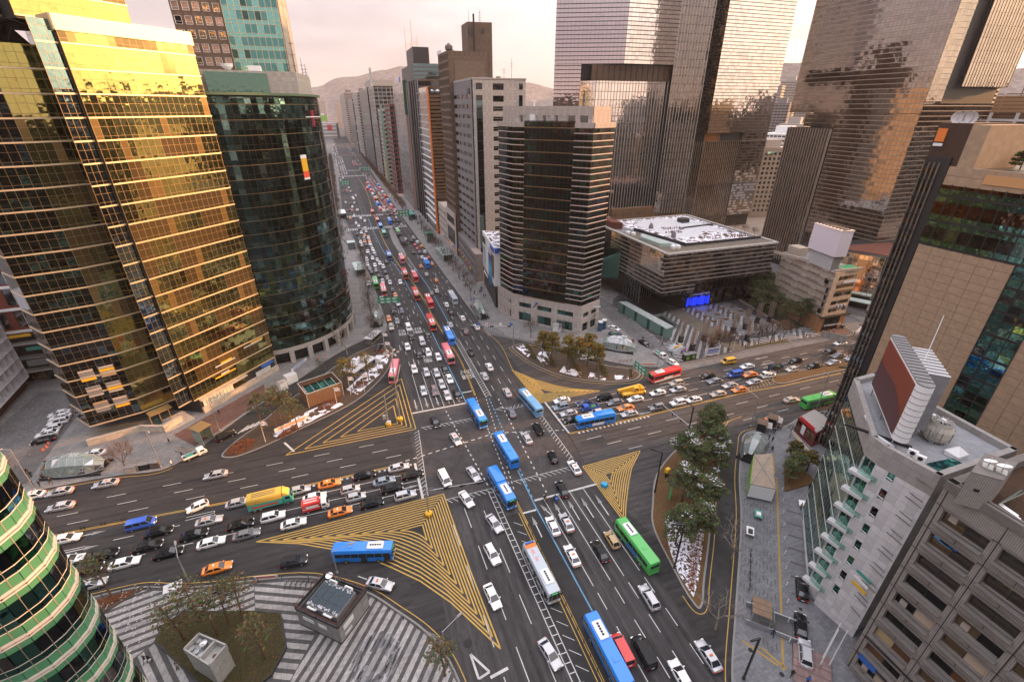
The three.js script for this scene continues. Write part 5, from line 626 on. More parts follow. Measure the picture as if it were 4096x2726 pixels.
{
const t=new Tower('office_block','ribbed grey concrete office block with deep twin pane windows nearest on the right','building',66,-14),X=61.6,Z0=-22,Z1=14;
const rows=[];for(let f=0;f<9;f++)rows.push([1.6 + f*3.72,2.1]);rows.reverse().reverse();
const cols=[];for(let i=0;i<6;i++)cols.push([1 + i*5.7,4.6]);
const lit=mat(.42,.33,.16,{roughness:.6}),bl=mat(.45,.36,.27,{roughness:.5}),wd=mat(.16,.08,.04,{metalness:.4,roughness:.2});
t.punched([X,Z0],[X,Z1],{y0:0,y1:36.4,rows,cols,panes:2,wall:M.concrete,depth:.75,frame:M.darkStone,sill:.7,sillM:M.concPlain,glass:(i,f,r,j)=>{const q=r();return f>5?(q<.8?M.gSmoke2:M.gBronze):q<.25?wd:q<.42?bl:q<.55?M.gBronze:q<.62?lit:M.gBlack;}});
t.prism('wall',M.concrete,[[X + .8,Z0 + .02],[X + .8,Z1],[84,Z1],[84,Z0 + .02]],0,36);const j=t.solid('joint',M.darkStone);for(let f=0;f<=9;f++)j.box(X - .01,.6 + f*3.72 + 3.3,(Z0 + Z1)/ 2,.04,.09,Z1 - Z0);for(let i=0;i<=6;i++)j.box(X - .012,18,Z0 + .5 + i*5.7,.04,36,.09);for(const[a]of[[0]])for(let i=0;i<6;i++)for(let f=0;f<9;f++)j.box(X - .014,1.6 + f*3.72 - .8,Z0 + 1 + i*5.7 + 2.3,.04,1.4,.07);
for(let i=0;i<6;i++)for(let f=0;f<9;f++){t.piece('lintel',4.9,.3,.4,X - .04,1.6 + f*3.72 + 2.28,Z0 + 1 + i*5.7 + 2.3,-PI / 2,M.concPlain,0,0);if((i*5 + f*3)% 4===0)t.piece('office_furniture',.8,.9,.3,X + .6,1.6 + f*3.72 + .6 +(f>5?.6:0),Z0 + 2 + i*5.7,-PI / 2,M.cream,0,0);}
const pr=t.solid('parapet',M.concPlain);pr.box(X + .3,36.6,(Z0 + Z1)/ 2,1,1.1,Z1 - Z0);pr.box(X + 11,36.6,Z0 + .4,22,1.1,.9);t.prism('roof',mat(.34,.27,.21,{map:T.bedding}),[[X + .9,Z0 + .9],[X + .9,Z1],[84,Z1],[84,Z0 + .9]],36,36.1);const hp=[[60.0,-20.1],[61.7,-18.1],[66.6,-19.3],[65.1,-21.6]];
t.prism('stair_house',M.concrete,[hp[0],hp[1],hp[2],hp[3]],36,40.4);t.prism('stair_house_roof',M.concPlain,hp,40.4,40.55);{const m=[(hp[0][0]+ hp[1][0])/ 2,(hp[0][1]+ hp[1][1])/ 2],a=atan2(-(hp[1][1]- hp[0][1]),hp[1][0]- hp[0][0]);t.piece('vent_window',.5,.35,.1,mixf(hp[0][0],hp[1][0],.45),38.4,mixf(hp[0][1],hp[1][1],.45),a,M.black,0,0);}
const pp=t.solid('roof_pipe',M.chrome),q=[[67.8,-18.2],[62.7,-17.7],[62.4,-15.6]];for(const o of[0,.35]){pp.tube([q[0][0]+ o,37.1,q[0][1]+ o],[q[1][0]+ o,37.1,q[1][1]],.11,.11,8);pp.tube([q[1][0]+ o,37.1,q[1][1]],[q[2][0]+ o,37.1,q[2][1]- o],.11,.11,8);}
t.piece('sign_board',2.4,1.2,.2,X - .2,4.2,Z0 + 2.2,-PI / 2,M.blue,0,0);t.piece('cable_pipe',14,.12,.2,X - .1,7.9,Z0 + 7.5,-PI / 2,M.darkSteel,0,0);t.piece('cable_pipe',14,.12,.2,X - .1,4.1,Z0 + 7.5,-PI / 2,M.darkSteel,0,0);t.done();
[[62.6,-20.0],[63.1,-19.0]].forEach(([x,z],i)=>{const d=thing('satellite_dish',['white satellite dish on the concrete stair house, nearer the white building','white satellite dish on the concrete stair house, the larger one'][i],'satellite dish',x,40.55,z),B=nB(),r=.55 + i*.08,n=18,f=(k,q)=>{const a=k / n*2*PI;return[cos(a)*q*r*.9 - .1,.9 + sin(a)*q*r*.35 -(1 - q*q)*.16,sin(a)*q*r*.95];};for(let k=0;k<n;k++){B.quad(f(k + 1,1),f(k,1),f(k,.6),f(k + 1,.6));B.quad(f(k + 1,.6),f(k,.6),f(k,.05),f(k + 1,.05));}mesh('reflector',B.geo(),M.whitePaint,d);const S=nB();S.tube([0,0,0],[-.05,.75,0],.06,.05,6);S.tube([-.1,.75,0],[-.35,1.35,.05],.025,.02,4);S.box(-.35,1.36,.05,.12,.12,.12);S.box(0,.06,0,1.2,.1,.9,.4);mesh('stand',S.geo(),M.steel,d);});
}
{
const t=new Tower('round_building','green glass building with curved white ledges at the bottom left corner','building',-34,-33.7),cx=-29.2,cz=-33.7,R=4,out=[];for(let a=90;a>=-90;a -=10)out.push([a]);
const pt=(a,r=R)=>[cx + cos(a*D2R)*r,cz - sin(a*D2R)*r],outline=(r)=>[[-64,cz - r],...Array.from({length:19},(_,i)=>pt(90 - i*10,r)),[-64,cz + r]];
const pale=mat(.58,.52,.47,{roughness:.55}),fr=mat(.30,.28,.22,{metalness:.3,roughness:.5});t.prism('wall',M.black,outline(R - .35),0,58);
const segs=[];for(let a=90;a>-90;a -=20)segs.push([pt(a),pt(a - 20)]);const strip=[];for(let x=-29.2;x>-62;x -=1.7){strip.push([[x - 1.7,cz - R],[x,cz - R]]);strip.push([[x,cz + R],[x - 1.7,cz + R]]);}
for(let y=2;y<56;y +=4)for(const[a,b]of[...segs,...strip]){
const dx=b[0]- a[0],dz=b[1]- a[1],L=hypot(dx,dz),ry=atan2(-dz,dx),n=[-dz / L,dx / L],m=[(a[0]+ b[0])/ 2,(a[1]+ b[1])/ 2],P=(k,h,d,yy,o,mt,w=L - .05,v=1)=>t.piece(k,w,h,d,m[0]+ n[0]*o,yy,m[1]+ n[1]*o,ry +(v?(t.r()- .5)*.012:0),mt,0,v);
P('ledge',.2,.55,y,.2,pale,L + .14,0);P('ledge',.12,.4,y - .3,.12,pale,L + .1,0);P('green_panel',.85,.08,y + .55,.03,M.jadePanel);P('frame_rail',.09,.2,y + 1.02,.06,pale,L + .05,0);P('window_pane',.55,.08,y + 1.35,0,M.gJade2);P('frame_rail',.08,.18,y + 1.66,.06,pale,L + .05,0);P('window_pane',1.3,.08,y + 2.36,0,pick(t.r,[[.3,M.gBlack],[.25,M.gOffice],[.3,M.gJade2],[.15,M.gSmoke2]]));P('green_panel',.62,.08,y + 3.36,.03,M.jadePanel);P('mullion',3.8,.14,y + 2,.03,fr,.07,0);
}
t.done();
}
{
const t=new Tower('shop_building','red brick building with white framed windows and shop signs behind the parking court','building',-98,-166),a=[-112,-162],b=[-88.6,-163.4];
t.prism('wall',M.darkStone,[[-112,-164.6],[-88.8,-165.6],[-88.8,-176],[-112,-180]],0,16);t.punched(a,b,{y0:16,y1:36,rows:[[18.4,5],[25.2,5],[31.6,3.6]],cols:[[1,4.4],[8,5.6],[15.4,6]],panes:3,wall:M.brick,depth:.3,frame:M.whitePaint,glass:(i,f,r)=>r()<.6?M.gOffice:M.gSmoke});for(const y of[17.4,24.2,30.8])t.piece('ledge',23.6,.7,.7,-100.3,y,-162.5,.06,M.whitePaint,0,0);t.prism('wall',M.brick,[[-112,-162.4],[-88.6,-163.8],[-88.6,-176],[-112,-180]],16,36);
const cl=t.solid('column',M.concPlain);for(const x of[-93.4,-106])cl.tube([x,0,-163],[x,15,-163],.8,.8,14);t.piece('ledge',23,.5,2.4,-100,13.4,-163,.06,M.lightTile,0,0);t.piece('ledge',23,.5,2.4,-100,8.8,-163,.06,M.roofGrey,0,0);t.piece('ledge',23,.5,2.4,-100,4.4,-163,.06,M.lightTile,0,0);
t.piece('shop_sign',9,1.9,.3,-94,7.4,-161.8,.06,M.roofGrey,0,0);t.piece('shop_sign',7,1,.3,-93.6,12,-161.8,.06,M.teal,0,0);t.piece('shop_sign',5,.8,.3,-97,16.4,-161.6,.06,M.yellowPaint,0,0);t.piece('shop_sign',2.4,1.6,.3,-91,14.8,-161.6,.06,M.yellowPaint,0,0);t.piece('shop_sign',3,1.2,.3,-90.4,4,-161.8,.06,M.brick,0,0);for(let i=0;i<6;i++)t.piece('shop_window',3,3.2,.1,-109 + i*3.6,2.2,-163.6,.06,i % 2?M.gBronze:M.gOffice);t.done();
}
{
const a=[-97.6,-146],b=[-100.4,-161.8],t=new Tower('faceted_building','white building with deep pyramid shaped window surrounds at the left edge','building',-108,-152),wm=mat(.60,.58,.60,{roughness:.7});
const A=[-97,-128],B=[-100.4,-161.8],dx=B[0]- A[0],dz=B[1]- A[1],L=hypot(dx,dz),ux=dx / L,uz=dz / L,nx=-uz,nz=ux,f=(s,y,o)=>[A[0]+ ux*s + nx*o,y,A[1]+ uz*s + nz*o];
t.prism('wall',wm,[[A[0]- .9,A[1]],[B[0]- .9,B[1]+ .2],[-130,B[1]],[-130,A[1]]],3,26);const S=t.solid('window_surround',wm),n=11,w=L / n,fh=3.3;
for(let r=0;r<7;r++)for(let i=0;i<n;i++){const s0=i*w,y0=3 + r*fh,c=[f(s0,y0,.5),f(s0 + w,y0,.5),f(s0 + w,y0 + fh,.5),f(s0,y0 + fh,.5)],d=[f(s0 + w*.3,y0 + fh*.28,-.6),f(s0 + w*.7,y0 + fh*.28,-.6),f(s0 + w*.7,y0 + fh*.72,-.6),f(s0 + w*.3,y0 + fh*.72,-.6)];for(let k=0;k<4;k++){const e=(k + 1)% 4;S.quad(c[k],c[e],d[e],d[k]);}const m=f(s0 + w / 2,y0 + fh / 2,-.62);t.piece('window_pane',w*.44,fh*.46,.1,m[0],m[1],m[2],atan2(-uz,ux),M.black);}
t.prism('base',M.rust,[[A[0]- 1,A[1]],[B[0]- 1,B[1]],[-128,B[1]],[-128,A[1]]],0,3);t.done();
}
function clipHalf(poly,nx,nz,d){const out=[];for(let i=0;i<poly.length;i++){const a=poly[i],b=poly[(i + 1)% poly.length],da=a[0]*nx + a[1]*nz - d,db=b[0]*nx + b[1]*nz - d;if(da>=0)out.push(a);if((da>=0)!==(db>=0)){const t=da /(da - db);out.push([a[0]+(b[0]- a[0])*t,a[1]+(b[1]- a[1])*t]);}}return out;}
function polyArea(p){return abs(p.reduce((s,q,i)=>{const r=p[(i + 1)% p.length];return s + q[0]*r[1]- r[0]*q[1];},0))/ 2;}
function strips(host,poly,deg,period,w,mats,y0,y1,off=0){
const nx=-sin(deg*D2R),nz=cos(deg*D2R),ds=poly.map((p)=>p[0]*nx + p[1]*nz),lo=min(...ds),hi=max(...ds);let k=0;
for(let d=ceil(lo / period)*period - period + off;d<hi;d +=period,k++){const q=clipHalf(clipHalf(poly,nx,nz,d),-nx,-nz,-(d + w));if(q.length>2&&polyArea(q)>.2)mesh('paving_strip',nB().prism(q,y0,y1 +(k % 3)*.002).geo(),mats[k % mats.length],host);}
}
const byName=(n)=>scene.children.find((o)=>o.name===n),plazaE=byName('plaza'),plazaW=byName('plaza_001');plazaE.material=plazaW.material=M.plazaDark;
const lightMats=[M.paveLight,M.paveL2=mat(.46,.445,.43,{map:T.stone}),M.paveL3=mat(.56,.54,.52,{map:T.stone})];
strips(plazaW,[[-6.6,-56.8],[-2.3,-52.2],[1.7,-47],[3.7,-42.8],[4.8,-38],[5.2,-30],[-25,-30],[-22,-41],[-18.6,-46.9],[-15.1,-53.4]],126,1.45,.82,lightMats,.12,.137);
strips(plazaW,[[-6.8,-57.2],[-16,-63.3],[-26,-66.2],[-25,-60],[-20.6,-57.8],[-19.4,-52],[-21,-49],[-22.2,-41],[-18.7,-47],[-15.2,-53.5]],24,1.45,.82,lightMats,.12,.137);
strips(plazaW,[[-58,-71.8],[-45,-71.3],[-40,-69.4],[-33,-67.5],[-26.1,-66.2],[-25.1,-60.1],[-36.5,-64.2],[-39,-63],[-39.7,-60.2],[-42,-58.1],[-60,-52]],-8,1.4,.8,lightMats,.12,.137);
strips(plazaW,[[-42,-57.9],[-39.5,-59.8],[-29,-50],[-22.4,-42],[-25,-30],[-60,-30],[-60,-51.8]],59,1.5,.85,lightMats,.12,.137);
{
const r=rng(8),c=[-6.4,-46],m=[M.roofGrey,M.paveMid,M.paveSE];for(let i=0;i<70;i++){const a=r()*6.28,q=2.1 + r()*1.7,x=c[0]+ cos(a)*q,z=c[1]+ sin(a)*q*.95;mesh('paving_strip',nB().box(x,.14,z,1.3 + r(),.016,.34,-126*D2R).geo(),m[i % 3],plazaW);}
}
{
const zone=(x0,x1,z0,z1)=>[[x0,z0],[x1,z0],[x1,z1],[x0,z1]],mm=[M.paveL2,M.paveLight];
for(let i=0;i<8;i++){const x0=126.6 + i*6,x1=x0 + 6;strips(plazaE,zone(x0,min(x1,172),x0<150?-147:-127,-109 +(i>5?1.2:0)),i % 2?45:-45,2.05,1.0,mm,.12,.137);}
strips(plazaE,[[108.6,-143],[119,-147],[119,-109.2],[104,-109],[104,-127]],-45,2.05,1,mm,.12,.137);strips(plazaE,[[97,-109],[103.8,-109],[103.8,-123],[99.8,-123]],45,2.05,1,mm,.12,.137);strips(plazaE,[[100.2,-158],[102,-156],[99.6,-124],[99.2,-124]],40,2,1,mm,.12,.137);strips(plazaE,[[100.6,-196],[111,-196],[111,-171],[104.6,-166],[101,-160]],40,2,1,mm,.12,.137);
mesh('stone_path',nB().prism([[119.4,-147.2],[126.2,-147.2],[126.2,-109.4],[119.4,-109.2]],.12,.136).geo(),M.slate,plazaE);mesh('dark_paving',nB().prism([[105,-165],[126,-165],[119,-147.4],[109,-146]],.12,.136).geo(),M.darkStone,plazaE);mesh('brick_paving',nB().prism([[160.4,-110.6],[173.6,-111.2],[172.6,-107],[160,-107.2]],.12,.142).geo(),M.brickPave,plazaE);
const p3=byName('pavement_002');strips(p3,[[187.4,-150],[187.4,-114],[191,-110.8],[212,-111],[212,-150]],45,2.05,1,mm,.12,.137);
const p1=byName('pavement_001');strips(p1,[[92.8,-150],[97,-158],[97.4,-130],[95.4,-119],[93.4,-117]],45,1.9,.9,[M.paveMid],.12,.137);
}
{
const host=byName('pavement_003'),u=[-Math.SQRT1_2,Math.SQRT1_2],v=[Math.SQRT1_2,Math.SQRT1_2],r=rng(4),at=(s,t)=>[82.9 + u[0]*s + v[0]*t,-55.4 + u[1]*s + v[1]*t];
for(let t=-6.4;t<-.4;t +=.62)for(let s=((t*7)% 1 + 1)*1.2;s<42;s +=3.1){const p=at(s,t);if(p[0]>52)mesh('dark_paver',unitBox(1.1,.02,.16,0),M.paveDark,host).position.set(p[0],.134,p[1]),host.children.at(-1).rotation.y=-135*D2R;}
const g=(a,b,w)=>{const dx=b[0]- a[0],dz=b[1]- a[1],L=hypot(dx,dz);mesh('guide_strip',nB().box((a[0]+ b[0])/ 2,.137,(a[1]+ b[1])/ 2,L,.02,w,atan2(-dz,dx)).geo(),M.guide??=mat(.52,.34,.09,{map:T.speck}),host);};
g([89.7,-63.4],[84.4,-57.4],.34);g(at(-1.4,0),at(44,0),.34);g([49.2,-29.8],[51.6,-25],.34);g([51.2,-28],[52.4,-24.2],.34);
for(const[x,z]of[[78,-48],[75.4,-45.5],[73.1,-43.1],[70.7,-40.8],[68.4,-38.3],[66,-36],[63.4,-33.4]])mesh('dark_paver',unitBox(3.6,.02,.5,0),M.paveDark,host).position.set(x + 1.3,.135,z + 1.2),host.children.at(-1).rotation.y=-44*D2R;
const court=byName('pavement'),w=[M.whitePaint];for(let i=0;i<190;i++){const x=-82 - r()*14,z=-113 - r()*38;mesh('white_paver',unitBox(.32,.02,.22,0),M.lightTile,court).position.set(x +(z + 113)*.12,.135,z);}mesh('cobbled_court',nB().prism([[-98,-111.5],[-84,-110.4],[-84.5,-154],[-96,-156]],.12,.134).geo(),M.paveMid,court);mesh('asphalt_lane',nB().prism([[-84,-110.4],[-78.4,-110],[-80.4,-154],[-84.5,-154]],.12,.134).geo(),M.paveDark,court);
mesh('brick_paving',nB().prism([[-52,-119.4],[-45.5,-112.4],[-31,-131],[-33,-139]],.12,.134).geo(),M.brickPave,court);
}
const leafTex=(cols)=>{const r=rng(2),t=grayTex(32,()=>{const k=floor(r()*cols.length),c=cols[k];return c.map((q)=>q*(.75 + .5*r()));},1);t.magFilter=THREE.NearestFilter;return t;};
const leafMat=(cols)=>new THREE.MeshStandardMaterial({map:leafTex(cols),roughness:.9});
M.leafOlive=leafMat([[.52,.40,.13],[.42,.36,.12],[.33,.33,.12],[.27,.28,.11]]);M.leafDark=leafMat([[.30,.33,.19],[.24,.28,.16],[.36,.36,.21]]);M.leafGrey=leafMat([[.34,.34,.21],[.28,.29,.18],[.40,.36,.22]]);M.leafHedge=leafMat([[.38,.33,.10],[.28,.28,.11],[.2,.22,.1]]);M.leafBrown=leafMat([[.46,.27,.15],[.36,.21,.12],[.55,.33,.2]]);
function tuft(B,x,y,z,s,r,flatY=.5){const a=r()*6.283,b=(r()- .5)*1.6,c=cos(a)*s,d=sin(a)*s,e=s*(.5 + r()*.6),u=[r(),r()];const p=[x - c,y - b*s*flatY,z - d],q=[x + c,y + b*s*flatY,z + d],t=[x - d*.7*(r()<.5?1:-1),y + e*flatY,z + c*.7];B.tri(p,q,t,u,u,u);}
function pine(seed,h,o){
const r=rng(seed),T0=nB(),C=nB(),S=nB(),bend=[(r()- .5)*h*.14,(r()- .5)*h*.14],ax=(t)=>[bend[0]*t*t,h*t,bend[1]*t*t],tr=o.trunk??.2;
for(let k=0;k<7;k++)T0.tube(ax(k / 7),ax((k + 1)/ 7),tr*(1 - k*.11),tr*(1 -(k + 1)*.11),7,false);
for(let i=0;i<o.clumps;i++){
const t=o.from +(1 - o.from)*pow((i + .6)/ o.clumps,.9),a=i*2.4 + r()*.8,reach=o.spread*(1 - .72*pow((t - o.from)/(1 - o.from),1.6))*(.45 + .65*r()),b=ax(min(1,t)),sn=o.snow&&r()<o.snow,c=[b[0]+ cos(a)*reach,b[1]+ .25*reach +(r()- .5)*.6,b[2]+ sin(a)*reach],R=(o.size??1.1)*(.7 + .6*r());
T0.tube(ax(max(.05,t - .06)),c,tr*.32,.03,5,false);
for(let k=0;k<o.tufts;k++){const p=r()*6.283,q=sqrt(r()),y=(r()- .35)*.9;tuft(C,c[0]+ cos(p)*q*R,c[1]+ y*R*.62*(1.15 - q*.6),c[2]+ sin(p)*q*R,(o.leafSize??.26)*(.6 + .8*r()),r,.7);if(sn&&y>.3&&q<.75&&r()<.8)tuft(S,c[0]+ cos(p)*q*R,c[1]+ y*R*.62 + .12,c[2]+ sin(p)*q*R,.24,r,.3);}
if(o.twig)for(let k=0;k<o.twig;k++){const p=r()*6.283,q=R*(.5 + .5*r());T0.tube(c,[c[0]+ cos(p)*q,c[1]+(r()- .4)*R*.7,c[2]+ sin(p)*q],.03,.012,3,false);}
}
return{trunk:[T0.geo(),o.bark],crown:[C.geo(),o.leaf],snow:S.empty?null:[S.geo(),M.snow]};
}
function plant(name,parts,label,cat,x,z,turn,s=1,group,y=.15){const o=thing(name,label,cat,x,y,z,turn,group);for(const k in parts)if(parts[k])mesh(k,parts[k][0],parts[k][1],o);o.scale.setScalar(s);return o;}
function bare(seed,h,o={}){
const r=rng(seed),B=nB(),grow=(p,d,len,rad,lv)=>{const q=[p[0]+ d[0]*len,p[1]+ d[1]*len,p[2]+ d[2]*len];B.tube(p,q,rad,rad*.68,lv>2?6:3,false);if(!lv)return;const n=lv>3?3:2 +(r()<.6);for(let i=0;i<n;i++){const a=r()*6.283,k=(o.open??.62)*(.5 + r());const e=[d[0]+ cos(a)*k,d[1]+ .18 +(r()- .5)*.35,d[2]+ sin(a)*k],l=hypot(...e);grow(q,e.map((v)=>v / l),len*(.6 + r()*.28),rad*.62,lv - 1);}};
grow([0,0,0],[.03,1,.02],h*(o.stem??.3),o.rad??.16,o.levels??5);const parts={trunk:[B.geo(),o.bark??M.bark]};
if(o.twigs){const S=nB();for(let i=0;i<o.twigs;i++){const a=r()*6.283,b=acos(1 - r()*1.5),q=h*.36*cbrt(r()),x=sin(b)*cos(a)*q,y=h*.62 + cos(b)*q,z=sin(b)*sin(a)*q,l=.5 + r()*.5;S.tube([x,y,z],[x*1.12 +(r()- .5)*l,y + .3 + r()*l,z*1.12 +(r()- .5)*l],.022,.008,3,false);}parts.crown=[S.geo(),o.twigBark??o.bark??M.bark];}
return parts;
}
{
const isl=(n,poly,m,y)=>{const o=mesh(numbered(n),nB().prism(poly,.1,y).geo(),m,scene);o.userData.kind='structure';};
for(const p of[[[48.6,-137],[51.6,-137.6],[52.4,-131],[50,-128.5]],[[53,-128],[57,-133],[58.6,-129],[55,-122],[52.6,-121]],[[56,-116],[59,-119],[63,-113.6],[61,-110.8]],[[63,-109.6],[65.4,-112.6],[69,-108.4],[67.6,-106.8]],[[70.4,-106],[72,-108.6],[75.6,-106.6],[75,-105]]])isl('snow_bed',p,M.snowBed,.24);
const H=(a,b,w,label)=>{const r=rng(round(a[0]*77 + a[1]*13)),o=thing('hedge',label,'hedge',a[0],.16,a[1]),B=nB(),dx=b[0]- a[0],dz=b[1]- a[1],L=hypot(dx,dz),n=round(L*110);for(let i=0;i<n;i++){const s=r(),t=(r()- .5)*w,y=.1 + sqrt(r())*.75;tuft(B,dx*s - dz / L*t,y,dz*s + dx / L*t,.16,r,.8);}mesh('foliage',B.geo(),M.leafHedge,o).userData.kind='stuff';};
H([52.6,-137.6],[51.6,-126.4],1.5,'clipped hedge strip between the first snow bed and the pines on the island');H([58.4,-134],[55.6,-119.6],1.3,'clipped hedge strip under the middle pines of the island');H([63.6,-124.6],[61.4,-111],1.4,'clipped hedge strip near the pointed half of the pine island');H([71,-116],[68.6,-107.6],1.5,'clipped hedge strip between the last two snow beds of the island');H([78.4,-109.2],[76,-105.4],1.2,'clipped hedge at the tip of the island by the red bus');H([57.4,-133.4],[71.4,-116.8],1,'long clipped hedge along the back of the pine island');
const o={from:.45,spread:2.6,clumps:17,tufts:165,leaf:M.leafOlive,bark:M.bark,size:1.25},names=['leftmost','second','third','fourth','fifth','rightmost'];
[[54,-125.7,10],[55.6,-121.5,11.5],[58.6,-115.6,12],[62.4,-114.6,11],[66.4,-116.7,11],[67.7,-112.9,9.5]].forEach(([x,z,h],i)=>plant('pine_tree',pine(31 + i,h,{...o,bark:i % 2?M.barkRed:M.bark}),`yellow green pine on the snowy island, ${names[i]} of the row of six`,'pine tree',x,z,i));
}
{
const o={from:.42,spread:3.1,clumps:20,tufts:190,leaf:M.leafDark,bark:M.bark,size:1.35,snow:.2};
[[74.4,-70.3,11,'dark pine at the head of the triangular island beside the signal mast',0],[78.1,-72.2,10.4,'dark pine behind the signal mast at the widest end of the triangular island',0],[65.5,-66.4,10,'snow dusted dark pine nearest the black lamp on the triangular island',1],[73.6,-65.4,9.6,'dark pine overhanging the service lane kerb on the triangular island',1],[65,-62.2,10.4,'snow dusted pine in the middle of the triangular island',1],[69.2,-60.6,9.6,'bushy dark pine on the service lane side, middle of the triangular island',1],[58.2,-57,9.4,'snow topped dark pine above the green sign on the triangular island',1],[60.4,-53.2,9,'dark pine low on the service lane side of the triangular island',1],[50.4,-48.6,8.8,'pine with bare dark trunk at the snowy point of the island, road side',1],[54.6,-48.2,8.8,'pine with leaning trunk at the snowy point of the island, lane side',1]].forEach(([x,z,h,l,s],i)=>plant('pine_tree',pine(61 + i,h,{...o,snow:s?.32:0}),l,'pine tree',x,z,i*1.3));
const sb=mesh(numbered('snow_bed'),nB().prism([[46.6,-38.4],[49.6,-40.8],[58,-49.4],[57,-53],[52,-54],[48.6,-48],[47,-43]],.12,.2).geo(),(()=>{const m=mat(1,1,1,{map:T.snow.clone()});m.map.repeat.set(.3,.3);return m;})(),scene);sb.userData.kind='structure';
const hd=thing('ground_cover','brown rounded ground cover at the wide end of the triangular island','ground cover',78,.16,-72.6),B=nB(),r=rng(12);for(let i=0;i<2600;i++){const a=r()*6.28,q=sqrt(r());tuft(B,cos(a)*q*4,.1 + r()*.5,sin(a)*q*1.9 + cos(a)*q*-1.2,.16,r);}mesh('foliage',B.geo(),M.leafBrown,hd).userData.kind='stuff';hd.userData.kind='stuff';
const G=nB();for(let i=0;i<9000;i++){const t=r(),x=mixf(47,78,t),z=mixf(-39,-70,t)+(r()- .5)*(3 + 9*t);if(x + z*.86>4.2&&x<78&&x + z>1.6&&x + z<8 + 2*t)tuft(G,x,.2 + r()*.16,z,.13,r);}const gg=mesh(numbered('dry_grass'),G.geo(),M.leafBrown,scene);gg.userData.kind='stuff';tag(gg,'dry brown grass covering the triangular pine island','grass');
}
{
const r=rng(21),bed=(p,y=.2)=>{const o=mesh(numbered('snow_bed'),nB().prism(p,.1,y).geo(),M.snowBed,scene);o.userData.kind='structure';};
bed([[5.6,-149],[4.6,-141],[1,-133],[-6,-123.5],[-9,-127.5],[-2,-138],[2,-149]]);bed([[-10,-119.6],[-19,-113.6],[-27,-109.4],[-28,-113],[-20,-119],[-12.6,-123]]);bed([[-11.4,-141],[-5,-149],[-3,-145],[-9.6,-136.4]]);
const patch=(x,z,w,d,n,label)=>{const B=nB();for(let i=0;i<n;i++){const a=r()*6.28,q=sqrt(r());tuft(B,cos(a)*q*w,.1 + r()*.7*(1.2 - q),sin(a)*q*d,.17,r);}const o=thing('shrubs',label,'shrubs',x,.16,z,.7);o.userData.kind='stuff';mesh('foliage',B.geo(),M.leafBrown,o).userData.kind='stuff';};
patch(-34.6,-108.4,3.4,2.6,2200,'russet shrubs at the rounded west tip of the traffic island');patch(-14,-121,3.4,2,1500,'brown shrubs at the foot of the slatted wooden hut');patch(-4.6,-128.6,2.4,1.6,800,'brown shrub ring in the snow beside the white flags');patch(3.6,-148,2,2.4,700,'brown shrubs under the flagpoles at the north tip of the island');patch(-24,-110.8,3,1.2,900,'brown shrubs along the yellow kerb beside the white banner');patch(-1,-140,2,2,700,'dark brown shrubs beside the snowy low pavilion');
const o={from:.5,spread:2,clumps:13,tufts:48,leaf:M.leafGrey,bark:M.barkRed,size:1.1,twig:4,trunk:.17};
[[-30.2,-113.8,11,'thin red barked pine at the edge of the group left of the wooden hut'],[-26.8,-113.2,11.4,'tallest thin pine of the group left of the wooden hut'],[-26.2,-117.4,10.8,'thin pine standing back towards the service lane left of the hut'],[-23.4,-114.2,11,'thin leaning pine right beside the white vertical banner'],[-21.4,-110.9,9.6,'thin pine growing behind the white kerb side banner'],[-9.3,-128.4,9.4,'thin pine at the right hand corner of the wooden hut'],[-6.8,-127,9.8,'thin pine between the hut and the snowy low pavilion'],[-2.2,-130,9.2,'thin pine in front of the snowy low pavilion beside a flag']].forEach(([x,z,h,l],i)=>plant('pine_tree',pine(91 + i,h,{...o,leaf:i>4?M.leafOlive:M.leafGrey}),l,'pine tree',x,z,i));
}
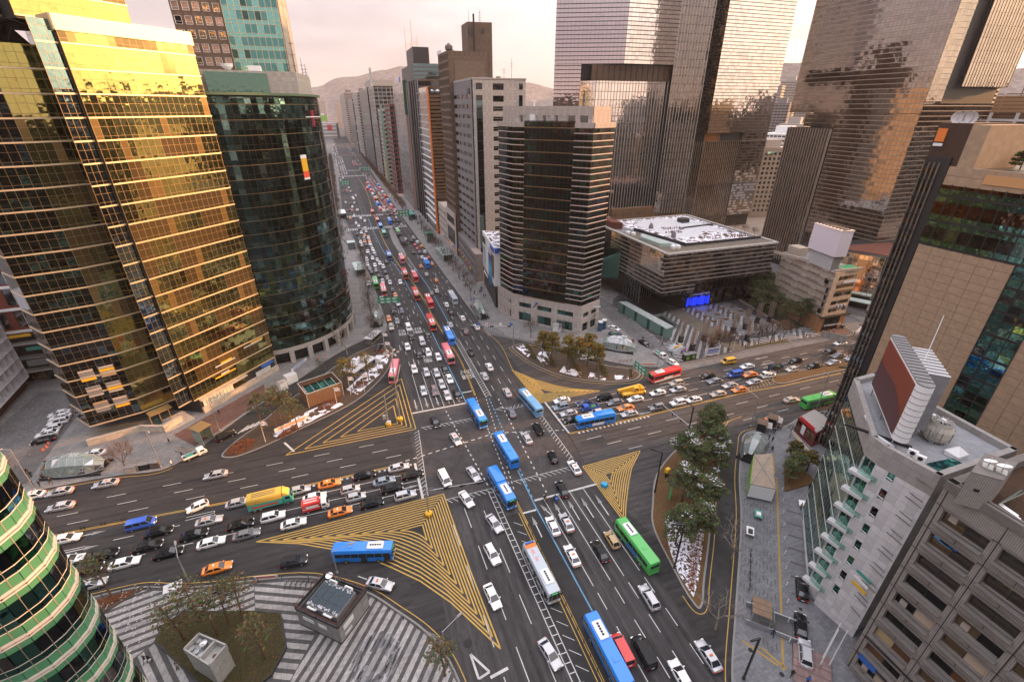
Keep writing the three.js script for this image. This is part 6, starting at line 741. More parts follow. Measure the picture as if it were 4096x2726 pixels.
{
const poly=[[-39,-62.6],[-36.4,-64.1],[-31,-62.2],[-25,-60.2],[-21,-58.4],[-19.6,-52.2],[-21.4,-48.6],[-29,-45],[-31,-50.6],[-39.4,-60]];const p=mesh(numbered('planting_bed'),nB().prism(poly,.1,.42).geo(),mat(.085,.062,.03,{map:T.speck}),scene);p.userData.kind='structure';const rim=nB(),q=inset(poly,-.25);poly.forEach((a,i)=>{const b=poly[(i + 1)% poly.length],dx=b[0]- a[0],dz=b[1]- a[1];rim.box((a[0]+ b[0])/ 2,.3,(a[1]+ b[1])/ 2,hypot(dx,dz)+ .1,.36,.2,atan2(-dz,dx));});const rm=mesh(numbered('planter_kerb'),rim.geo(),M.darkStone,scene);rm.userData.kind='structure';
const r=rng(41),G=nB(),inside=(x,z)=>{let c=false;for(let i=0,j=poly.length - 1;i<poly.length;j=i++){const a=poly[i],b=poly[j];if((a[1]>z)!==(b[1]>z)&&x<(b[0]- a[0])*(z - a[1])/(b[1]- a[1])+ a[0])c=!c;}return c;};for(let i=0;i<26000;i++){const x=-40 + r()*21,z=-65 + r()*20;if(inside(x,z))tuft(G,x,.45 + r()*.22,z,.11,r);}const g=mesh(numbered('ground_cover'),G.geo(),M.leafHedge,scene);g.userData.kind='stuff';tag(g,'low olive ground cover filling the planter on the striped plaza','ground cover');
const o={from:.5,spread:2.4,clumps:14,tufts:30,leaf:M.leafGrey,bark:M.barkRed,size:1.15,twig:5,trunk:.18};
[[-35,-58.7,9.4,'thin pine at the left corner of the plaza planter, near the white vent house'],[-33.2,-61.2,9.6,'thin pine second from the left in the plaza planter'],[-30.2,-57.9,10.4,'thickest leaning pine in the middle of the plaza planter'],[-28.6,-59,9.6,'thin pine just right of the thick leaning one in the plaza planter'],[-26.6,-59.4,9.4,'thin pine at the road side of the plaza planter, rightmost of its row'],[-49.1,-71.5,9.4,'thin pine at the kerb in front of the black cars by the green building'],[3.2,-40.2,8.6,'thin pine at the bottom kerb beside the plaza lamp'],[-22.4,-51.5,8.8,'thin pine at the lower right corner of the plaza planter']].forEach(([x,z,h,l],i)=>plant('pine_tree',pine(121 + i,h,o),l,'pine tree',x,z,i*2));
const bed=mesh(numbered('planting_bed'),nB().prism([[-60,-71],[-44.8,-71.9],[-44,-71.4],[-52,-66.6],[-60,-64]],.1,.3).geo(),M.soil,scene);bed.userData.kind='structure';const G2=nB();for(let i=0;i<3000;i++){const t=r(),x=-60 + t*14,z=-71.4 + r()*(5.5 - t*4.6);tuft(G2,x,.32 + r()*.2,z,.12,r);}const g2=mesh(numbered('ground_cover'),G2.geo(),M.leafBrown,scene);g2.userData.kind='stuff';tag(g2,'dark russet ground cover beside the green building at the kerb','ground cover');
}
{
const A=[1,2,3].map((s)=>bare(s*17,8.5,{levels:5,rad:.15,twigs:420,bark:M.bark})),Bt=[5,6].map((s)=>bare(s*23,9,{levels:5,rad:.2,bark:M.barkPale,open:.7})),R=[8,9].map((s)=>bare(s*31,7.5,{levels:5,rad:.15,twigs:520,bark:M.bark,twigBark:M.barkRed}));
[[-58.6,-107.9,'bare tree with fine russet twigs beside the glass dome on the left pavement',R[0],1],[-81.7,-110.4,'bare russet tree at the left edge beside the flagpole',R[1],1],[107.4,-109.9,'bare russet tree behind the blue banner on the plaza kerb',R[0],1.1],[113.3,-110.2,'bare tree right of the blue banner on the plaza kerb',R[1],1.15],[117.4,-109.6,'bare tree beside the white flag on the plaza kerb',R[0],1.05],[130.5,-109.6,'wide bare tree in the grass strip by the plaza kerb',R[1],1.2],[136.6,-109.9,'second wide bare tree in the grass strip by the plaza kerb',R[0],1.2],[142,-109.8,'bare tree at the right end of the plaza grass strip',R[1],1.1],[56.2,-142,'bare dark tree on the pavement before the black tower base',A[0],.95],[-9.8,-157.4,'pale barked bare plane tree near the yellow and red banner poles',Bt[0],1.15],[-8.2,-150.4,'second pale barked bare plane tree nearer the service lane',Bt[1],1.1],[1.6,-165.4,'bare russet tree beside the glass dome at the avenue corner',R[1],1],[-15.4,-139.4,'small bare tree on the paved forecourt behind the hut',A[1],.7],[2,-152.4,'dark bare tree over the snowy pavilion roof',A[2],.9],[80.4,-142.6,'bare tree by the corner of the stone base of the black tower',A[1],.8],[66.4,-140.6,'small bare tree before the shopfronts of the black tower',A[2],.75],[-27.6,-122.6,'small bare tree on the service lane side of the thin pines',A[0],.6],[151,-91.6,'bare little tree on the planted median, nearer the grey sign back',A[0],.6],[139,-91.2,'bare little tree in the middle of the planted median',A[1],.6],[118.6,-90.3,'bare little tree at the rounded tip of the planted median',A[2],.6],[46.3,-32.6,'pale barked plane tree by the bicycle rack, lower right pavement',Bt[0],.95],[58.4,-42.4,'pale barked plane tree at the kerb by the small market stall',Bt[1],.95],[98.6,-66.4,'bare shrub like tree behind the red shop kiosk',A[0],.5]].forEach(([x,z,l,p,s],i)=>plant('bare_tree',p,l,'bare tree',x,z,i*1.7,s));
let first={};const r=rng(77),row=(side,x0,zs,label,group,set)=>{for(const z of zs){const k=side + floor(r()*set.length),x=farX(z,x0)+(r()- .5),s=.85 + r()*.3;if(!first[k]){first[k]=plant('bare_tree',set[floor(r()*set.length)],label,'bare tree',x,z,r()*6,s,group);}else copyOf(first[k],x,.13,z,r()*6,null,s);}};
const zs=(a,b,st)=>{const o=[];for(let z=a;z>b;z -=st)o.push(z);return o;};
row('R',46,zs(-190,-330,12),'bare street tree on the right hand pavement of the avenue','bare trees along the right pavement of the avenue',[A[0],A[1]]);row('Q',45,zs(-396,-900,7),'bare street tree in the far dense row on the right of the avenue','bare trees far along the right of the avenue',R.concat(A[2]));row('L',-7,zs(-300,-900,8),'bare street tree in the far row on the left of the avenue','bare trees far along the left of the avenue',R.concat(A[1]));row('M',2,zs(-176,-280,13),'bare street tree on the left pavement below the curved dark tower','bare trees on the left pavement of the avenue',[A[0],A[2]]);
row('G',0,[],'','',A);const far=[[117.6,-196],[121,-196.5],[124.6,-196],[128,-196.6],[132,-196],[136,-196.6],[140,-196],[160.6,-150.6],[160.4,-156],[160.6,-162],[160.4,-168],[160.6,-174]];far.forEach(([x,z],i)=>plant('bare_tree',A[i % 3],'small bare tree along the edge of the snowy roof garden','bare tree',x,z,i,.5,'bare trees on the roof garden edge',27.1));for(let i=0;i<46;i++)plant('bare_tree',R[i % 2],'bare russet tree in the grove behind the gallery at the foot of the silver towers','bare tree',170 + r()*42,-200 - r()*56,i,.95,'bare trees in the grove behind the gallery');
}
{
const o={from:.3,spread:3.4,clumps:18,tufts:150,leaf:M.leafDark,bark:M.bark,size:1.5},G=[201,202,203].map((s)=>pine(s,11,o));[[153,-134],[158,-141],[163,-146],[157,-128],[161,-136],[166.4,-142],[155.6,-121],[159.4,-118.6],[170,-147]].forEach(([x,z],i)=>plant('evergreen_tree',G[i % 3],'dark evergreen in the dense walled group between the plaza and the beige corner building','evergreen tree',x,z,i,.9 +(i % 3)*.1,'dark evergreens beside the beige corner building'));
const wl=thing('garden_wall','low rubble stone wall edging the evergreen group on the plaza','wall',152,.1,-130),B=nB(),r=rng(3);for(let i=0;i<60;i++)for(let j=0;j<3;j++){const t=i / 59,x=mixf(156.6,151.4,t)- 152,z=mixf(-146.6,-116,t)+ 130;mesh('stone',unitBox(.5,.3,.46,(i + j)% 4),[M.slate,M.cream,M.tan][(i*7 + j*5)% 3],wl).position.set(x +(r()- .5)*.06,.18 + j*.31,z +(j % 2)*.24);}
const gd=mesh(numbered('planting_bed'),nB().prism([[156.4,-146],[152,-117],[160,-116.6],[165,-140],[174,-141],[174,-149]],.1,.5).geo(),mat(.05,.055,.02,{map:T.speck}),scene);gd.userData.kind='structure';
[[112,-52,'rounded shrub tree on the beige tower roof, behind the parapet'],[112.6,-46.4,'spreading shrub tree on the beige tower roof, nearer the frame edge'],[114,-58,'dark shrub tree on the beige tower roof beside the stair block']].forEach(([x,z,l],i)=>plant('roof_tree',pine(301 + i,3.4,{...o,spread:2,clumps:10,tufts:130,size:.9,leaf:M.leafHedge,trunk:.12}),l,'roof tree',x,z,i,1,null,65.7));
[[91.9,-59.8],[88.2,-56.0],[92.0,-55.6],[85.3,-54.4]].forEach(([x,z],i)=>plant('pine_tree',pine(401 + i,5.2,{...o,from:.35,spread:2,clumps:12,tufts:120,size:.9,leaf:i % 2?M.leafDark:M.leafHedge}),['small pine at the top of the triangular planter by the guide strip','bushy pine in the middle of the triangular planter by the guide strip','round pine on the court side of the triangular planter','low pine over brown shrubs in the triangular planter'][i],'pine tree',x,z,i));const tp=mesh(numbered('planting_bed'),nB().prism([[88.8,-59.0],[91.7,-57.5],[91.0,-52.0],[81.9,-52.3]],.1,.4).geo(),M.bedding,scene);tp.userData.kind='structure';
const st=[[148.4,-109.1],[156.0,-107.6]];const gs=mesh(numbered('grass_strip'),nB().prism([[126,-110.4],[144,-110.2],[144.4,-108.9],[126,-109.1]],.1,.3).geo(),mat(.10,.085,.025,{map:T.speck}),scene);gs.userData.kind='structure';
const tp2=mesh(numbered('planting_bed'),nB().prism([[144,-89],[168,-91.4],[168,-88.4],[146,-87.6]],.12,.5).geo(),mat(.06,.06,.025,{map:T.speck}),scene);tp2.userData.kind='structure';
}
M.domeGlass=new THREE.MeshPhysicalMaterial({color:lin(.42,.52,.47),transmission:.55,roughness:.06,thickness:0,specularIntensity:1,ior:1.9});
function dome(label,ax,az,bx,bz,w,h,snowy){
const L=hypot(bx - ax,bz - az),o=thing('subway_canopy',label,'subway entrance',(ax + bx)/ 2,.13,(az + bz)/ 2,atan2(-(bz - az),bx - ax)),nu=8,nv=5,F=nB(),r=rng(round(ax*9));
const pt=(i,j)=>{const u=i / nu,e=pow(sin(PI*(.1 + .84*u)),.55),a=j / nv*PI;return[(u - .5)*L,.7 + sin(a)*h*e,-cos(a)*w / 2*e];};
const pane=(a,b,c)=>{const B=nB();B.tri(a,b,c,[0,0],[1,0],[0,1]);const top=(a[1]+ b[1]+ c[1])/ 3>h*.85;mesh('glass_pane',B.geo(),snowy&&top&&r()<.6?M.snow:r()<.12?M.gSilver2:M.domeGlass,o);F.tube(a,b,.045,.045,4,false);F.tube(b,c,.045,.045,4,false);};
for(let i=0;i<nu;i++)for(let j=0;j<nv;j++){const a=pt(i,j),b=pt(i + 1,j),c=pt(i + 1,j + 1),d=pt(i,j + 1);if((i + j)% 2){pane(a,b,d);pane(b,c,d);}else{pane(a,b,c);pane(a,c,d);}}
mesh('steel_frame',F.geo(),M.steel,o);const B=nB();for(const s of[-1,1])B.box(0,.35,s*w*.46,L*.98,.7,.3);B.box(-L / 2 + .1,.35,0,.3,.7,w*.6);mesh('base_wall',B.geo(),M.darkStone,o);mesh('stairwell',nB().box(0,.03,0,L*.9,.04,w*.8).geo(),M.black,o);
}
dome('faceted glass subway dome on the left pavement before the gold tower',-75.6,-112.6,-63,-110.3,5.4,4.2);dome('small faceted glass subway dome at the left corner of the avenue',3,-170,4.4,-180.6,4.6,4);dome('dark faceted glass subway dome on the right pavement of the avenue',44.4,-163.4,45,-179.6,4.6,4);dome('white topped glass subway dome behind the yellow green pines',78.4,-128,87,-120.6,6.4,4,true);dome('glass subway dome beside the brown canopy on the lower right',81.2,-62.4,90.2,-68.4,5.6,4);
function boxCanopy(label,x,z,turn,w,d,h,roofM,wallM,snowy){const o=thing('stair_canopy',label,'shelter',x,.13,z,turn),F=nB();for(const a of[-1,1])for(const b of[-1,1])F.box(a*(w / 2 - .1),h / 2,b*(d / 2 - .1),.14,h,.14);F.box(0,h,d / 2 - .1,w,.16,.14);F.box(0,h,-d / 2 + .1,w,.16,.14);mesh('steel_frame',F.geo(),M.steel,o);mesh('roof',nB().box(0,h + .16,0,w + .5,.16,d + .5).geo(),roofM,o);for(const s of[-1,1])for(let k=0;k<4;k++)mesh('glass_pane',nB().box(-w / 2 + w*(k + .5)/ 4,h / 2,s*(d / 2 - .1),w / 4 - .08,h - .4,.05).geo(),wallM,o);for(let k=0;k<3;k++)mesh('glass_pane',nB().box(-w / 2 + .1,h / 2,-d / 2 + d*(k + .5)/ 3,.05,h - .4,d / 3 - .08).geo(),wallM,o);return o;}
boxCanopy('tall glass lift box with bronze frame before the gold tower entrance',-43.6,-114,-.75,3.4,3,4.4,M.bronze,M.domeGlass);{const o=thing('ramp_railing','stainless ramp railing leading to the glass lift box','railing',-47,.13,-110.5,-.75),B=nB();for(const z of[-.9,.9]){for(const y of[.5,1])B.tube([-3,y,z],[3,y,z],.04,.04,5);for(let k=-3;k<=3;k +=1)B.tube([k,0,z],[k,1,z],.04,.04,5);}mesh('rails',B.geo(),M.steel,o);mesh('ramp',nB().box(0,.06,0,6,.12,1.6).geo(),M.concPlain,o);}
boxCanopy('glass roofed stair shelter on the left pavement of the avenue, nearest the crossing',0,-242,-1.5,14,4.6,3.4,M.frosted,M.domeGlass);boxCanopy('pale green lift box on the left pavement of the avenue',-2.4,-291,-1.5,5,4,4,M.frosted,M.domeGlass);boxCanopy('long white roofed stair shelter far up the left pavement',-6.4,-388,-1.5,16,5,4,M.whitePaint,M.domeGlass);boxCanopy('green glass lift box on the right pavement before the orange striped building',45,-292,-1.5,5,4.4,5.4,M.teal,M.domeGlass);boxCanopy('long glass stair shelter on the right pavement of the avenue',46.6,-254,-1.5,17,5,3.6,M.frosted,M.domeGlass);boxCanopy('far green glass stair shelter on the right pavement of the avenue',43,-368,-1.5,18,5,4,M.teal,M.domeGlass);
{
const o=thing('stair_canopy','subway stair with three weathered brown roof panels, lower right pavement','subway entrance',54.4,.13,-31.6,135*D2R),m=mat(.30,.20,.13,{map:T.speck});for(let k=0;k<3;k++)mesh('roof_panel',nB().box(.2,3,-1.1 + k*1.1,2.9,.14,1.04).geo(),m,o);mesh('glass_pane',nB().box(-1.6,1.5,0,.08,2.4,3.2).geo(),M.domeGlass,o);for(const s of[-1,1])mesh('side_wall',nB().box(-1.6,.5,s*1.7,7.4,1,.2).geo(),M.steel,o);mesh('stairwell',nB().box(-2,.03,0,6.6,.04,3).geo(),M.paveDark,o);const F=nB();for(const a of[-1.2,1.5])for(const b of[-1.6,1.6])F.box(a,1.5,b,.14,3,.14);mesh('steel_frame',F.geo(),M.steel,o);
const c=thing('canopy','long pale brown mesh canopy with green sides by the service lane','canopy',80.4,.13,-57.4),P=[[72.5,-53.6],[80.4,-60.8],[84.6,-59.8],[76.4,-50.7]].map((p)=>[p[0]- 80.4,p[1]+ 57.4]);mesh('roof',nB().prism(P,3.9,4.06,true).geo(),mat(.46,.36,.27,{map:T.speck}),c);mesh('green_side',(()=>{const B=nB(),dx=P[1][0]- P[0][0],dz=P[1][1]- P[0][1];B.box((P[0][0]+ P[1][0])/ 2,2,(P[0][1]+ P[1][1])/ 2,hypot(dx,dz),3.4,.12,atan2(-dz,dx));return B.geo();})(),M.lime,c);mesh('poster',(()=>{const B=nB(),dx=P[3][0]- P[0][0],dz=P[3][1]- P[0][1];B.box((P[0][0]+ P[3][0])/ 2,2.2,(P[0][1]+ P[3][1])/ 2,hypot(dx,dz),3.2,.12,atan2(-dz,dx));return B.geo();})(),M.whitePaint,c);const F2=nB();for(const p of P)F2.tube([p[0],0,p[1]],[p[0],4,p[1]],.08);F2.tube([P[0][0],4.2,P[0][1]],[P[2][0],4.2,P[2][1]],.07);F2.tube([P[1][0],4.3,P[1][1]],[P[3][0],4.3,P[3][1]],.07);mesh('steel_frame',F2.geo(),M.steel,c);
}
{
const o=thing('slatted_hut','square open topped hut of horizontal wooden slats on the left island','hut',-15.8,.16,-126.2,.36),w=10,d=7.6,h=4.6;for(let k=0;k<17;k++)for(const s of[-1,1]){mesh('slat',unitBox(w,.19,.08,k % 3),M.wood,o).position.set(0,.3 + k*.25,s*d / 2);mesh('slat',unitBox(d,.19,.08,k % 3),M.wood,o).position.set(s*w / 2,.3 + k*.25,0),o.children.at(-1).rotation.y=PI / 2;}
const F=nB();for(const s of[-1,1]){F.box(0,h - .05,s*d / 2,w + .3,.16,.3);F.box(s*w / 2,h - .05,0,.3,.16,d + .3);for(const q of[-1,1])F.box(s*w / 2,h / 2,q*d / 2,.18,h,.18);}mesh('top_rail',F.geo(),M.lightTile,o);mesh('inner_box',nB().box(0,1.7,0,w - 1.6,3.4,d - 1.6).geo(),M.whitePaint,o);for(let k=0;k<4;k++)for(let j=0;j<2;j++)mesh('blue_panel',unitBox(1.9,.1,2.7,k),M.gTeal2,o).position.set(-3.1 + k*2.05,3.5,-1.45 + j*2.9);
const p=thing('pavilion','low pavilion with a snowy flat roof behind the flagpoles','pavilion',-4.4,.16,-138,.85);mesh('wall',nB().box(0,1.2,0,10.4,2.4,4.4).geo(),M.concPlain,p);mesh('roof',nB().box(0,2.5,0,11,.24,5).geo(),M.snow,p);for(let k=0;k<6;k++)mesh('window_pane',unitBox(1.4,1.5,.08,k % 4),M.gOffice,p).position.set(-4.2 + k*1.7,1.4,2.24);
const v=thing('roofed_kiosk','long white roofed kiosk with snow beside the corner dome','kiosk',1.2,.13,-158.6,1.0);mesh('wall',nB().box(0,1.2,0,7,2.4,2.6).geo(),M.concPlain,v);mesh('roof',nB().box(0,2.5,0,7.6,.2,3.2).geo(),M.snow,v);mesh('window_pane',nB().box(0,1.5,1.33,6,1,.06).geo(),M.gOffice,v);
}
{
const o=thing('machine_house','grey boxy machine house with dark blue roof panels on the striped plaza','machine house',-12.2,.13,-55.1),c=[[-17.7,-55.6],[-11.3,-50.1],[-6.8,-55],[-13.4,-60.4]].map((p)=>[p[0]+ 12.2,p[1]+ 55.1]),wm=mat(.36,.355,.35,{map:T.tile});
for(let i=0;i<4;i++){const a=c[i],b=c[(i + 1)% 4],dx=b[0]- a[0],dz=b[1]- a[1],L=hypot(dx,dz),n=round(L / 1.4),ry=atan2(-dz,dx);for(let k=0;k<n;k++)mesh('wall_panel',unitBox(L / n - .04,3.7,.16,k % 4),wm,o).position.set(a[0]+ dx*(k + .5)/ n,2.1,a[1]+ dz*(k + .5)/ n),o.children.at(-1).rotation.y=ry;const B=nB();B.box((a[0]+ b[0])/ 2,4.15,(a[1]+ b[1])/ 2,L + .1,.5,.24,ry);B.box((a[0]+ b[0])/ 2,.16,(a[1]+ b[1])/ 2,L + .06,.3,.2,ry);mesh('dark_trim',B.geo(),M.darkStone,o);const R=nB();R.box((a[0]+ b[0])/ 2,5,(a[1]+ b[1])/ 2,L,.06,.08,ry);for(let k=0;k<=4;k++)R.box(a[0]+ dx*k / 4,4.7,a[1]+ dz*k / 4,.08,.7,.08,ry);mesh('rail',R.geo(),M.rust,o);}
mesh('roof',nB().prism(c,3.2,3.3).geo(),M.darkStone,o);const G=new THREE.Group();const m=[(c[0][0]+ c[2][0])/ 2,(c[0][1]+ c[2][1])/ 2],ang=atan2(-(c[1][1]- c[0][1]),c[1][0]- c[0][0]),cs=cos(ang),sn=sin(ang),put=(x,z)=>[m[0]+ x*cs + z*sn,m[1]- x*sn + z*cs];const ins=mat(.012,.03,.045,{roughness:.25});
{const q=put(0,0);mesh('panel_stand',nB().box(q[0],3.9,q[1],6.2,1.2,4.6,ang).geo(),M.roofGrey,o);}const snow=nB(),r=rng(9);for(let i=0;i<4;i++){for(let j=0;j<3;j++){const q=put(-2.25 + i*1.5,-1.45 + j*1.45);mesh('roof_panel',unitBox(1.42,.08,1.38,j),ins,o).position.set(q[0],4.56,q[1]),o.children.at(-1).rotation.y=ang;}for(let k=0;k<14;k++){const e=r()<.5?-1:1,q=put(-2.25 + i*1.5 +(r()- .5)*1.3,e*(1.7 + r()*.4));snow.box(q[0],4.61,q[1],.12 + r()*.22,.02,.1 + r()*.14,r()*3);}}mesh('snow_specks',snow.geo(),M.snow,o);
const pp=nB();for(const s of[-1,1])for(const x of[-1.7,1.5]){const a=put(x - .7,s*2.6),b=put(x + .7,s*2.6),a2=put(x - .7,s*2.2),b2=put(x + .7,s*2.2);pp.tube([a[0],4.5,a[1]],[b[0],4.5,b[1]],.17,.17,8);pp.tube([a[0],4.5,a[1]],[a2[0],4.1,a2[1]],.17,.17,8);pp.tube([b[0],4.5,b[1]],[b2[0],4.1,b2[1]],.17,.17,8);}mesh('white_pipe',pp.geo(),M.whitePaint,o);for(const[dx,w]of[[.28,2.2],[.62,1.6]]){const a=c[0],b=c[1];mesh('blurred_sign',nB().box(a[0]+(b[0]- a[0])*dx - .06,2.6,a[1]+(b[1]- a[1])*dx + .08,w,.8,.06,atan2(-(b[1]- a[1]),b[0]- a[0])).geo(),M.whitePaint,o);}{const a=c[1],b=c[2];mesh('blurred_sign',nB().box(a[0]+(b[0]- a[0])*.3 + .09,2.7,a[1]+(b[1]- a[1])*.3 + .07,2.2,1.1,.06,atan2(-(b[1]- a[1]),b[0]- a[0])).geo(),M.whitePaint,o);mesh('notice',nB().box(a[0]+(b[0]- a[0])*.25 + .09,1.1,a[1]+(b[1]- a[1])*.25 + .07,1.6,.6,.06,atan2(-(b[1]- a[1]),b[0]- a[0])).geo(),M.snow,o);}{const q=put(-2.8,-2.9),D=nB();D.lathe(q[0],q[1],[[.1,4.4],[.5,4.7],[.62,4.95],[.05,4.75]],14);mesh('satellite_dish',D.geo(),M.whitePaint,o);const A=nB();for(const k of[0,.5,1]){const w=put(-1.4 + k,-2.8);A.tube([w[0],4.2,w[1]],[w[0],6 - k*.4,w[1]],.04);}mesh('aerial',A.geo(),M.steel,o);}
const v=thing('vent_house','white ventilation house with round fans in the plaza planter','vent house',-29.8,.3,-52.2),vm=mat(.55,.54,.52,{map:T.speck}),V=[[-32.3,-53.2],[-28.3,-49.5],[-26.6,-51.8],[-30.8,-55]].map((p)=>[p[0]+ 29.8,p[1]+ 52.2]);mesh('wall',nB().prism(V,0,4.4).geo(),vm,v);for(let i=0;i<4;i++){const a=V[i],b=V[(i + 1)% 4],dx=b[0]- a[0],dz=b[1]- a[1],L=hypot(dx,dz);mesh('upper_wall',nB().box((a[0]+ b[0])/ 2,4.9,(a[1]+ b[1])/ 2,L + .1,1.1,.2,atan2(-dz,dx)).geo(),vm,v);for(let k=0;k<3;k++)mesh('wall_panel',unitBox(L / 3 - .06,1.6,.08,k),vm,v).position.set(a[0]+ dx*(k + .5)/ 3,3,a[1]+ dz*(k + .5)/ 3),v.children.at(-1).rotation.y=atan2(-dz,dx);}const fanC=(x,z,r2,m2,y,h)=>mesh('fan',nB().lathe(x,z,[[r2,y],[r2,y + h],[r2*.8,y + h],[r2*.75,y + h - .12],[.01,y + h - .14]],18).geo(),m2,v);const bl=(s,t)=>[mixf(mixf(V[0][0],V[1][0],s),mixf(V[3][0],V[2][0],s),t),mixf(mixf(V[0][1],V[1][1],s),mixf(V[3][1],V[2][1],s),t)];for(const[s,t]of[[.1,.25],[.1,.75],[.3,.25],[.3,.75],[.48,.22]])fanC(...bl(s,t),.38,M.steel,4.4,.5);fanC(...bl(.42,.62),.5,M.chrome,4.4,1.4);mesh('divider',(()=>{const a=bl(.6,0),b=bl(.6,1),dx=b[0]- a[0],dz=b[1]- a[1];return nB().box((a[0]+ b[0])/ 2,4.9,(a[1]+ b[1])/ 2,hypot(dx,dz),1.1,.24,atan2(-dz,dx)).geo();})(),vm,v);mesh('rusty_hatch',nB().lathe(...bl(.82,.5),[[.3,4.4],[.3,4.5],[.01,4.52]],8).geo(),M.rust,v);
}
{
const o=thing('glass_stair_box','long green glass stair box beside the sunken court on the plaza','glass box',101.4,.13,-141),q=[[97.6,-153.8],[100.9,-153.2],[104,-126],[100.4,-125]].map((p)=>[p[0]+ 2.2 - 101.4,p[1]+ 141]);mesh('roof',nB().prism(q,4.1,4.25,true).geo(),mat(.50,.56,.54,{roughness:.3,map:T.tile}),o);for(const[a,b]of[[q[0],q[3]],[q[3],q[2]],[q[2],q[1]]]){const dx=b[0]- a[0],dz=b[1]- a[1],L=hypot(dx,dz),n=round(L / 1.5);for(let k=0;k<n;k++)mesh('glass_pane',unitBox(L / n - .06,4,.08,k % 4),k % 5===2?M.gJade2:M.stairGlass??=mat(.20,.33,.29,{metalness:.4,roughness:.2}),o).position.set(a[0]+ dx*(k + .5)/ n,2.05,a[1]+ dz*(k + .5)/ n),o.children.at(-1).rotation.y=atan2(-dz,dx);}
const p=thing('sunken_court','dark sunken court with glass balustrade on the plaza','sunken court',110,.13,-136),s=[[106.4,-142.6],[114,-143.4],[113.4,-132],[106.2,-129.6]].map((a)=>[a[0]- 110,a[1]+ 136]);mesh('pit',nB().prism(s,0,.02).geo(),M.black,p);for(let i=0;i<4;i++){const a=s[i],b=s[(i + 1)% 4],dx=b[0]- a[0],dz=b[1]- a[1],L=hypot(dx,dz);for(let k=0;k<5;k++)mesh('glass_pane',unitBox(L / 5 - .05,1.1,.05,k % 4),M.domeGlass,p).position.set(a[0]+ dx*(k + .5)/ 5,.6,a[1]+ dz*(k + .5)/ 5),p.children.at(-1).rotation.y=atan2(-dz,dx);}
const w=['first','second','third','fourth'];for(let j=0;j<3;j++)for(let i=0;i<4;i++){const x=130.6 + i*5.9,z=-141.8 + j*4.8,b=thing('block_bench','square brown timber bench on the chevron plaza','bench',x,.137,z,.1,'brown benches in rows on the chevron plaza');mesh('seat',nB().box(0,.42,0,2,.14,1.2).geo(),M.wood,b);mesh('base',nB().box(0,.18,0,1.84,.36,1.04).geo(),M.brownTile,b);}
[[106.5,-121.3],[106.2,-114.6],[115.1,-119.4],[114.6,-114],[120.6,-118.6],[129.9,-121.1],[136.7,-122.3],[130,-114.3],[145.7,-125.5],[151,-124.6]].forEach(([x,z],i)=>{const t=thing('lattice_column','square openwork metal column standing on the plaza edge','column',x,.137,z,.1,'openwork metal columns along the plaza edge'),F=nB(),h=8.4,s=.62;for(const a of[-1,1])for(const b of[-1,1])F.box(a*s,h / 2,b*s,.1,h,.1);for(let y=2.6;y<h;y +=.8)for(const a of[-1,1]){F.box(0,y,a*s,2*s,.06,.05);F.box(a*s,y,0,.05,.06,2*s);}for(let k=-.5;k<=.6;k +=.5)for(const a of[-1,1]){F.box(k,5.4,a*s,.05,6,.05);F.box(a*s,5.4,k,.05,6,.05);}mesh('lattice',F.geo(),mat.lat??=mat(.34,.25,.19,{metalness:.4,roughness:.5}),t);mesh('plinth',nB().box(0,1.2,0,1.34,2.4,1.34).geo(),M.darkStone,t);mesh('plate',nB().box(0,1.4,.92,.9,.06,.04).geo(),M.whitePaint,t);});
const st=thing('plaza_steps','long dark steps curving along the plaza behind the bare trees','steps',133,.13,-115.6);for(let k=0;k<5;k++)mesh('step',nB().box(0,.08 + k*.11,-k*.42,24,.22,.5,-.05).geo(),k % 2?M.paveMid:M.darkStone,st);
for(const[x,z,l]of[[201.4,-116,'lit bronze mesh column by the podium canopy, nearer the zebra crossing'],[208,-113,'lit bronze mesh column behind the first, partly behind the beige tower']]){const t=thing('mesh_column',l,'column',x,.13,z);mesh('column',nB().box(0,5,0,2,10,2).geo(),M.bronze,t);const F=nB();for(let y=.5;y<10;y +=.5)F.box(0,y,0,2.1,.08,2.1);mesh('bars',F.geo(),M.wood,t);}
for(const[x,z,l]of[[184.6,-127.6,'slender bronze post on the striped forecourt, further one'],[192.6,-113.4,'slender bronze post on the striped forecourt, nearer the zebra crossing']]){const t=thing('light_post',l,'post',x,.13,z);mesh('post',nB().box(0,4.5,0,.5,9,.5).geo(),M.bronze,t);mesh('cap',nB().box(0,9.1,0,.56,.2,.56).geo(),M.cream,t);}
}
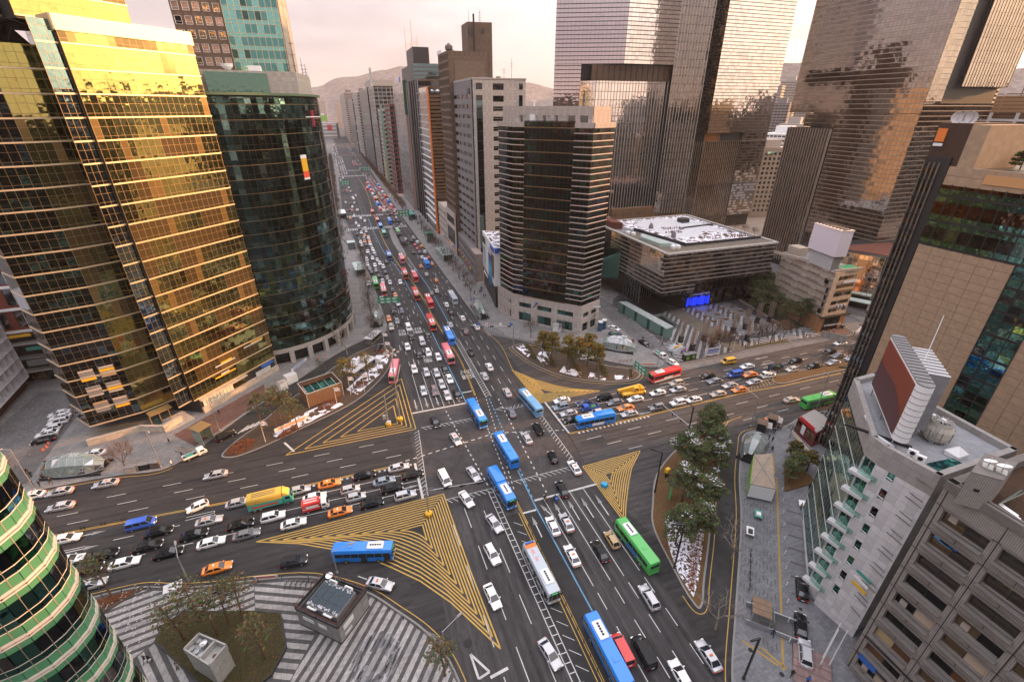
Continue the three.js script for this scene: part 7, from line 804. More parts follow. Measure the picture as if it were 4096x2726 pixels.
{
const o=thing('tent','grey plastic covered tent with a yellow banner on the plaza corner','tent',101,.137,-116.4),B=nB(),r=rng(6),n=14,P=[];for(let j=0;j<=5;j++){const row=[];for(let i=0;i<n;i++){const a=i / n*6.283,q=cos(j / 5*1.4)*(.9 + .2*r());row.push([cos(a)*3.4*q,sin(j / 5*1.5)*2.5*(.9 + .2*r()),sin(a)*2.3*q]);}P.push(row);}for(let j=0;j<5;j++)for(let i=0;i<n;i++)B.quad(P[j][(i + 1)% n],P[j][i],P[j + 1][i],P[j + 1][(i + 1)% n]);mesh('sheet',B.geo(),mat(.40,.43,.45,{roughness:.35}),o);mesh('banner',nB().box(-.3,2.3,1.2,4.6,.9,.08,.3).geo(),M.yellowPaint,o);mesh('banner',nB().box(2,.8,1.9,1.8,1.2,.08,.4).geo(),mat(.5,.16,.42),o);
const bx=(name,label,cat,x,z,turn,w,h,d,m,extra)=>{const t=thing(name,label,cat,x,.137,z,turn);mesh('body',nB().box(0,h / 2,0,w,h,d).geo(),m,t);mesh('top',nB().box(0,h + .06,0,w + .14,.12,d + .14).geo(),extra??M.roofGrey,t);return t;};
{const t=bx('equipment_box','dark green street cabinet with two round white emblems on the plaza kerb','cabinet',101,-109.6,.04,4.8,2.2,1.5,M.darkStone);for(const s of[-1.2,1.2]){mesh('door_panel',nB().box(s,1.1,.77,2.2,1.9,.06).geo(),mat(.02,.035,.025),t);const R=nB();for(let k=0;k<16;k++){const a=k / 8*PI,b=(k + 1)/ 8*PI;R.tube([s + cos(a)*.6,1.15 + sin(a)*.6,.82],[s + cos(b)*.6,1.15 + sin(b)*.6,.82],.05,.05,4,false);}R.tube([s - .35,.95,.82],[s + .35,.95,.82],.07,.07,4);R.tube([s - .25,.95,.82],[s,1.45,.82],.06,.06,4);R.tube([s,1.45,.82],[s + .25,.95,.82],.06,.06,4);mesh('round_emblem',R.geo(),M.lime,t);}}
{const t=bx('kiosk_booth','white booth with a slanted lid before the black tower shopfront','kiosk',68.1,-144.7,-.8,3,2.6,2,M.whitePaint,M.snow);for(const[x,z]of[[83.6,-139.6],[85.8,-140.6]]){const c=thing('vent_cylinder',x<84?'dark blue vent cylinder with white cap, nearer the stone base':'dark blue vent cylinder with white cap, nearer the alley','vent',x,.13,z);mesh('drum',nB().lathe(0,0,[[.9,0],[.9,3.4],[.86,3.4]],18).geo(),M.ventBlue??=mat(.03,.08,.15),c);mesh('cap',nB().lathe(0,0,[[.93,3.4],[.93,3.75],[.01,3.8]],18).geo(),M.whitePaint,c);}}
bx('utility_box','pale utility box on the left kerb, first of three','utility box',-57.2,-106.9,-.03,2,1.5,1,M.cream);bx('utility_box','dark utility box on the left kerb, middle of three','utility box',-54.6,-107,-.03,2,1.5,1,M.darkStone);bx('utility_box','brown utility box on the left kerb, nearest the lamp','utility box',-52.4,-106.8,-.2,1.8,1.6,1,M.brownTile);bx('white_box','white flat topped box at the plaza kerb among the flags','box',-39,-69,.2,2.6,1.2,1.7,M.whitePaint,M.snow);bx('gate_house','small white ticket gate house on the forecourt of the curved tower','gate house',-27,-134,.6,2.2,2.6,1.8,M.whitePaint,M.lightTile);{const t=bx('storage_tent','white plastic tent with a green shelf by the gold tower side','tent',-25,-138,.5,3.2,2.4,2.4,M.whitePaint,M.snow);}
{const o2=thing('shop_kiosk','red framed shop kiosk with a flat grey roof on the right pavement','kiosk',105.4,.13,-65.6),c=[[102.3,-68.2],[100.8,-61.9],[109,-63.4],[108.8,-69.4]].map((p)=>[p[0]- 105.4,p[1]+ 65.6]);for(let i=0;i<4;i++){const a=c[i],b=c[(i + 1)% 4],dx=b[0]- a[0],dz=b[1]- a[1],L=hypot(dx,dz),ry=atan2(-dz,dx),B=nB();for(let k=0;k<=4;k++)B.box(a[0]+ dx*k / 4,2,a[1]+ dz*k / 4,.24,4,.24,ry);B.box((a[0]+ b[0])/ 2,4,(a[1]+ b[1])/ 2,L,.7,.3,ry);B.box((a[0]+ b[0])/ 2,.4,(a[1]+ b[1])/ 2,L,.8,.3,ry);mesh('red_frame',B.geo(),M.redFrame??=mat(.16,.018,.02),o2);for(let k=0;k<4;k++)mesh('window_pane',unitBox(L / 4 - .3,2.6,.06,k),k===1?M.whitePaint:M.gBronze,o2).position.set(a[0]+ dx*(k + .5)/ 4,2.1,a[1]+ dz*(k + .5)/ 4),o2.children.at(-1).rotation.y=ry;}mesh('roof',nB().prism(c,4.3,4.5).geo(),mat(.42,.40,.37,{map:T.rib}),o2);mesh('blurred_sign',nB().box((c[0][0]+ c[1][0])/ 2 - .3,4.9,(c[0][1]+ c[1][1])/ 2,5,.9,.2,1.36).geo(),M.red,o2);mesh('blurred_sign',nB().box((c[1][0]+ c[2][0])/ 2,4.8,(c[1][1]+ c[2][1])/ 2 + .2,3,.6,.2,-.18).geo(),M.whitePaint,o2);}
const bn=(label,ax,az,bx2,bz,y,h,m,m2)=>{const dx=bx2 - ax,dz=bz - az,L=hypot(dx,dz),t=thing('banner',label,'banner',(ax + bx2)/ 2,.13,(az + bz)/ 2,atan2(-dz,dx));mesh('cloth',nB().box(0,y,0,L,h,.05).geo(),m,t);if(m2)for(const k of[-.22,.05,.26])mesh('printed_line',nB().box(k*L*.1,y + k*h*.9,.035,L*.82,h*.14,.02).geo(),m2,t);const F=nB();for(const s of[-1,1])F.tube([s*L / 2,0,0],[s*L / 2,y + h / 2,0],.05,.05,5);mesh('post',F.geo(),M.steel,t);};
bn('long white banner with orange lettering strung beside the left slip lane',-26.8,-110.4,-19,-114.2,1.6,1.1,M.whitePaint,M.orange);bn('blue and white printed banner on the plaza kerb under bare trees',107,-108.8,112.6,-108.6,2,2.8,M.whitePaint,M.blue);bn('white and orange railing banner at the tip of the dome forecourt',82.8,-111,87.6,-108.9,.9,.9,M.whitePaint,M.orange);bn('white and yellow banner on the railing beside the red shop kiosk',100.4,-67.6,97,-58.6,.8,.9,M.whitePaint,M.yellowPaint);bn('white banner along the bus stop pavement railing',111,-71,116,-71.2,.8,.8,M.whitePaint,M.red);bn('white kerb banner at the far end of the plaza railing',-26,-66.8,-22,-65.8,.7,.6,M.whitePaint,M.red);bn('blue and white barrier banner over the curved tower car ramp',-24.6,-139.6,-20.6,-146,3,.7,M.whitePaint,M.blue);
[['pale roofed bus shelter on the right pavement behind the green bus',124.4,-70],['second pale roofed bus shelter, nearer the beige tower',131,-70.2]].forEach(([l,x,z])=>{const t=thing('bus_shelter',l,'bus shelter',x,.13,z);mesh('roof',nB().box(0,2.7,0,6,.14,2.2).geo(),M.lightTile,t);mesh('back_glass',nB().box(0,1.4,.9,5.6,2,.05).geo(),M.domeGlass,t);mesh('bench',nB().box(0,.45,.5,4,.1,.5).geo(),M.wood,t);const F=nB();for(const s of[-2.8,2.8])F.box(s,1.35,.8,.14,2.7,.14);mesh('frame',F.geo(),M.steel,t);});
const med=(l,z)=>{const t=thing('bus_shelter',l,'bus shelter',28.2 +(z + 300)*.02,.2,z,PI / 2);mesh('roof',nB().box(0,2.8,0,14,.16,2.6).geo(),M.darkStone,t);mesh('back_glass',nB().box(0,1.5,0,13,1.8,.06).geo(),M.gOffice,t);const F=nB();for(let k=-6;k<=6;k +=3)F.box(k,1.4,0,.14,2.8,.14);mesh('frame',F.geo(),M.darkSteel,t);};med('dark roofed median bus shelter, nearest to the crossing',-292);med('dark roofed median bus shelter, second from the crossing',-312);med('dark roofed median bus shelter beside the first zebra crossing',-330);{const ps=curve([[25.4,-262],[26.6,-264],[26.6,-300],[27,-336],[25,-336],[22.6,-300],[24.4,-264]],3);const p=mesh(numbered('median_island'),nB().prism(ps,0,.2).geo(),M.pave,scene);p.userData.kind='structure';}
{const t=thing('crash_cushion','yellow crash cushion at the tip of the median bus stop','barrier',25.4,.05,-259);mesh('drum',nB().lathe(0,0,[[.6,0],[.6,1.3],[.01,1.4]],12).geo(),M.yellowPaint,t);mesh('band',nB().lathe(0,0,[[.62,.5],[.62,.8]],12).geo(),M.black,t);}
}
{
const bp=[60.0,-64.8],t=thing('signal_cabinet','yellow signal box on a striped stand at the edge of the pine island','signal box',bp[0],.16,bp[1],.3);mesh('box',nB().box(0,1.9,0,1.1,1,.8).geo(),M.yellowPaint,t);const F=nB();for(const s of[-.35,.35])F.box(s,.7,0,.14,1.4,.5);mesh('stand',F.geo(),M.black,t);
const gp=[56.6,-59.0],g=thing('green_sign_board','tall narrow green sign board among the pines of the triangular island','sign',gp[0],.16,gp[1],.9);mesh('board',nB().box(0,2.6,0,.9,5.2,.3).geo(),mat(.06,.42,.16),g);mesh('cap',nB().box(0,5.3,0,1,.24,.5).geo(),mat(.16,.5,.22),g);
const cb=[45.0,-66.9],c=thing('blue_crate','bright blue crate lying on the yellow hatching near the pine island','crate',cb[0],.02,cb[1],.5),B=nB();for(const s of[-1,1]){B.box(s*.5,.4,0,.06,.8,1.3);B.box(0,.4,s*.65,1,.8,.06);}B.box(0,.05,0,1,.08,1.3);mesh('tub',B.geo(),mat(.03,.30,.55),c);for(const s of[-.3,.3])mesh('lid_half',nB().box(0,.84,s,1.1,.06,.56,.1).geo(),mat(.05,.36,.6),c);
}
function lamp(label,x,z,h,hx,hz,style=0){
const o=thing('street_lamp',label,'street lamp',x,.13,z),m=style===1?M.darkSteel:M.steel,ax=hx - x,az=hz - z,P=nB();if(style===1){P.box(0,h / 2,0,.24,h,.24);}else P.tube([0,0,0],[0,h,0],.13,.08,8);mesh('pole',P.geo(),m,o);mesh('foot',nB().lathe(0,0,[[.24,0],[.24,.5],[.13,.6]],10).geo(),m,o);
const A=nB(),L=hypot(ax,az)||1;if(style===1)A.box(ax / 2,h - .05,az / 2,L + .24,.2,.24,atan2(-az,ax));else A.tube([0,h - .1,0],[ax,h + .5,az],.055,.045,6);mesh('arm',A.geo(),m,o);const Hd=nB();if(style===1)Hd.box(ax*.85,h - .17,az*.85,1.1,.08,.3,atan2(-az,ax));else Hd.hex([[-.5,-.08,.2],[.5,-.08,.2],[.5,-.08,-.2],[-.5,-.08,-.2],[-.3,.12,.1],[.4,.12,.1],[.4,.12,-.1],[-.3,.12,-.1]].map((p)=>{const t=atan2(-az,ax),c=cos(t),s=sin(t);return[ax + p[0]*c + p[2]*s,h + .52 + p[1],az - p[0]*s + p[2]*c];}));mesh('lamp_head',Hd.geo(),style===1?M.black:M.lightTile,o);return o;
}
const LAMPS=[['tall grey lamp with a white flag on the left pavement by the utility boxes',-51.1,-106.2,11.6,-49.3,-103.5,0],['grey lamp with flags at the left edge beside the round green building',-75.3,-106.8,11.7,-76.6,-106.4,0],['grey lamp by the motorcycles before the gold tower shopfront',-40.9,-117.2,10.6,-38.5,-115.3,0],['grey lamp with a blue street sign on the plaza kerb by the orange taxi',-37.1,-70.3,6.4,-38.1,-73.4,0],['grey lamp behind the machine house roof, reaching over the blue bus',-11.9,-63.4,5.8,-8.6,-63.6,0],['grey lamp with a street sign at the bottom kerb of the plaza',3.8,-42.9,6.3,6.8,-44.3,0],['double armed grey lamp on the median near the beige tower',92.5,-73.3,9.2,92.3,-76.9,0],['grey lamp beside the white pickup at the alley mouth',87.9,-108.6,11.2,84.5,-109.6,0],['slim grey lamp on the bus stop pavement before the green bus',110.6,-70.0,14.2,110.3,-70.6,0],['grey lamp at the right kerb beside the dark glass dome',42.7,-163.5,10.1,40.1,-165.1,0],['grey lamp on the right pavement by the green planter boxes',42.7,-205.8,4.8,42.7,-211.5,0],['grey lamp before the stone base of the black tower',60.6,-146.2,6.3,58.2,-149.1,0],['grey lamp near the glass doors of the stone base',76.4,-140.7,3.5,73.9,-142.1,0],['grey lamp leaning over the queue on the left side of the avenue',-1.9,-322.3,6.7,3.7,-323.7,0],['grey lamp on the left pavement beside the green bus',1.5,-225.7,4.2,6.3,-225.0,0],['black square lamp standing in the snowy point of the pine island',47.0,-44.3,11.3,45.2,-45.0,1],['black square lamp at the road edge of the pine island',54.7,-61.6,11.2,53.3,-63.3,1],['black square lamp at the head of the pine island over the signal arm',72.8,-74.2,10.3,72.8,-77.0,1],['black square lamp with a flag at the bottom right pavement',45.2,-25.3,10.1,44.1,-25.4,1]];
for(const[l,x,z,h,hx,hz,s]of LAMPS)lamp(l,x,z,h,hx,hz,s);
function signalHead(o,x,y,z,ry){mesh('signal_head',nB().box(x,y,z,1.3,.42,.3,ry).geo(),M.black,o);}
{
const mast=(name,label,x,z,h,base)=>{const o=thing(name,label,'signal mast',x,.02,z);mesh('pole',nB().tube([0,0,0],[0,h,0],.2,.13,10).geo(),M.steel,o);if(base){mesh('striped_base',nB().lathe(0,0,[[.75,0],[.8,.7],[.6,1],[.2,1]],14).geo(),M.yellowPaint,o);const B=nB();for(let k=0;k<7;k++){const a=k / 7*6.283;B.tube([cos(a)*.79,0,sin(a)*.79],[cos(a + .4)*.8,.72,sin(a + .4)*.8],.09,.09,4);}mesh('black_stripe',B.geo(),M.black,o);}return o;};
const a=mast('camera_mast','tallest camera mast with a striped yellow foot in the left hatching',4.5,-106.9,20.9,true);{const B=nB(),h=20.9;for(let k=0;k<6;k++){const t=k*1.05;B.tube([0,h - .4,0],[cos(t)*1.6,h - .2,sin(t)*1.6],.06,.05,5);B.box(cos(t)*1.7,h - .1,sin(t)*1.7,.7,.35,.35,-t);}mesh('flood_lamps',B.geo(),M.lightTile,a);}
const b=mast('camera_mast','shorter camera mast with cabinets beside the tallest mast',1.3,-105.6,9.2,true);mesh('cabinet',nB().box(-.7,3,.2,.9,1.2,.6).geo(),M.lightTile,b);mesh('camera',nB().box(.2,1.4,.5,1,.5,.4).geo(),M.whitePaint,b);
const c=mast('signal_mast','signal mast with striped foot in the big lower left hatching',6.2,-71.5,8.1,true),ch=6.8,e=[17.8,-70.0],cx=[6.2,-71.5];mesh('arm',nB().tube([0,ch,0],[e[0]- cx[0],ch + .4,e[1]- cx[1]],.1,.07,8).geo(),M.steel,c);for(const k of[.36,.64,.95])signalHead(c,(e[0]- cx[0])*k,ch + .1,(e[1]- cx[1])*k,.15);mesh('sign_back',nB().box(.9,ch + .2,.1,1.2,.9,.06).geo(),M.roofGrey,c);mesh('sign_back',nB().box(1.3,ch - .7,.1,1.5,.6,.06).geo(),M.roofGrey,c);
const d=mast('signal_mast','signal mast with a long arm over the eastern arm of the crossing',73.6,-73.9,5.4,false),dh=4.0,f=[72.3,-84.5],dx=[73.6,-73.9];mesh('arm',nB().tube([0,dh,0],[f[0]- dx[0],dh + .3,f[1]- dx[1]],.12,.08,8).geo(),M.steel,d);for(const k of[.38,.66,.98])signalHead(d,(f[0]- dx[0])*k,dh - .1,(f[1]- dx[1])*k,1);mesh('blue_sign',nB().box((f[0]- dx[0])*.56,dh,(f[1]- dx[1])*.56,.7,.9,.06,1).geo(),M.blue,d);
const g=mast('signal_mast','signal mast with an arm reaching over the avenue from the snowy island',48.6,-139.6,8,false);mesh('arm',nB().tube([0,7,0],[-14.4,7.4,-5],.1,.07,8).geo(),M.steel,g);for(const k of[.1,.5,.72,.96])signalHead(g,-14.4*k,7.1,-5*k,-.3);for(const[k,m]of[[.62,M.whitePaint],[.84,M.blue],[.3,M.whitePaint],[.05,M.blue]])mesh('round_sign',nB().box(-14.4*k,7.9,-5*k,.9,.9,.08,-.3).geo(),m,g);mesh('round_sign',nB().box(-14.4*.62,7.9,-5*.62 + .06,.5,.5,.04,-.3).geo(),M.red,g);
const gs=(label,x,z,h,hx,hz,w,hh)=>{const o=thing('direction_sign',label,'direction sign',x,.13,z),ax=hx - x,az=hz - z,ry=atan2(-az,ax),L=hypot(ax,az);mesh('pole',nB().tube([0,0,0],[0,h + .4,0],.17,.12,8).geo(),M.steel,o);mesh('arm',nB().tube([0,h,0],[ax,h,az],.09,.07,6).geo(),M.steel,o);const s=1 - w / 2 / L;mesh('green_board',nB().box(ax*s,h,az*s,w,hh,.12,ry).geo(),M.signGreen??=mat(.015,.24,.13),o);const B=nB();for(let k=0;k<6;k++){const t=(k % 3 - 1)*w*.28,y=h +(k<3?.24:-.26)*hh,c=cos(ry),q=sin(ry);for(const side of[-1,1]){B.box(ax*s + t*c + q*.08*side,y,az*s - t*q + c*.08*side,w*.2,hh*.12,.02,ry);B.box(ax*s + t*c + q*.08*side,y - hh*.13,az*s - t*q + c*.08*side,w*.12,hh*.07,.02,ry);}}mesh('white_lettering',B.geo(),M.whitePaint,o);return o;};
gs('green direction sign over the left lanes by the corner dome',4.6,-182,6.4,13.6,-180.4,8.6,2.6);gs('green direction sign beside the red bus at the tip of the snowy island',76.6,-105.7,5.1,76.5,-99.1,6.2,2.4);gs('green direction sign over the right lanes far up the avenue by the zebra crossing',42,-352,7,33,-352,8,4.2);gs('far green direction sign spanning the right lanes beyond the second zebra crossing',31,-640,8,22,-640,10,4);gs('far green sign above the left lanes near the second junction',-10,-520,8,4,-520,9,4);
{const o=thing('sign_gantry','grey back of a large direction sign on the planted median','direction sign'),bp=[152.0,-91.5];o.position.set(bp[0],.13,bp[1]);o.rotation.y=0;mesh('pole',nB().tube([0,0,0],[0,7.4,0],.16,.12,8).geo(),M.steel,o);mesh('arm',nB().tube([0,6.8,0],[-5,6.8,-8],.09,.07,6).geo(),M.steel,o);mesh('board_back',nB().box(-3.4,6.8,-5.4,7.2,2.6,.1,-1.01).geo(),M.lightTile,o);const B=nB();for(let k=-2;k<=2;k++)B.box(-3.4 + k*.8,6.8,-5.4 + k*1.26,.1,2.6,.24,-1.01);mesh('rib',B.geo(),M.roofGrey,o);}
}
{
const flag=(label,x,z,h=6.4,m=M.whitePaint)=>{const o=thing('flagpole',label,'flagpole',x,.15,z);mesh('pole',nB().tube([0,0,0],[0,h,0],.06,.04,6).geo(),M.whitePaint,o);const B=nB(),n=5;for(let k=0;k<n;k++){const f=(q,y)=>[q / n*1.5,y - q*q*.02,sin(q*1.3)*.16];B.quad(f(k,h - 1.3),f(k + 1,h - 1.3),f(k + 1,h - .2),f(k,h - .2));}mesh('flag',B.geo(),m,o);mesh('emblem',nB().box(.6,h - .7,.1,.34,.34,.1,.2).geo(),M.red,o);};
[['white flag on a pole at the slip lane kerb near the tall mast',-3.8,-124.4],['white flag on a pole beside the slatted hut',-11.6,-119.2],['white flag on a pole right of the slatted hut',-7.8,-124],['white flag on a pole before the snowy pavilion',.6,-132.6],['white flag at the avenue tip of the left island',4.6,-143.6],['white flag behind the tip flag of the left island',4.4,-150.6],['white flag at the far west end of the thin pines',-29,-108.6],['white flag by the plaza kerb between two bare trees',118.6,-108.8]].forEach((a)=>flag(...a));
const pyl=(label,x,z,h,m,w=1)=>{const o=thing('banner_pylon',label,'banner',x,.13,z,.4);mesh('panel',nB().box(0,h / 2 + .6,0,w,h,.3).geo(),m,o);mesh('foot',nB().box(0,.3,0,w*.6,.6,.4).geo(),M.darkSteel,o);mesh('cap_lamp',nB().box(0,h + .8,.3,w*1.2,.24,.8).geo(),M.whitePaint,o);};pyl('tall red banner pylon before the curved dark tower',-21.4,-158.4,9.6,M.red,1.6);pyl('slim yellow pole sign, taller one beside the red pylon',-19.8,-158.6,14,M.yellowPaint,.5);pyl('slim yellow pole sign, shorter one beside the red pylon',-19,-158,12,M.yellowPaint,.45);pyl('pale blue banner pylon between the yellow pylons',-18,-157.4,6.4,M.roofGrey,.9);pyl('wide yellow banner pylon right of the red one',-16.6,-157.2,9,M.yellowPaint,1.3);
const rail=(label,pts,n)=>{const o=thing('railing',label,'railing',pts[0][0],.13,pts[0][1]),B=nB();pts.forEach((p,i)=>{const x=p[0]- pts[0][0],z=p[1]- pts[0][1];B.tube([x,0,z],[x,1,z],.06,.06,5);if(i){const q=pts[i - 1];for(const y of[.45,.9])B.tube([q[0]- pts[0][0],y,q[1]- pts[0][1]],[x,y,z],.035,.035,4,false);}});mesh('bars',B.geo(),M.darkSteel,o);};rail('dark railing curving along the plaza kerb by the machine house',SWK.slice(26,50).filter((_,i)=>i % 2===0).map((p)=>[p[0]- .5,p[1]+ .6]));rail('dark railing along the plaza kerb behind the bicycles',SWK.slice(8,27).filter((_,i)=>i % 2===0).map((p)=>[p[0],p[1]+ .7]));
const post=nB();{const o=thing('delineator_fence','row of low black posts and rails on the yellow centre line of the left street','barrier',-60,.03,-90.7),B=nB();for(let k=0;k<12;k++){const x=-32 + k*3.5;for(const d of[-.3,.3])B.box(x + d,.35,0,.14,.7,.14);B.tube([x,.5,0],[x + 3.5,.5,.1],.04,.04,4);B.tube([x,.25,0],[x + 3.5,.25,.1],.04,.04,4);}mesh('posts_and_rails',B.geo(),M.black,o);o.rotation.y=-.02;}{const o=thing('delineator_fence','row of low dark posts and rails along the yellow line of the lower bus lanes','barrier',24.9,.03,-62),B=nB();for(let k=0;k<18;k++){const z=k*2.2;B.box(k*.02,.35,z,.14,.7,.14);B.tube([k*.02,.5,z],[k*.02 + .02,.5,z + 2.2],.04,.04,4);}mesh('posts_and_rails',B.geo(),M.black,o);}{const o=thing('delineator_fence','low yellowish rail fence on the centre line of the upper bus lanes','barrier',27.8,.03,-117),B=nB();for(let k=0;k<24;k++){const z=-k*2;B.box(k*.0,.4,z,.12,.8,.12);B.tube([0,.6,z],[0,.6,z - 2],.04,.04,4);}mesh('posts_and_rails',B.geo(),M.bronze,o);}
for(let i=0;i<11;i++){const u=thing('steel_bollard','slim steel bollard along the edge of the parking court','bollard',81.4 - i*2.55,.13,-52.6 + i*2.55,0,'steel bollards between the pavement and the parking court');mesh('post',nB().tube([0,0,0],[0,1.1,0],.08,.08,7).geo(),M.whitePaint,u);mesh('foot',nB().lathe(0,0,[[.13,0],[.13,.08],[.01,.09]],8).geo(),M.darkSteel,u);}for(const[x,z]of[[78.6,-42.8],[77.4,-41.4],[76.2,-40.4]]){const u=thing('black_bollard','short black ball bollard by the parking court wall','bollard',x,.13,z,0,'black ball bollards by the parking court wall');mesh('post',nB().lathe(0,0,[[.16,0],[.14,.5],[.2,.62],[.16,.78],[.01,.84]],10).geo(),M.black,u);}for(let i=0;i<9;i++){const u=thing('black_bollard','slim dark bollard on the kerb of the avenue corner before the black tower','bollard',43.6 + i*.5,.13,-157 + i*1.1,0,'dark bollards on the avenue corner kerb');mesh('post',nB().tube([0,0,0],[0,1,0],.09,.09,7).geo(),M.darkSteel,u);}
const bike=(()=>{const o=new THREE.Group();const R=(x)=>{const B=nB();for(let k=0;k<12;k++){const a=k / 6*PI,b=(k + 1)/ 6*PI;B.tube([x + cos(a)*.33,.34 + sin(a)*.33,0],[x + cos(b)*.33,.34 + sin(b)*.33,0],.025,.025,4,false);}return B.geo();};mesh('wheel',R(-.52),M.rubber,o);mesh('wheel',R(.52),M.rubber,o);const F=nB();F.tube([-.52,.34,0],[-.1,.34,0],.025);F.tube([-.1,.34,0],[-.25,.85,0],.025);F.tube([-.1,.34,0],[.38,.8,0],.03);F.tube([-.22,.75,0],[.38,.85,0],.025);F.tube([.52,.34,0],[.36,1,0],.025);F.tube([-.52,.34,0],[-.22,.75,0],.02);mesh('frame',F.geo(),M.darkSteel,o);mesh('handlebar',nB().tube([.36,1,-.27],[.36,1,.27],.02).geo(),M.steel,o);mesh('saddle',nB().box(-.26,.9,0,.26,.07,.14).geo(),M.black,o);o.name='bicycle';return o;})();
const bikes=(list,label,group,turn)=>list.forEach(([x,z],i)=>{const b=copyOf(bike,x,.14,z,turn +(i % 3)*.08,label);b.userData.category='bicycle';b.userData.group=group;});bikes([0,1,2,3,4,5].map((i)=>[-20.5,-63.7].map((v,k)=>v + i*(k?.3:.86))),'bicycle in the row parked on the striped plaza behind the machine house','bicycles beside the machine house',1.2);bikes([0,1,2,3,4,5,6].map((i)=>[62.8,-42.3].map((v,k)=>v + i*(k?.95:-.95))),'bicycle in the kerbside rack on the lower right pavement','bicycles in the lower right kerbside rack',.7);bikes([0,1,2,3].map((i)=>[78.0,-115.2].map((v,k)=>v + i*(k?.2:1.2))),'bicycle parked on the kerb before the white topped dome','bicycles before the white topped dome',.3);
[[98.6,-72.4],[94.2,-71.5]].forEach(([x,z],i)=>{const t=thing('news_kiosk',['dark shuttered kiosk with a slanted awning at the service lane corner','dark shuttered kiosk behind the first, beside the orange taxi'][1 - i],'kiosk',x,.13,z,.7);mesh('body',nB().box(0,1.2,0,2.6,2.4,2).geo(),M.darkStone,t);mesh('roof',nB().box(0,2.5,0,3,.16,2.4).geo(),M.brownTile,t);mesh('awning',nB().box(0,2,1.6,2.8,.08,1.4).geo(),M.lightTile,t);});
const stall=[[70.9,-48.8],[66.0,-45.9]];stall.forEach(([x,z],i)=>{const t=thing('market_stall',['small kerbside stall with a teal table under the plane tree','white table stall with goods beside the bicycles'][i],'stall',x,.13,z,.8);mesh('table',nB().box(0,.8,0,2.2,.1,1.4).geo(),i?M.whitePaint:M.teal,t);const F=nB();for(const a of[-1,1])for(const b of[-.6,.6])F.box(a,.4,b,.07,.8,.07);mesh('legs',F.geo(),M.darkSteel,t);mesh('goods',nB().box(-.3,1,0,1,.36,.8).geo(),i?M.darkStone:M.whitePaint,t);});
const cone=(label,group,list)=>list.forEach(([x,z])=>{const t=thing('traffic_cone',label,'traffic cone',x,.14,z,0,group);mesh('cone',nB().lathe(0,0,[[.2,.04],[.03,.75],[.01,.76]],9).geo(),M.coneRed??=mat(.7,.10,.03),t);mesh('base',nB().box(0,.03,0,.5,.06,.5).geo(),M.coneRed,t);});cone('orange traffic cone in the row beside the parked white cars','cones beside the parking court',[[-80.9,-123.0],[-80.7,-124.2],[-80.9,-125.6],[-81.3,-132.9]]);cone('orange traffic cone on the forecourt of the curved tower','cones on the curved tower forecourt',[[-17.4,-151.2],[-15.4,-152.4]]);
const bd=nB(),br=rng(5),bs=thing('paper_birds','many small white paper birds strung on wires over the striped plaza','paper birds',-44,.14,-62);bs.userData.kind='stuff';for(let i=0;i<190;i++){const x=-7 + br()*11,z=-8 + br()*14,y=.6 + br()*2.4,s=.13;bd.tri([x - s,y,z],[x + s,y + .03,z - s],[x,y + .1,z + s*1.4],[0,0],[1,0],[0,1]);}mesh('birds',bd.geo(),M.whitePaint,bs).userData.kind='stuff';
const fl=[[57.4,-22.9],[58.6,-22.4],[58.6,-23.5]];fl.forEach(([x,z],i)=>{const t=thing('flagpole',['bare white flagpole on the pink steps, left of three','bare white flagpole on the pink steps, right of three','bare white flagpole at the back of the pink steps'][i],'flagpole',x,.3,z);mesh('pole',nB().tube([0,0,0],[0,9,0],.09,.06,8).geo(),M.whitePaint,t);mesh('foot',nB().box(0,.2,0,.5,.4,.5).geo(),M.concPlain,t);});const sp=[55.8,-22.9],s=thing('pink_steps','pink granite steps at the foot of the concrete block','steps',sp[0],.13,sp[1],.75);for(let k=0;k<4;k++)mesh('step',nB().box(.6*k,.06 + k*.12,0,6 - k*1.2,.24,5).geo(),M.pinkStone??=mat(.36,.24,.22,{map:T.stone}),s);
}
[[7.6,-43.7,1.2],[-41.0,-74.8,.9],[-35.7,-75.2,.9],[-50.3,-98.1,.6],[-48.3,-97.9,.6],[50.5,-103.6,.5],[54.1,-104.9,.5],[38.4,-100.0,.6],[44.7,-93.0,.6],[43.5,-34.6,1],[47.4,-34.9,.8],[52.2,-40.0,.7],[67.5,-53.7,.5],[16.8,-77.5,.7],[17.2,-188.5,.6],[51.1,-23.9,.6],[62.4,-30.7,.5],[49.3,-28.2,.6]].forEach(([x,z,r],i)=>{const o=mesh(numbered('manhole_cover'),nB().lathe(0,0,[[r*.6,0],[r*.6,.012],[r*.5,.016],[.01,.016]],18).geo(),i % 3?M.ironDark??=mat(.05,.042,.038,{map:T.speck,metalness:.3}):M.rubber,scene);o.position.set(x,z>-60&&x>48&&i>14?.13:.012,z);tag(o,'round iron manhole cover set in the road or pavement','manhole cover','manhole covers');});
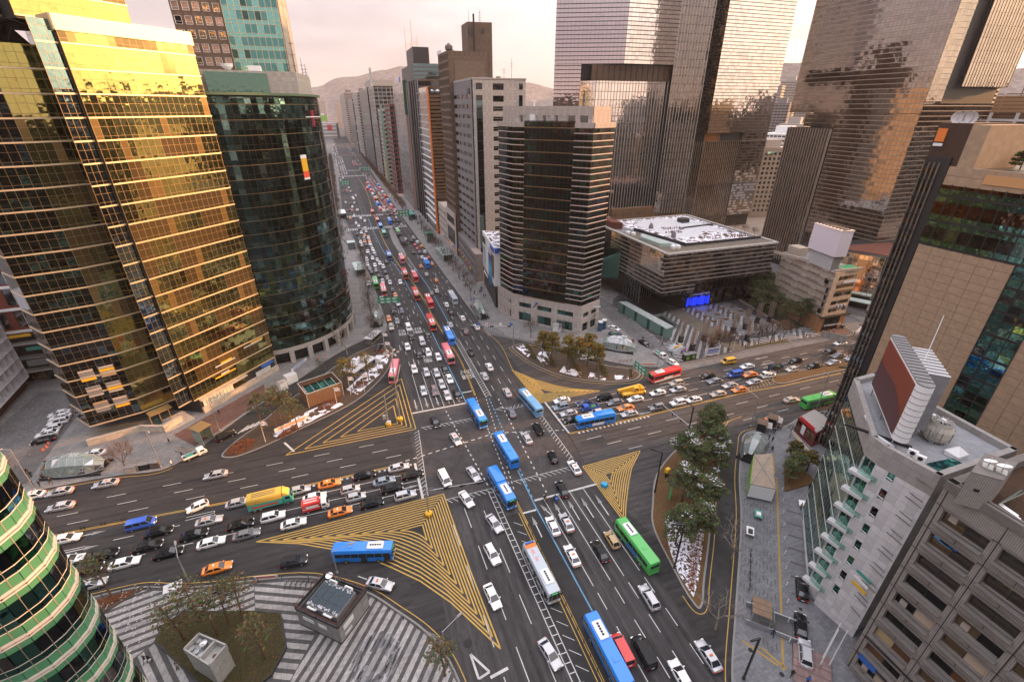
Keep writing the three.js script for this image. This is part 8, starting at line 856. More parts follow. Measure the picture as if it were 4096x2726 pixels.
{const r=rng(15),B=nB();for(const[x0,z0,x1,z1,bend]of[[9,-76,17,-100,3],[15,-72,22,-96,2],[-20,-73,6,-60,3],[-16,-72.4,8,-54,4],[-12,-71,9,-50,4],[34,-100,40,-78,-3],[31,-70,36,-92,2],[8,-98,26,-80,5],[-36,-88,-30,-96,4],[46,-60,44,-40,1]])for(const o of[0,1.5]){let px=x0 + o,pz=z0 + o*.3;for(let k=1;k<=14;k++){const t=k / 14,q=x0 +(x1 - x0)*t + bend*sin(t*3.14)+ o,s=z0 +(z1 - z0)*t + o*.3;if(r()<.8)stripe(B,[px,pz],[q,s],.16,.0125);px=q;pz=s;}}struct('tyre_marks',B.geo(),M.tyreMark=mat(.045,.042,.042,{map:T.speck}));for(const[x,z,w,d,a]of[[36,-60,1.2,9,.05],[-2,-56,5,2,.5],[14,-58,1.4,7,0],[0,-98,9,1.2,.03],[50,-82,7,1.5,.02],[34,-118,1.3,12,0],[-44,-84,10,1.3,-.05],[40,-50,2,3,.1],[10,-118,1.2,8,0]])struct('asphalt_patch',nB().box(x,.006,z,w,.009,d,a).geo(),M.tyreMark);}
const{toCreasedNormals}=await import('three/addons/utils/BufferGeometryUtils.js');
const PAINT={},paint=(k)=>PAINT[k]??=new THREE.MeshPhysicalMaterial({color:lin(...{white:[.78,.78,.77],silver:[.50,.51,.53],grey:[.20,.21,.23],bluegrey:[.20,.26,.33],black:[.006,.006,.007],dark:[.02,.021,.028],navy:[.02,.03,.09],blue:[.03,.11,.52],busblue:[.012,.22,.74],paleblue:[.15,.36,.62],orange:[.82,.24,.03],red:[.62,.025,.025],pink:[.72,.16,.20],beige:[.48,.41,.33],gold:[.42,.29,.13],brown:[.17,.10,.11],green:[.07,.44,.09],teal:[.05,.36,.30],yellow:[.74,.40,.015],cream:[.66,.60,.48],greyblue:[.42,.48,.53]}[k]),roughness:.4,metalness:k==='silver'||k==='grey'?.35:0,specularIntensity:k==='black'||k==='dark'?.35:1,clearcoat:k==='black'||k==='dark'?.25:.7,clearcoatRoughness:.08});
M.carGlass=new THREE.MeshPhysicalMaterial({color:lin(.02,.024,.028),roughness:.06,clearcoat:1});M.tyre=mat(.015,.015,.016,{roughness:.9});M.rim=mat(.5,.5,.52,{metalness:.8,roughness:.35});M.headlamp=mat(.85,.85,.82,{roughness:.15});M.tailLamp=mat(.62,.012,.015,{roughness:.25});M.plate=mat(.7,.7,.68);M.ledGreen=mat(.05,.6,.15,{emissive:lin(.05,.8,.2),emissiveIntensity:.5});
function loft(st){
const B=nB(),ring=([z,w,b,t])=>{const h=t - b,q=[[w*.9,b],[w,b + h*.22],[w,t - h*.26],[w*.97,t - h*.12],[w*.84,t]];return[...q,...q.slice().reverse().map(([x,y])=>[-x,y])].map(([x,y])=>[x,y,z]);};
const R=st.map(ring),n=R[0].length;for(let i=0;i + 1<R.length;i++)for(let k=0;k<n;k++)B.quad(R[i][k],R[i][(k + 1)% n],R[i + 1][(k + 1)% n],R[i + 1][k]);for(let k=1;k<n - 1;k++){B.tri(R[0][0],R[0][k + 1],R[0][k],[0,0],[1,0],[0,1]);const e=R.at(-1);B.tri(e[0],e[k],e[k + 1],[0,0],[1,0],[0,1]);}
return toCreasedNormals(B.geo(),.7);
}
const wheelG={};function wheel(o,x,y,z,r,w,full){const k=r + '|' + w;wheelG[k]??=[nB().tube([-w / 2,0,0],[w / 2,0,0],r,r,14).geo(),nB().tube([-w / 2 - .012,0,0],[w / 2 + .012,0,0],r*.62,r*.62,10).geo()];const m=mesh('wheel',wheelG[k][0],M.tyre,o);m.position.set(x,y,z);if(full)mesh('rim',wheelG[k][1],M.rim,m);}
const CARS={
sedan:{st:[[-2.42,.6,.38,.62],[-2.32,.8,.26,.73],[-1.95,.88,.2,.82],[-1,.91,.2,.95],[.2,.92,.2,.98],[1.5,.91,.2,1.0],[2.1,.87,.22,1.02],[2.36,.78,.3,.97],[2.42,.62,.42,.8]],cab:[-1.3,2.02,-.34,1.2,.92,1.45,.85,.65],wz:[-1.45,1.4],r:.33},
suv:{st:[[-2.32,.66,.42,.78],[-2.22,.84,.32,.9],[-1.8,.92,.26,1.0],[-1,.94,.26,1.1],[.3,.95,.26,1.12],[1.8,.93,.26,1.12],[2.2,.9,.3,1.1],[2.32,.8,.4,1.0]],cab:[-1.15,2.24,-.4,1.85,1.06,1.7,.85,.68],wz:[-1.4,1.42],r:.37},
hatch:{st:[[-2.0,.6,.4,.68],[-1.92,.78,.28,.78],[-1.55,.86,.22,.88],[-.9,.89,.22,1.0],[.3,.9,.22,1.02],[1.6,.88,.22,1.02],[1.95,.84,.26,1.0],[2.05,.74,.38,.9]],cab:[-1.1,1.98,-.4,1.45,.97,1.53,.8,.62],wz:[-1.25,1.25],r:.32},
van:{st:[[-2.5,.7,.4,.9],[-2.4,.88,.3,1.02],[-1.9,.95,.26,1.12],[-1,.96,.26,1.16],[1,.96,.26,1.16],[2.4,.95,.26,1.16],[2.52,.88,.36,1.1]],cab:[-1.95,2.48,-1.15,2.3,1.12,1.92,.92,.78],wz:[-1.55,1.5],r:.35},
};
function panel(a,b,c,d,inset2,push){
const m=[0,1,2].map((i)=>(a[i]+ b[i]+ c[i]+ d[i])/ 4),A=new V3(...b).sub(new V3(...a)),D=new V3(...d).sub(new V3(...a)),n=A.cross(D).normalize(),f=(p)=>[0,1,2].map((i)=>m[i]+(p[i]- m[i])*inset2 + n.getComponent(i)*push);return[f(a),f(b),f(c),f(d)];
}
const proto={};
function car(kind,col,full){
const key=kind + col + full;if(proto[key])return proto[key];
const taxi=kind==='taxi',c=CARS[taxi?'sedan':kind],o=new THREE.Group(),p=paint(col);o.name={sedan:'car',taxi:'taxi',suv:'suv',hatch:'hatchback',van:'van'}[kind];
const[z0,z1,r0,r1,yb,yr,wb,wr]=c.cab,v=[[-wb,yb,z1],[wb,yb,z1],[wb,yb,z0],[-wb,yb,z0],[-wr,yr,r1],[wr,yr,r1],[wr,yr,r0],[-wr,yr,r0]];const G=proto['g' + kind + full]??=(()=>{
const g={};g.body=loft(c.st);g.roof=nB().hex(v).geo();const q=(A,B,C,D,s,t)=>{const e=nB();e.quad(...panel(v[A],v[B],v[C],v[D],s,t));return e;};
g.wind=q(2,3,7,6,.88,.012).geo();g.rear=q(0,1,5,4,.86,.012).geo();
const side=(A,B,C,D)=>{const n=kind==='van'?3:2,e=[],L=(a,b,t)=>[0,1,2].map((i)=>a[i]+(b[i]- a[i])*t);for(let k=0;k<n;k++){const t0=k / n,t1=(k + 1)/ n,m=nB();m.quad(...panel(L(v[A],v[B],t0),L(v[A],v[B],t1),L(v[D],v[C],t1),L(v[D],v[C],t0),.86,.012));e.push(m.geo());}return e;};g.sides=[...side(1,2,6,5),...side(3,0,4,7)];
const S=c.st,zf=S[0][0],ze=S.at(-1)[0],w=S[1][1],yf=S[1][3];g.heads=[-1,1].map((s)=>nB().box(s*w*.78,yf - .1,S[1][0]- .01,.4,.16,.24).geo());g.tails=[-1,1].map((s)=>nB().box(s*S.at(-2)[1]*.8,S.at(-2)[3]- .2,S.at(-2)[0]+ .02,.42,.17,.14).geo());g.plates=[nB().box(0,.48,zf - .02,.5,.13,.04).geo(),nB().box(0,S.at(-1)[3]- .16,ze + .02,.5,.13,.04).geo()];g.mir=[-1,1].map((s)=>nB().box(s*(wb + .16),yb + .08,z0 + .35,.22,.15,.16).geo());g.grille=nB().box(0,yf - .2,zf - .005,w*.9,.2,.06).geo();g.bars=nB();for(const s of[-1,1])g.bars.tube([s*(wr - .06),yr + .06,r0 + .2],[s*(wr - .06),yr + .06,r1 - .2],.03,.03,4);g.bars=g.bars.geo();return g;
})();
mesh('body',G.body,p,o);mesh('roof',G.roof,p,o);if(full){mesh('windscreen',G.wind,M.carGlass,o);mesh('rear_window',G.rear,M.carGlass,o);G.sides.forEach((g)=>mesh('side_window',g,M.carGlass,o));G.heads.forEach((g)=>mesh('headlight',g,M.headlamp,o));G.plates.forEach((g)=>mesh('licence_plate',g,taxi?M.yellowPaint:M.plate,o));G.mir.forEach((g)=>mesh('wing_mirror',g,p,o));mesh('grille',G.grille,M.black,o);if(kind==='suv')mesh('roof_rails',G.bars,M.darkSteel,o);}else{mesh('windscreen',G.wind,M.carGlass,o);mesh('rear_window',G.rear,M.carGlass,o);const s=nB();for(const g of G.sides){s.p.push(...g.attributes.position.array);s.n.push(...g.attributes.normal.array);s.u.push(...g.attributes.uv.array);}mesh('side_windows',s.geo(),M.carGlass,o);}
G.tails.forEach((g)=>mesh('tail_light',g,M.tailLamp,o));for(const s of[-1,1])for(const z of c.wz)wheel(o,s*.8,c.r,z,c.r,.24,full);if(taxi){mesh('taxi_roof_sign',nB().box(0,yr + .1,(r0 + r1)/ 2,.5,.2,.24).geo(),col==='orange'?M.whitePaint:M.orange,o);}
return proto[key]=o;
}
function bus(col,full,style=''){
const key='bus' + col + full + style;if(proto[key])return proto[key];const o=new THREE.Group();o.name=style==='coach'?'coach':'bus';const p=paint(col),L=5.6,W=1.25,S=[[-L,1.0,.5,2.85],[-L + .12,1.2,.36,3.12],[-L + .5,W,.32,3.22],[L - .5,W,.32,3.22],[L - .1,1.2,.4,3.12],[L,1.08,.6,2.9]];
mesh('body',loft(S),p,o);const win=(x,y,z,sx,sy,sz,n='side_window')=>mesh(n,nB().box(x,y,z,sx,sy,sz).geo(),M.carGlass,o);if(full){for(const s of[-1,1])for(let k=0;k<7;k++)win(s*(W + .005),2.1,-4.5 + k*1.45,.03,.95,1.36);}else for(const s of[-1,1])win(s*(W + .005),2.1,0,.03,.95,9.8);
win(0,2.05,-L + .02,2.1,1.3,.16,'windscreen');win(0,2.25,L - .04,1.9,.7,.12,'rear_window');const led=mesh('destination_board',nB().box(0,2.92,-L + .06,1.6,.26,.16).geo(),M.black,o);mesh('lit_digits',nB().box(0,2.92,-L - .03,1.1,.14,.02).geo(),M.ledGreen,led);mesh('rear_board',nB().box(0,2.8,L - .06,1.2,.24,.1).geo(),M.black,o);
for(const s of[-1,1]){mesh('headlight',nB().box(s*.9,.85,-L + .06,.42,.22,.16).geo(),M.headlamp,o);mesh('tail_light',nB().box(s*.98,1.1,L - .06,.2,.5,.12).geo(),M.tailLamp,o);mesh('wing_mirror',nB().box(s*1.42,2.3,-L + .02,.2,.5,.14).geo(),M.black,o);for(const z of[-2.9,3.1])wheel(o,s*1.12,.5,z,.5,.3,full);}mesh('licence_plate',nB().box(0,.7,-L - .02,.6,.16,.04).geo(),M.yellowPaint,o);mesh('bumper',nB().box(0,.5,L - .02,2.2,.3,.14).geo(),style==='coach'?M.whitePaint:p,o);
const acz=style==='mid'?.4:-2.4;mesh('air_conditioner',loft([[-1.5,.7,0,.2],[-1.35,.8,0,.28],[1.35,.8,0,.28],[1.5,.7,0,.2]]),M.whitePaint,o).position.set(0,3.2,acz);for(let k=0;k<5;k++){const f=mesh('roof_fan',nB().lathe(0,0,[[.2,0],[.2,.03],[.01,.035]],12).geo(),M.black,o);f.position.set(0,3.48,acz - .9 + k*.44);}mesh('roof_hatch',nB().box(0,3.26,2.2,.8,.08,.7).geo(),p,o);
for(const z of[-4.6,-.3])mesh('door',nB().box(W + .012,1.5,z,.04,2.2,1.15).geo(),style==='coach'?p:M.carGlass,o);if(style!=='plain')mesh('advert_panel',nB().box(-W - .012,1.15,.3,.03,.75,3.4).geo(),style==='navyad'?M.blue:M.whitePaint,o);if(style==='coach'){for(const s of[-1,1])mesh('white_stripe',nB().box(s*(W + .008),.75,0,.03,.5,10.2).geo(),M.whitePaint,o);}if(style==='gas')mesh('roof_tank_cover',loft([[-2.6,1.0,0,.3],[-2.3,1.1,0,.42],[2.3,1.1,0,.42],[2.6,1.0,0,.3]]),p,o).position.set(0,3.18,2.6);
if(style==='striped'){mesh('orange_roof_panel',nB().box(0,3.24,4.5,2,.06,1).geo(),M.orange,o);mesh('blue_roof_panel',nB().box(0,3.24,5.1,1.8,.06,.5).geo(),M.blue,o);mesh('roof_lettering',nB().box(.1,3.24,2.4,.5,.06,2.6).geo(),M.redL??=mat(.62,.30,.32),o);}return proto[key]=o;
}
function truck(kind,col){
const key=kind + col;if(proto[key])return proto[key];const o=new THREE.Group(),p=paint(col);o.name=kind==='crane'?'crane_truck':'truck';
const cab=(z,w,h,l,m)=>{mesh('cab',loft([[z,w*.84,.5,h*.62],[z + .12,w,.4,h*.7],[z + .5,w,.36,h],[z + l,w,.36,h]]),m,o);mesh('windscreen',nB().hex([[-w*.86,h*.66,z + .14],[w*.86,h*.66,z + .14],[w*.86,h*.66,z + .02],[-w*.86,h*.66,z + .02],[-w*.8,h*.95,z + .5],[w*.8,h*.95,z + .5],[w*.8,h*.95,z + .36],[-w*.8,h*.95,z + .36]]).geo(),M.carGlass,o);for(const s of[-1,1]){mesh('side_window',nB().box(s*(w + .005),h*.76,z + .95,.03,h*.24,l*.5).geo(),M.carGlass,o);mesh('headlight',nB().box(s*w*.75,h*.36,z + .02,.3,.18,.12).geo(),M.headlamp,o);}},wh=(list,r,x)=>{for(const s of[-1,1])for(const z of list)wheel(o,s*x,r,z,r,.28,true);},tl=(z,x)=>{for(const s of[-1,1])mesh('tail_light',nB().box(s*x,.6,z,.2,.16,.1).geo(),M.tailLamp,o);};
if(kind==='bigtruck'){cab(-4.2,1.15,2.6,1.9,paint('teal'));mesh('cab_fairing',nB().hex([[-1.1,2.6,-2.4],[1.1,2.6,-2.4],[1.1,2.6,-3.6],[-1.1,2.6,-3.6],[-1.1,3.5,-2.4],[1.1,3.5,-2.4],[1,3,-3.2],[-1,3,-3.2]]).geo(),M.yellowCloth??=mat(.66,.42,.07),o);mesh('cargo_body',nB().box(0,1.5,1.1,2.4,1.5,6.6).geo(),paint('teal'),o);mesh('canvas_cover',loft([[-2.2,1.2,1.95,3.5],[-2.1,1.24,1.95,3.6],[4.3,1.24,1.95,3.6],[4.42,1.2,1.95,3.5]]),M.yellowCloth,o);for(let k=0;k<3;k++)mesh('printed_line',nB().box(-.5 + k*.5,3.61,1.2,.2,.03,4.6).geo(),M.brownTile,o);mesh('printed_line',nB().box(1.21,1.4,1.2,.03,.4,5).geo(),M.red,o);wh([-3.1,2.2,3.3],.48,1.0);tl(4.42,.9);}
else if(kind==='boxtruck'){cab(-2.6,.86,1.95,1.5,paint('white'));mesh('cargo_box',nB().box(0,1.6,.85,1.8,1.9,3.5).geo(),p,o);mesh('box_trim',nB().box(0,1.35,.85,1.84,.16,3.3).geo(),M.whitePaint,o);for(const x of[-.5,.2])mesh('printed_line',nB().box(x,2.56,.9,.24,.03,2.6).geo(),M.whitePaint,o);mesh('poster',nB().box(.915,1.75,.6,.03,.5,2.4).geo(),M.whitePaint,o);wh([-1.7,1.6],.36,.74);tl(2.6,.7);}
else if(kind==='pickup'){cab(-2.5,.85,1.9,1.9,p);mesh('bed_floor',nB().box(0,.75,1,1.66,.12,3).geo(),M.darkSteel,o);for(const s of[-1,1])mesh('bed_side',nB().box(s*.83,1,1,.07,.44,3).geo(),p,o);for(const z of[-.48,2.5])mesh('bed_side',nB().box(0,1,z,1.66,.44,.07).geo(),p,o);mesh('load',nB().hex([[-.6,.8,2],[.6,.8,2],[.6,.8,.2],[-.6,.8,.2],[-.4,1.3,1.6],[.5,1.2,1.7],[.4,1.35,.5],[-.5,1.25,.4]]).geo(),col==='white'?M.teal:M.loadGreen??=mat(.05,.19,.06),o);wh([-1.6,1.5],.34,.72);tl(2.55,.7);}
else if(kind==='crane'){mesh('chassis',loft([[-3.8,1.1,.7,1.3],[-3.6,1.25,.6,1.5],[3.4,1.25,.6,1.5],[3.6,1.15,.7,1.4]]),p,o);mesh('cab',loft([[-.4,.5,1.5,2.6],[-.2,.6,1.5,3],[1.3,.6,1.5,3],[1.4,.55,1.5,2.9]]),p,o).position.x=-.6;mesh('cab_window',nB().box(-.6,2.45,.4,1.24,.6,1.3).geo(),M.carGlass,o);mesh('boom',nB().hex([[-.0,2.2,2.4],[.8,2.2,2.4],[.8,1.9,-4.9],[0,1.9,-4.9],[0,3,2.4],[.8,3,2.4],[.75,2.4,-4.9],[.05,2.4,-4.9]]).geo(),p,o);mesh('counterweight',nB().box(0,2,2.6,2.2,1,1).geo(),p,o);mesh('hook_block',nB().box(.4,1.5,-4.9,.3,.7,.3).geo(),M.black,o);for(const s of[-1,1])for(const z of[-3.4,3.2])mesh('outrigger',nB().box(s*1.2,.8,z,.3,.9,.3).geo(),M.darkSteel,o);wh([-2.2,1.6],.62,1.05);}
return proto[key]=o;
}
function moto(){if(proto.moto)return proto.moto;const o=new THREE.Group();o.name='motorcycle';for(const z of[-.62,.62])wheel(o,0,.28,z,.28,.12,true);mesh('frame',loft([[-.7,.1,.5,.8],[-.4,.16,.3,.95],[0,.16,.3,.72],[.6,.14,.4,.8]]),M.darkSteel,o);mesh('handlebar',nB().tube([-.34,1,-.42],[.34,1,-.42],.025).geo(),M.steel,o);mesh('saddle',nB().box(0,.78,.22,.26,.1,.7).geo(),M.black,o);mesh('headlight',nB().box(0,.86,-.68,.16,.16,.1).geo(),M.headlamp,o);return proto.moto=o;}
const CAT={sedan:'car',taxi:'taxi',suv:'car',hatch:'car',van:'van',bus:'bus',bigtruck:'truck',boxtruck:'truck',pickup:'truck',crane:'crane truck',moto:'motorcycle'};
function vehicle(kind,col,x,z,deg,label,group){const near=hypot(x,z)<215,[k,st]=kind.split('/');const src=k==='bus'?bus(col,near,st):CARS[k]||k==='taxi'?car(k,col,near):k==='moto'?moto():truck(k,col),o=copyOf(src,x,.012,z,-deg*D2R,label);o.userData.category=CAT[k];if(group)o.userData.group=group;return o;}
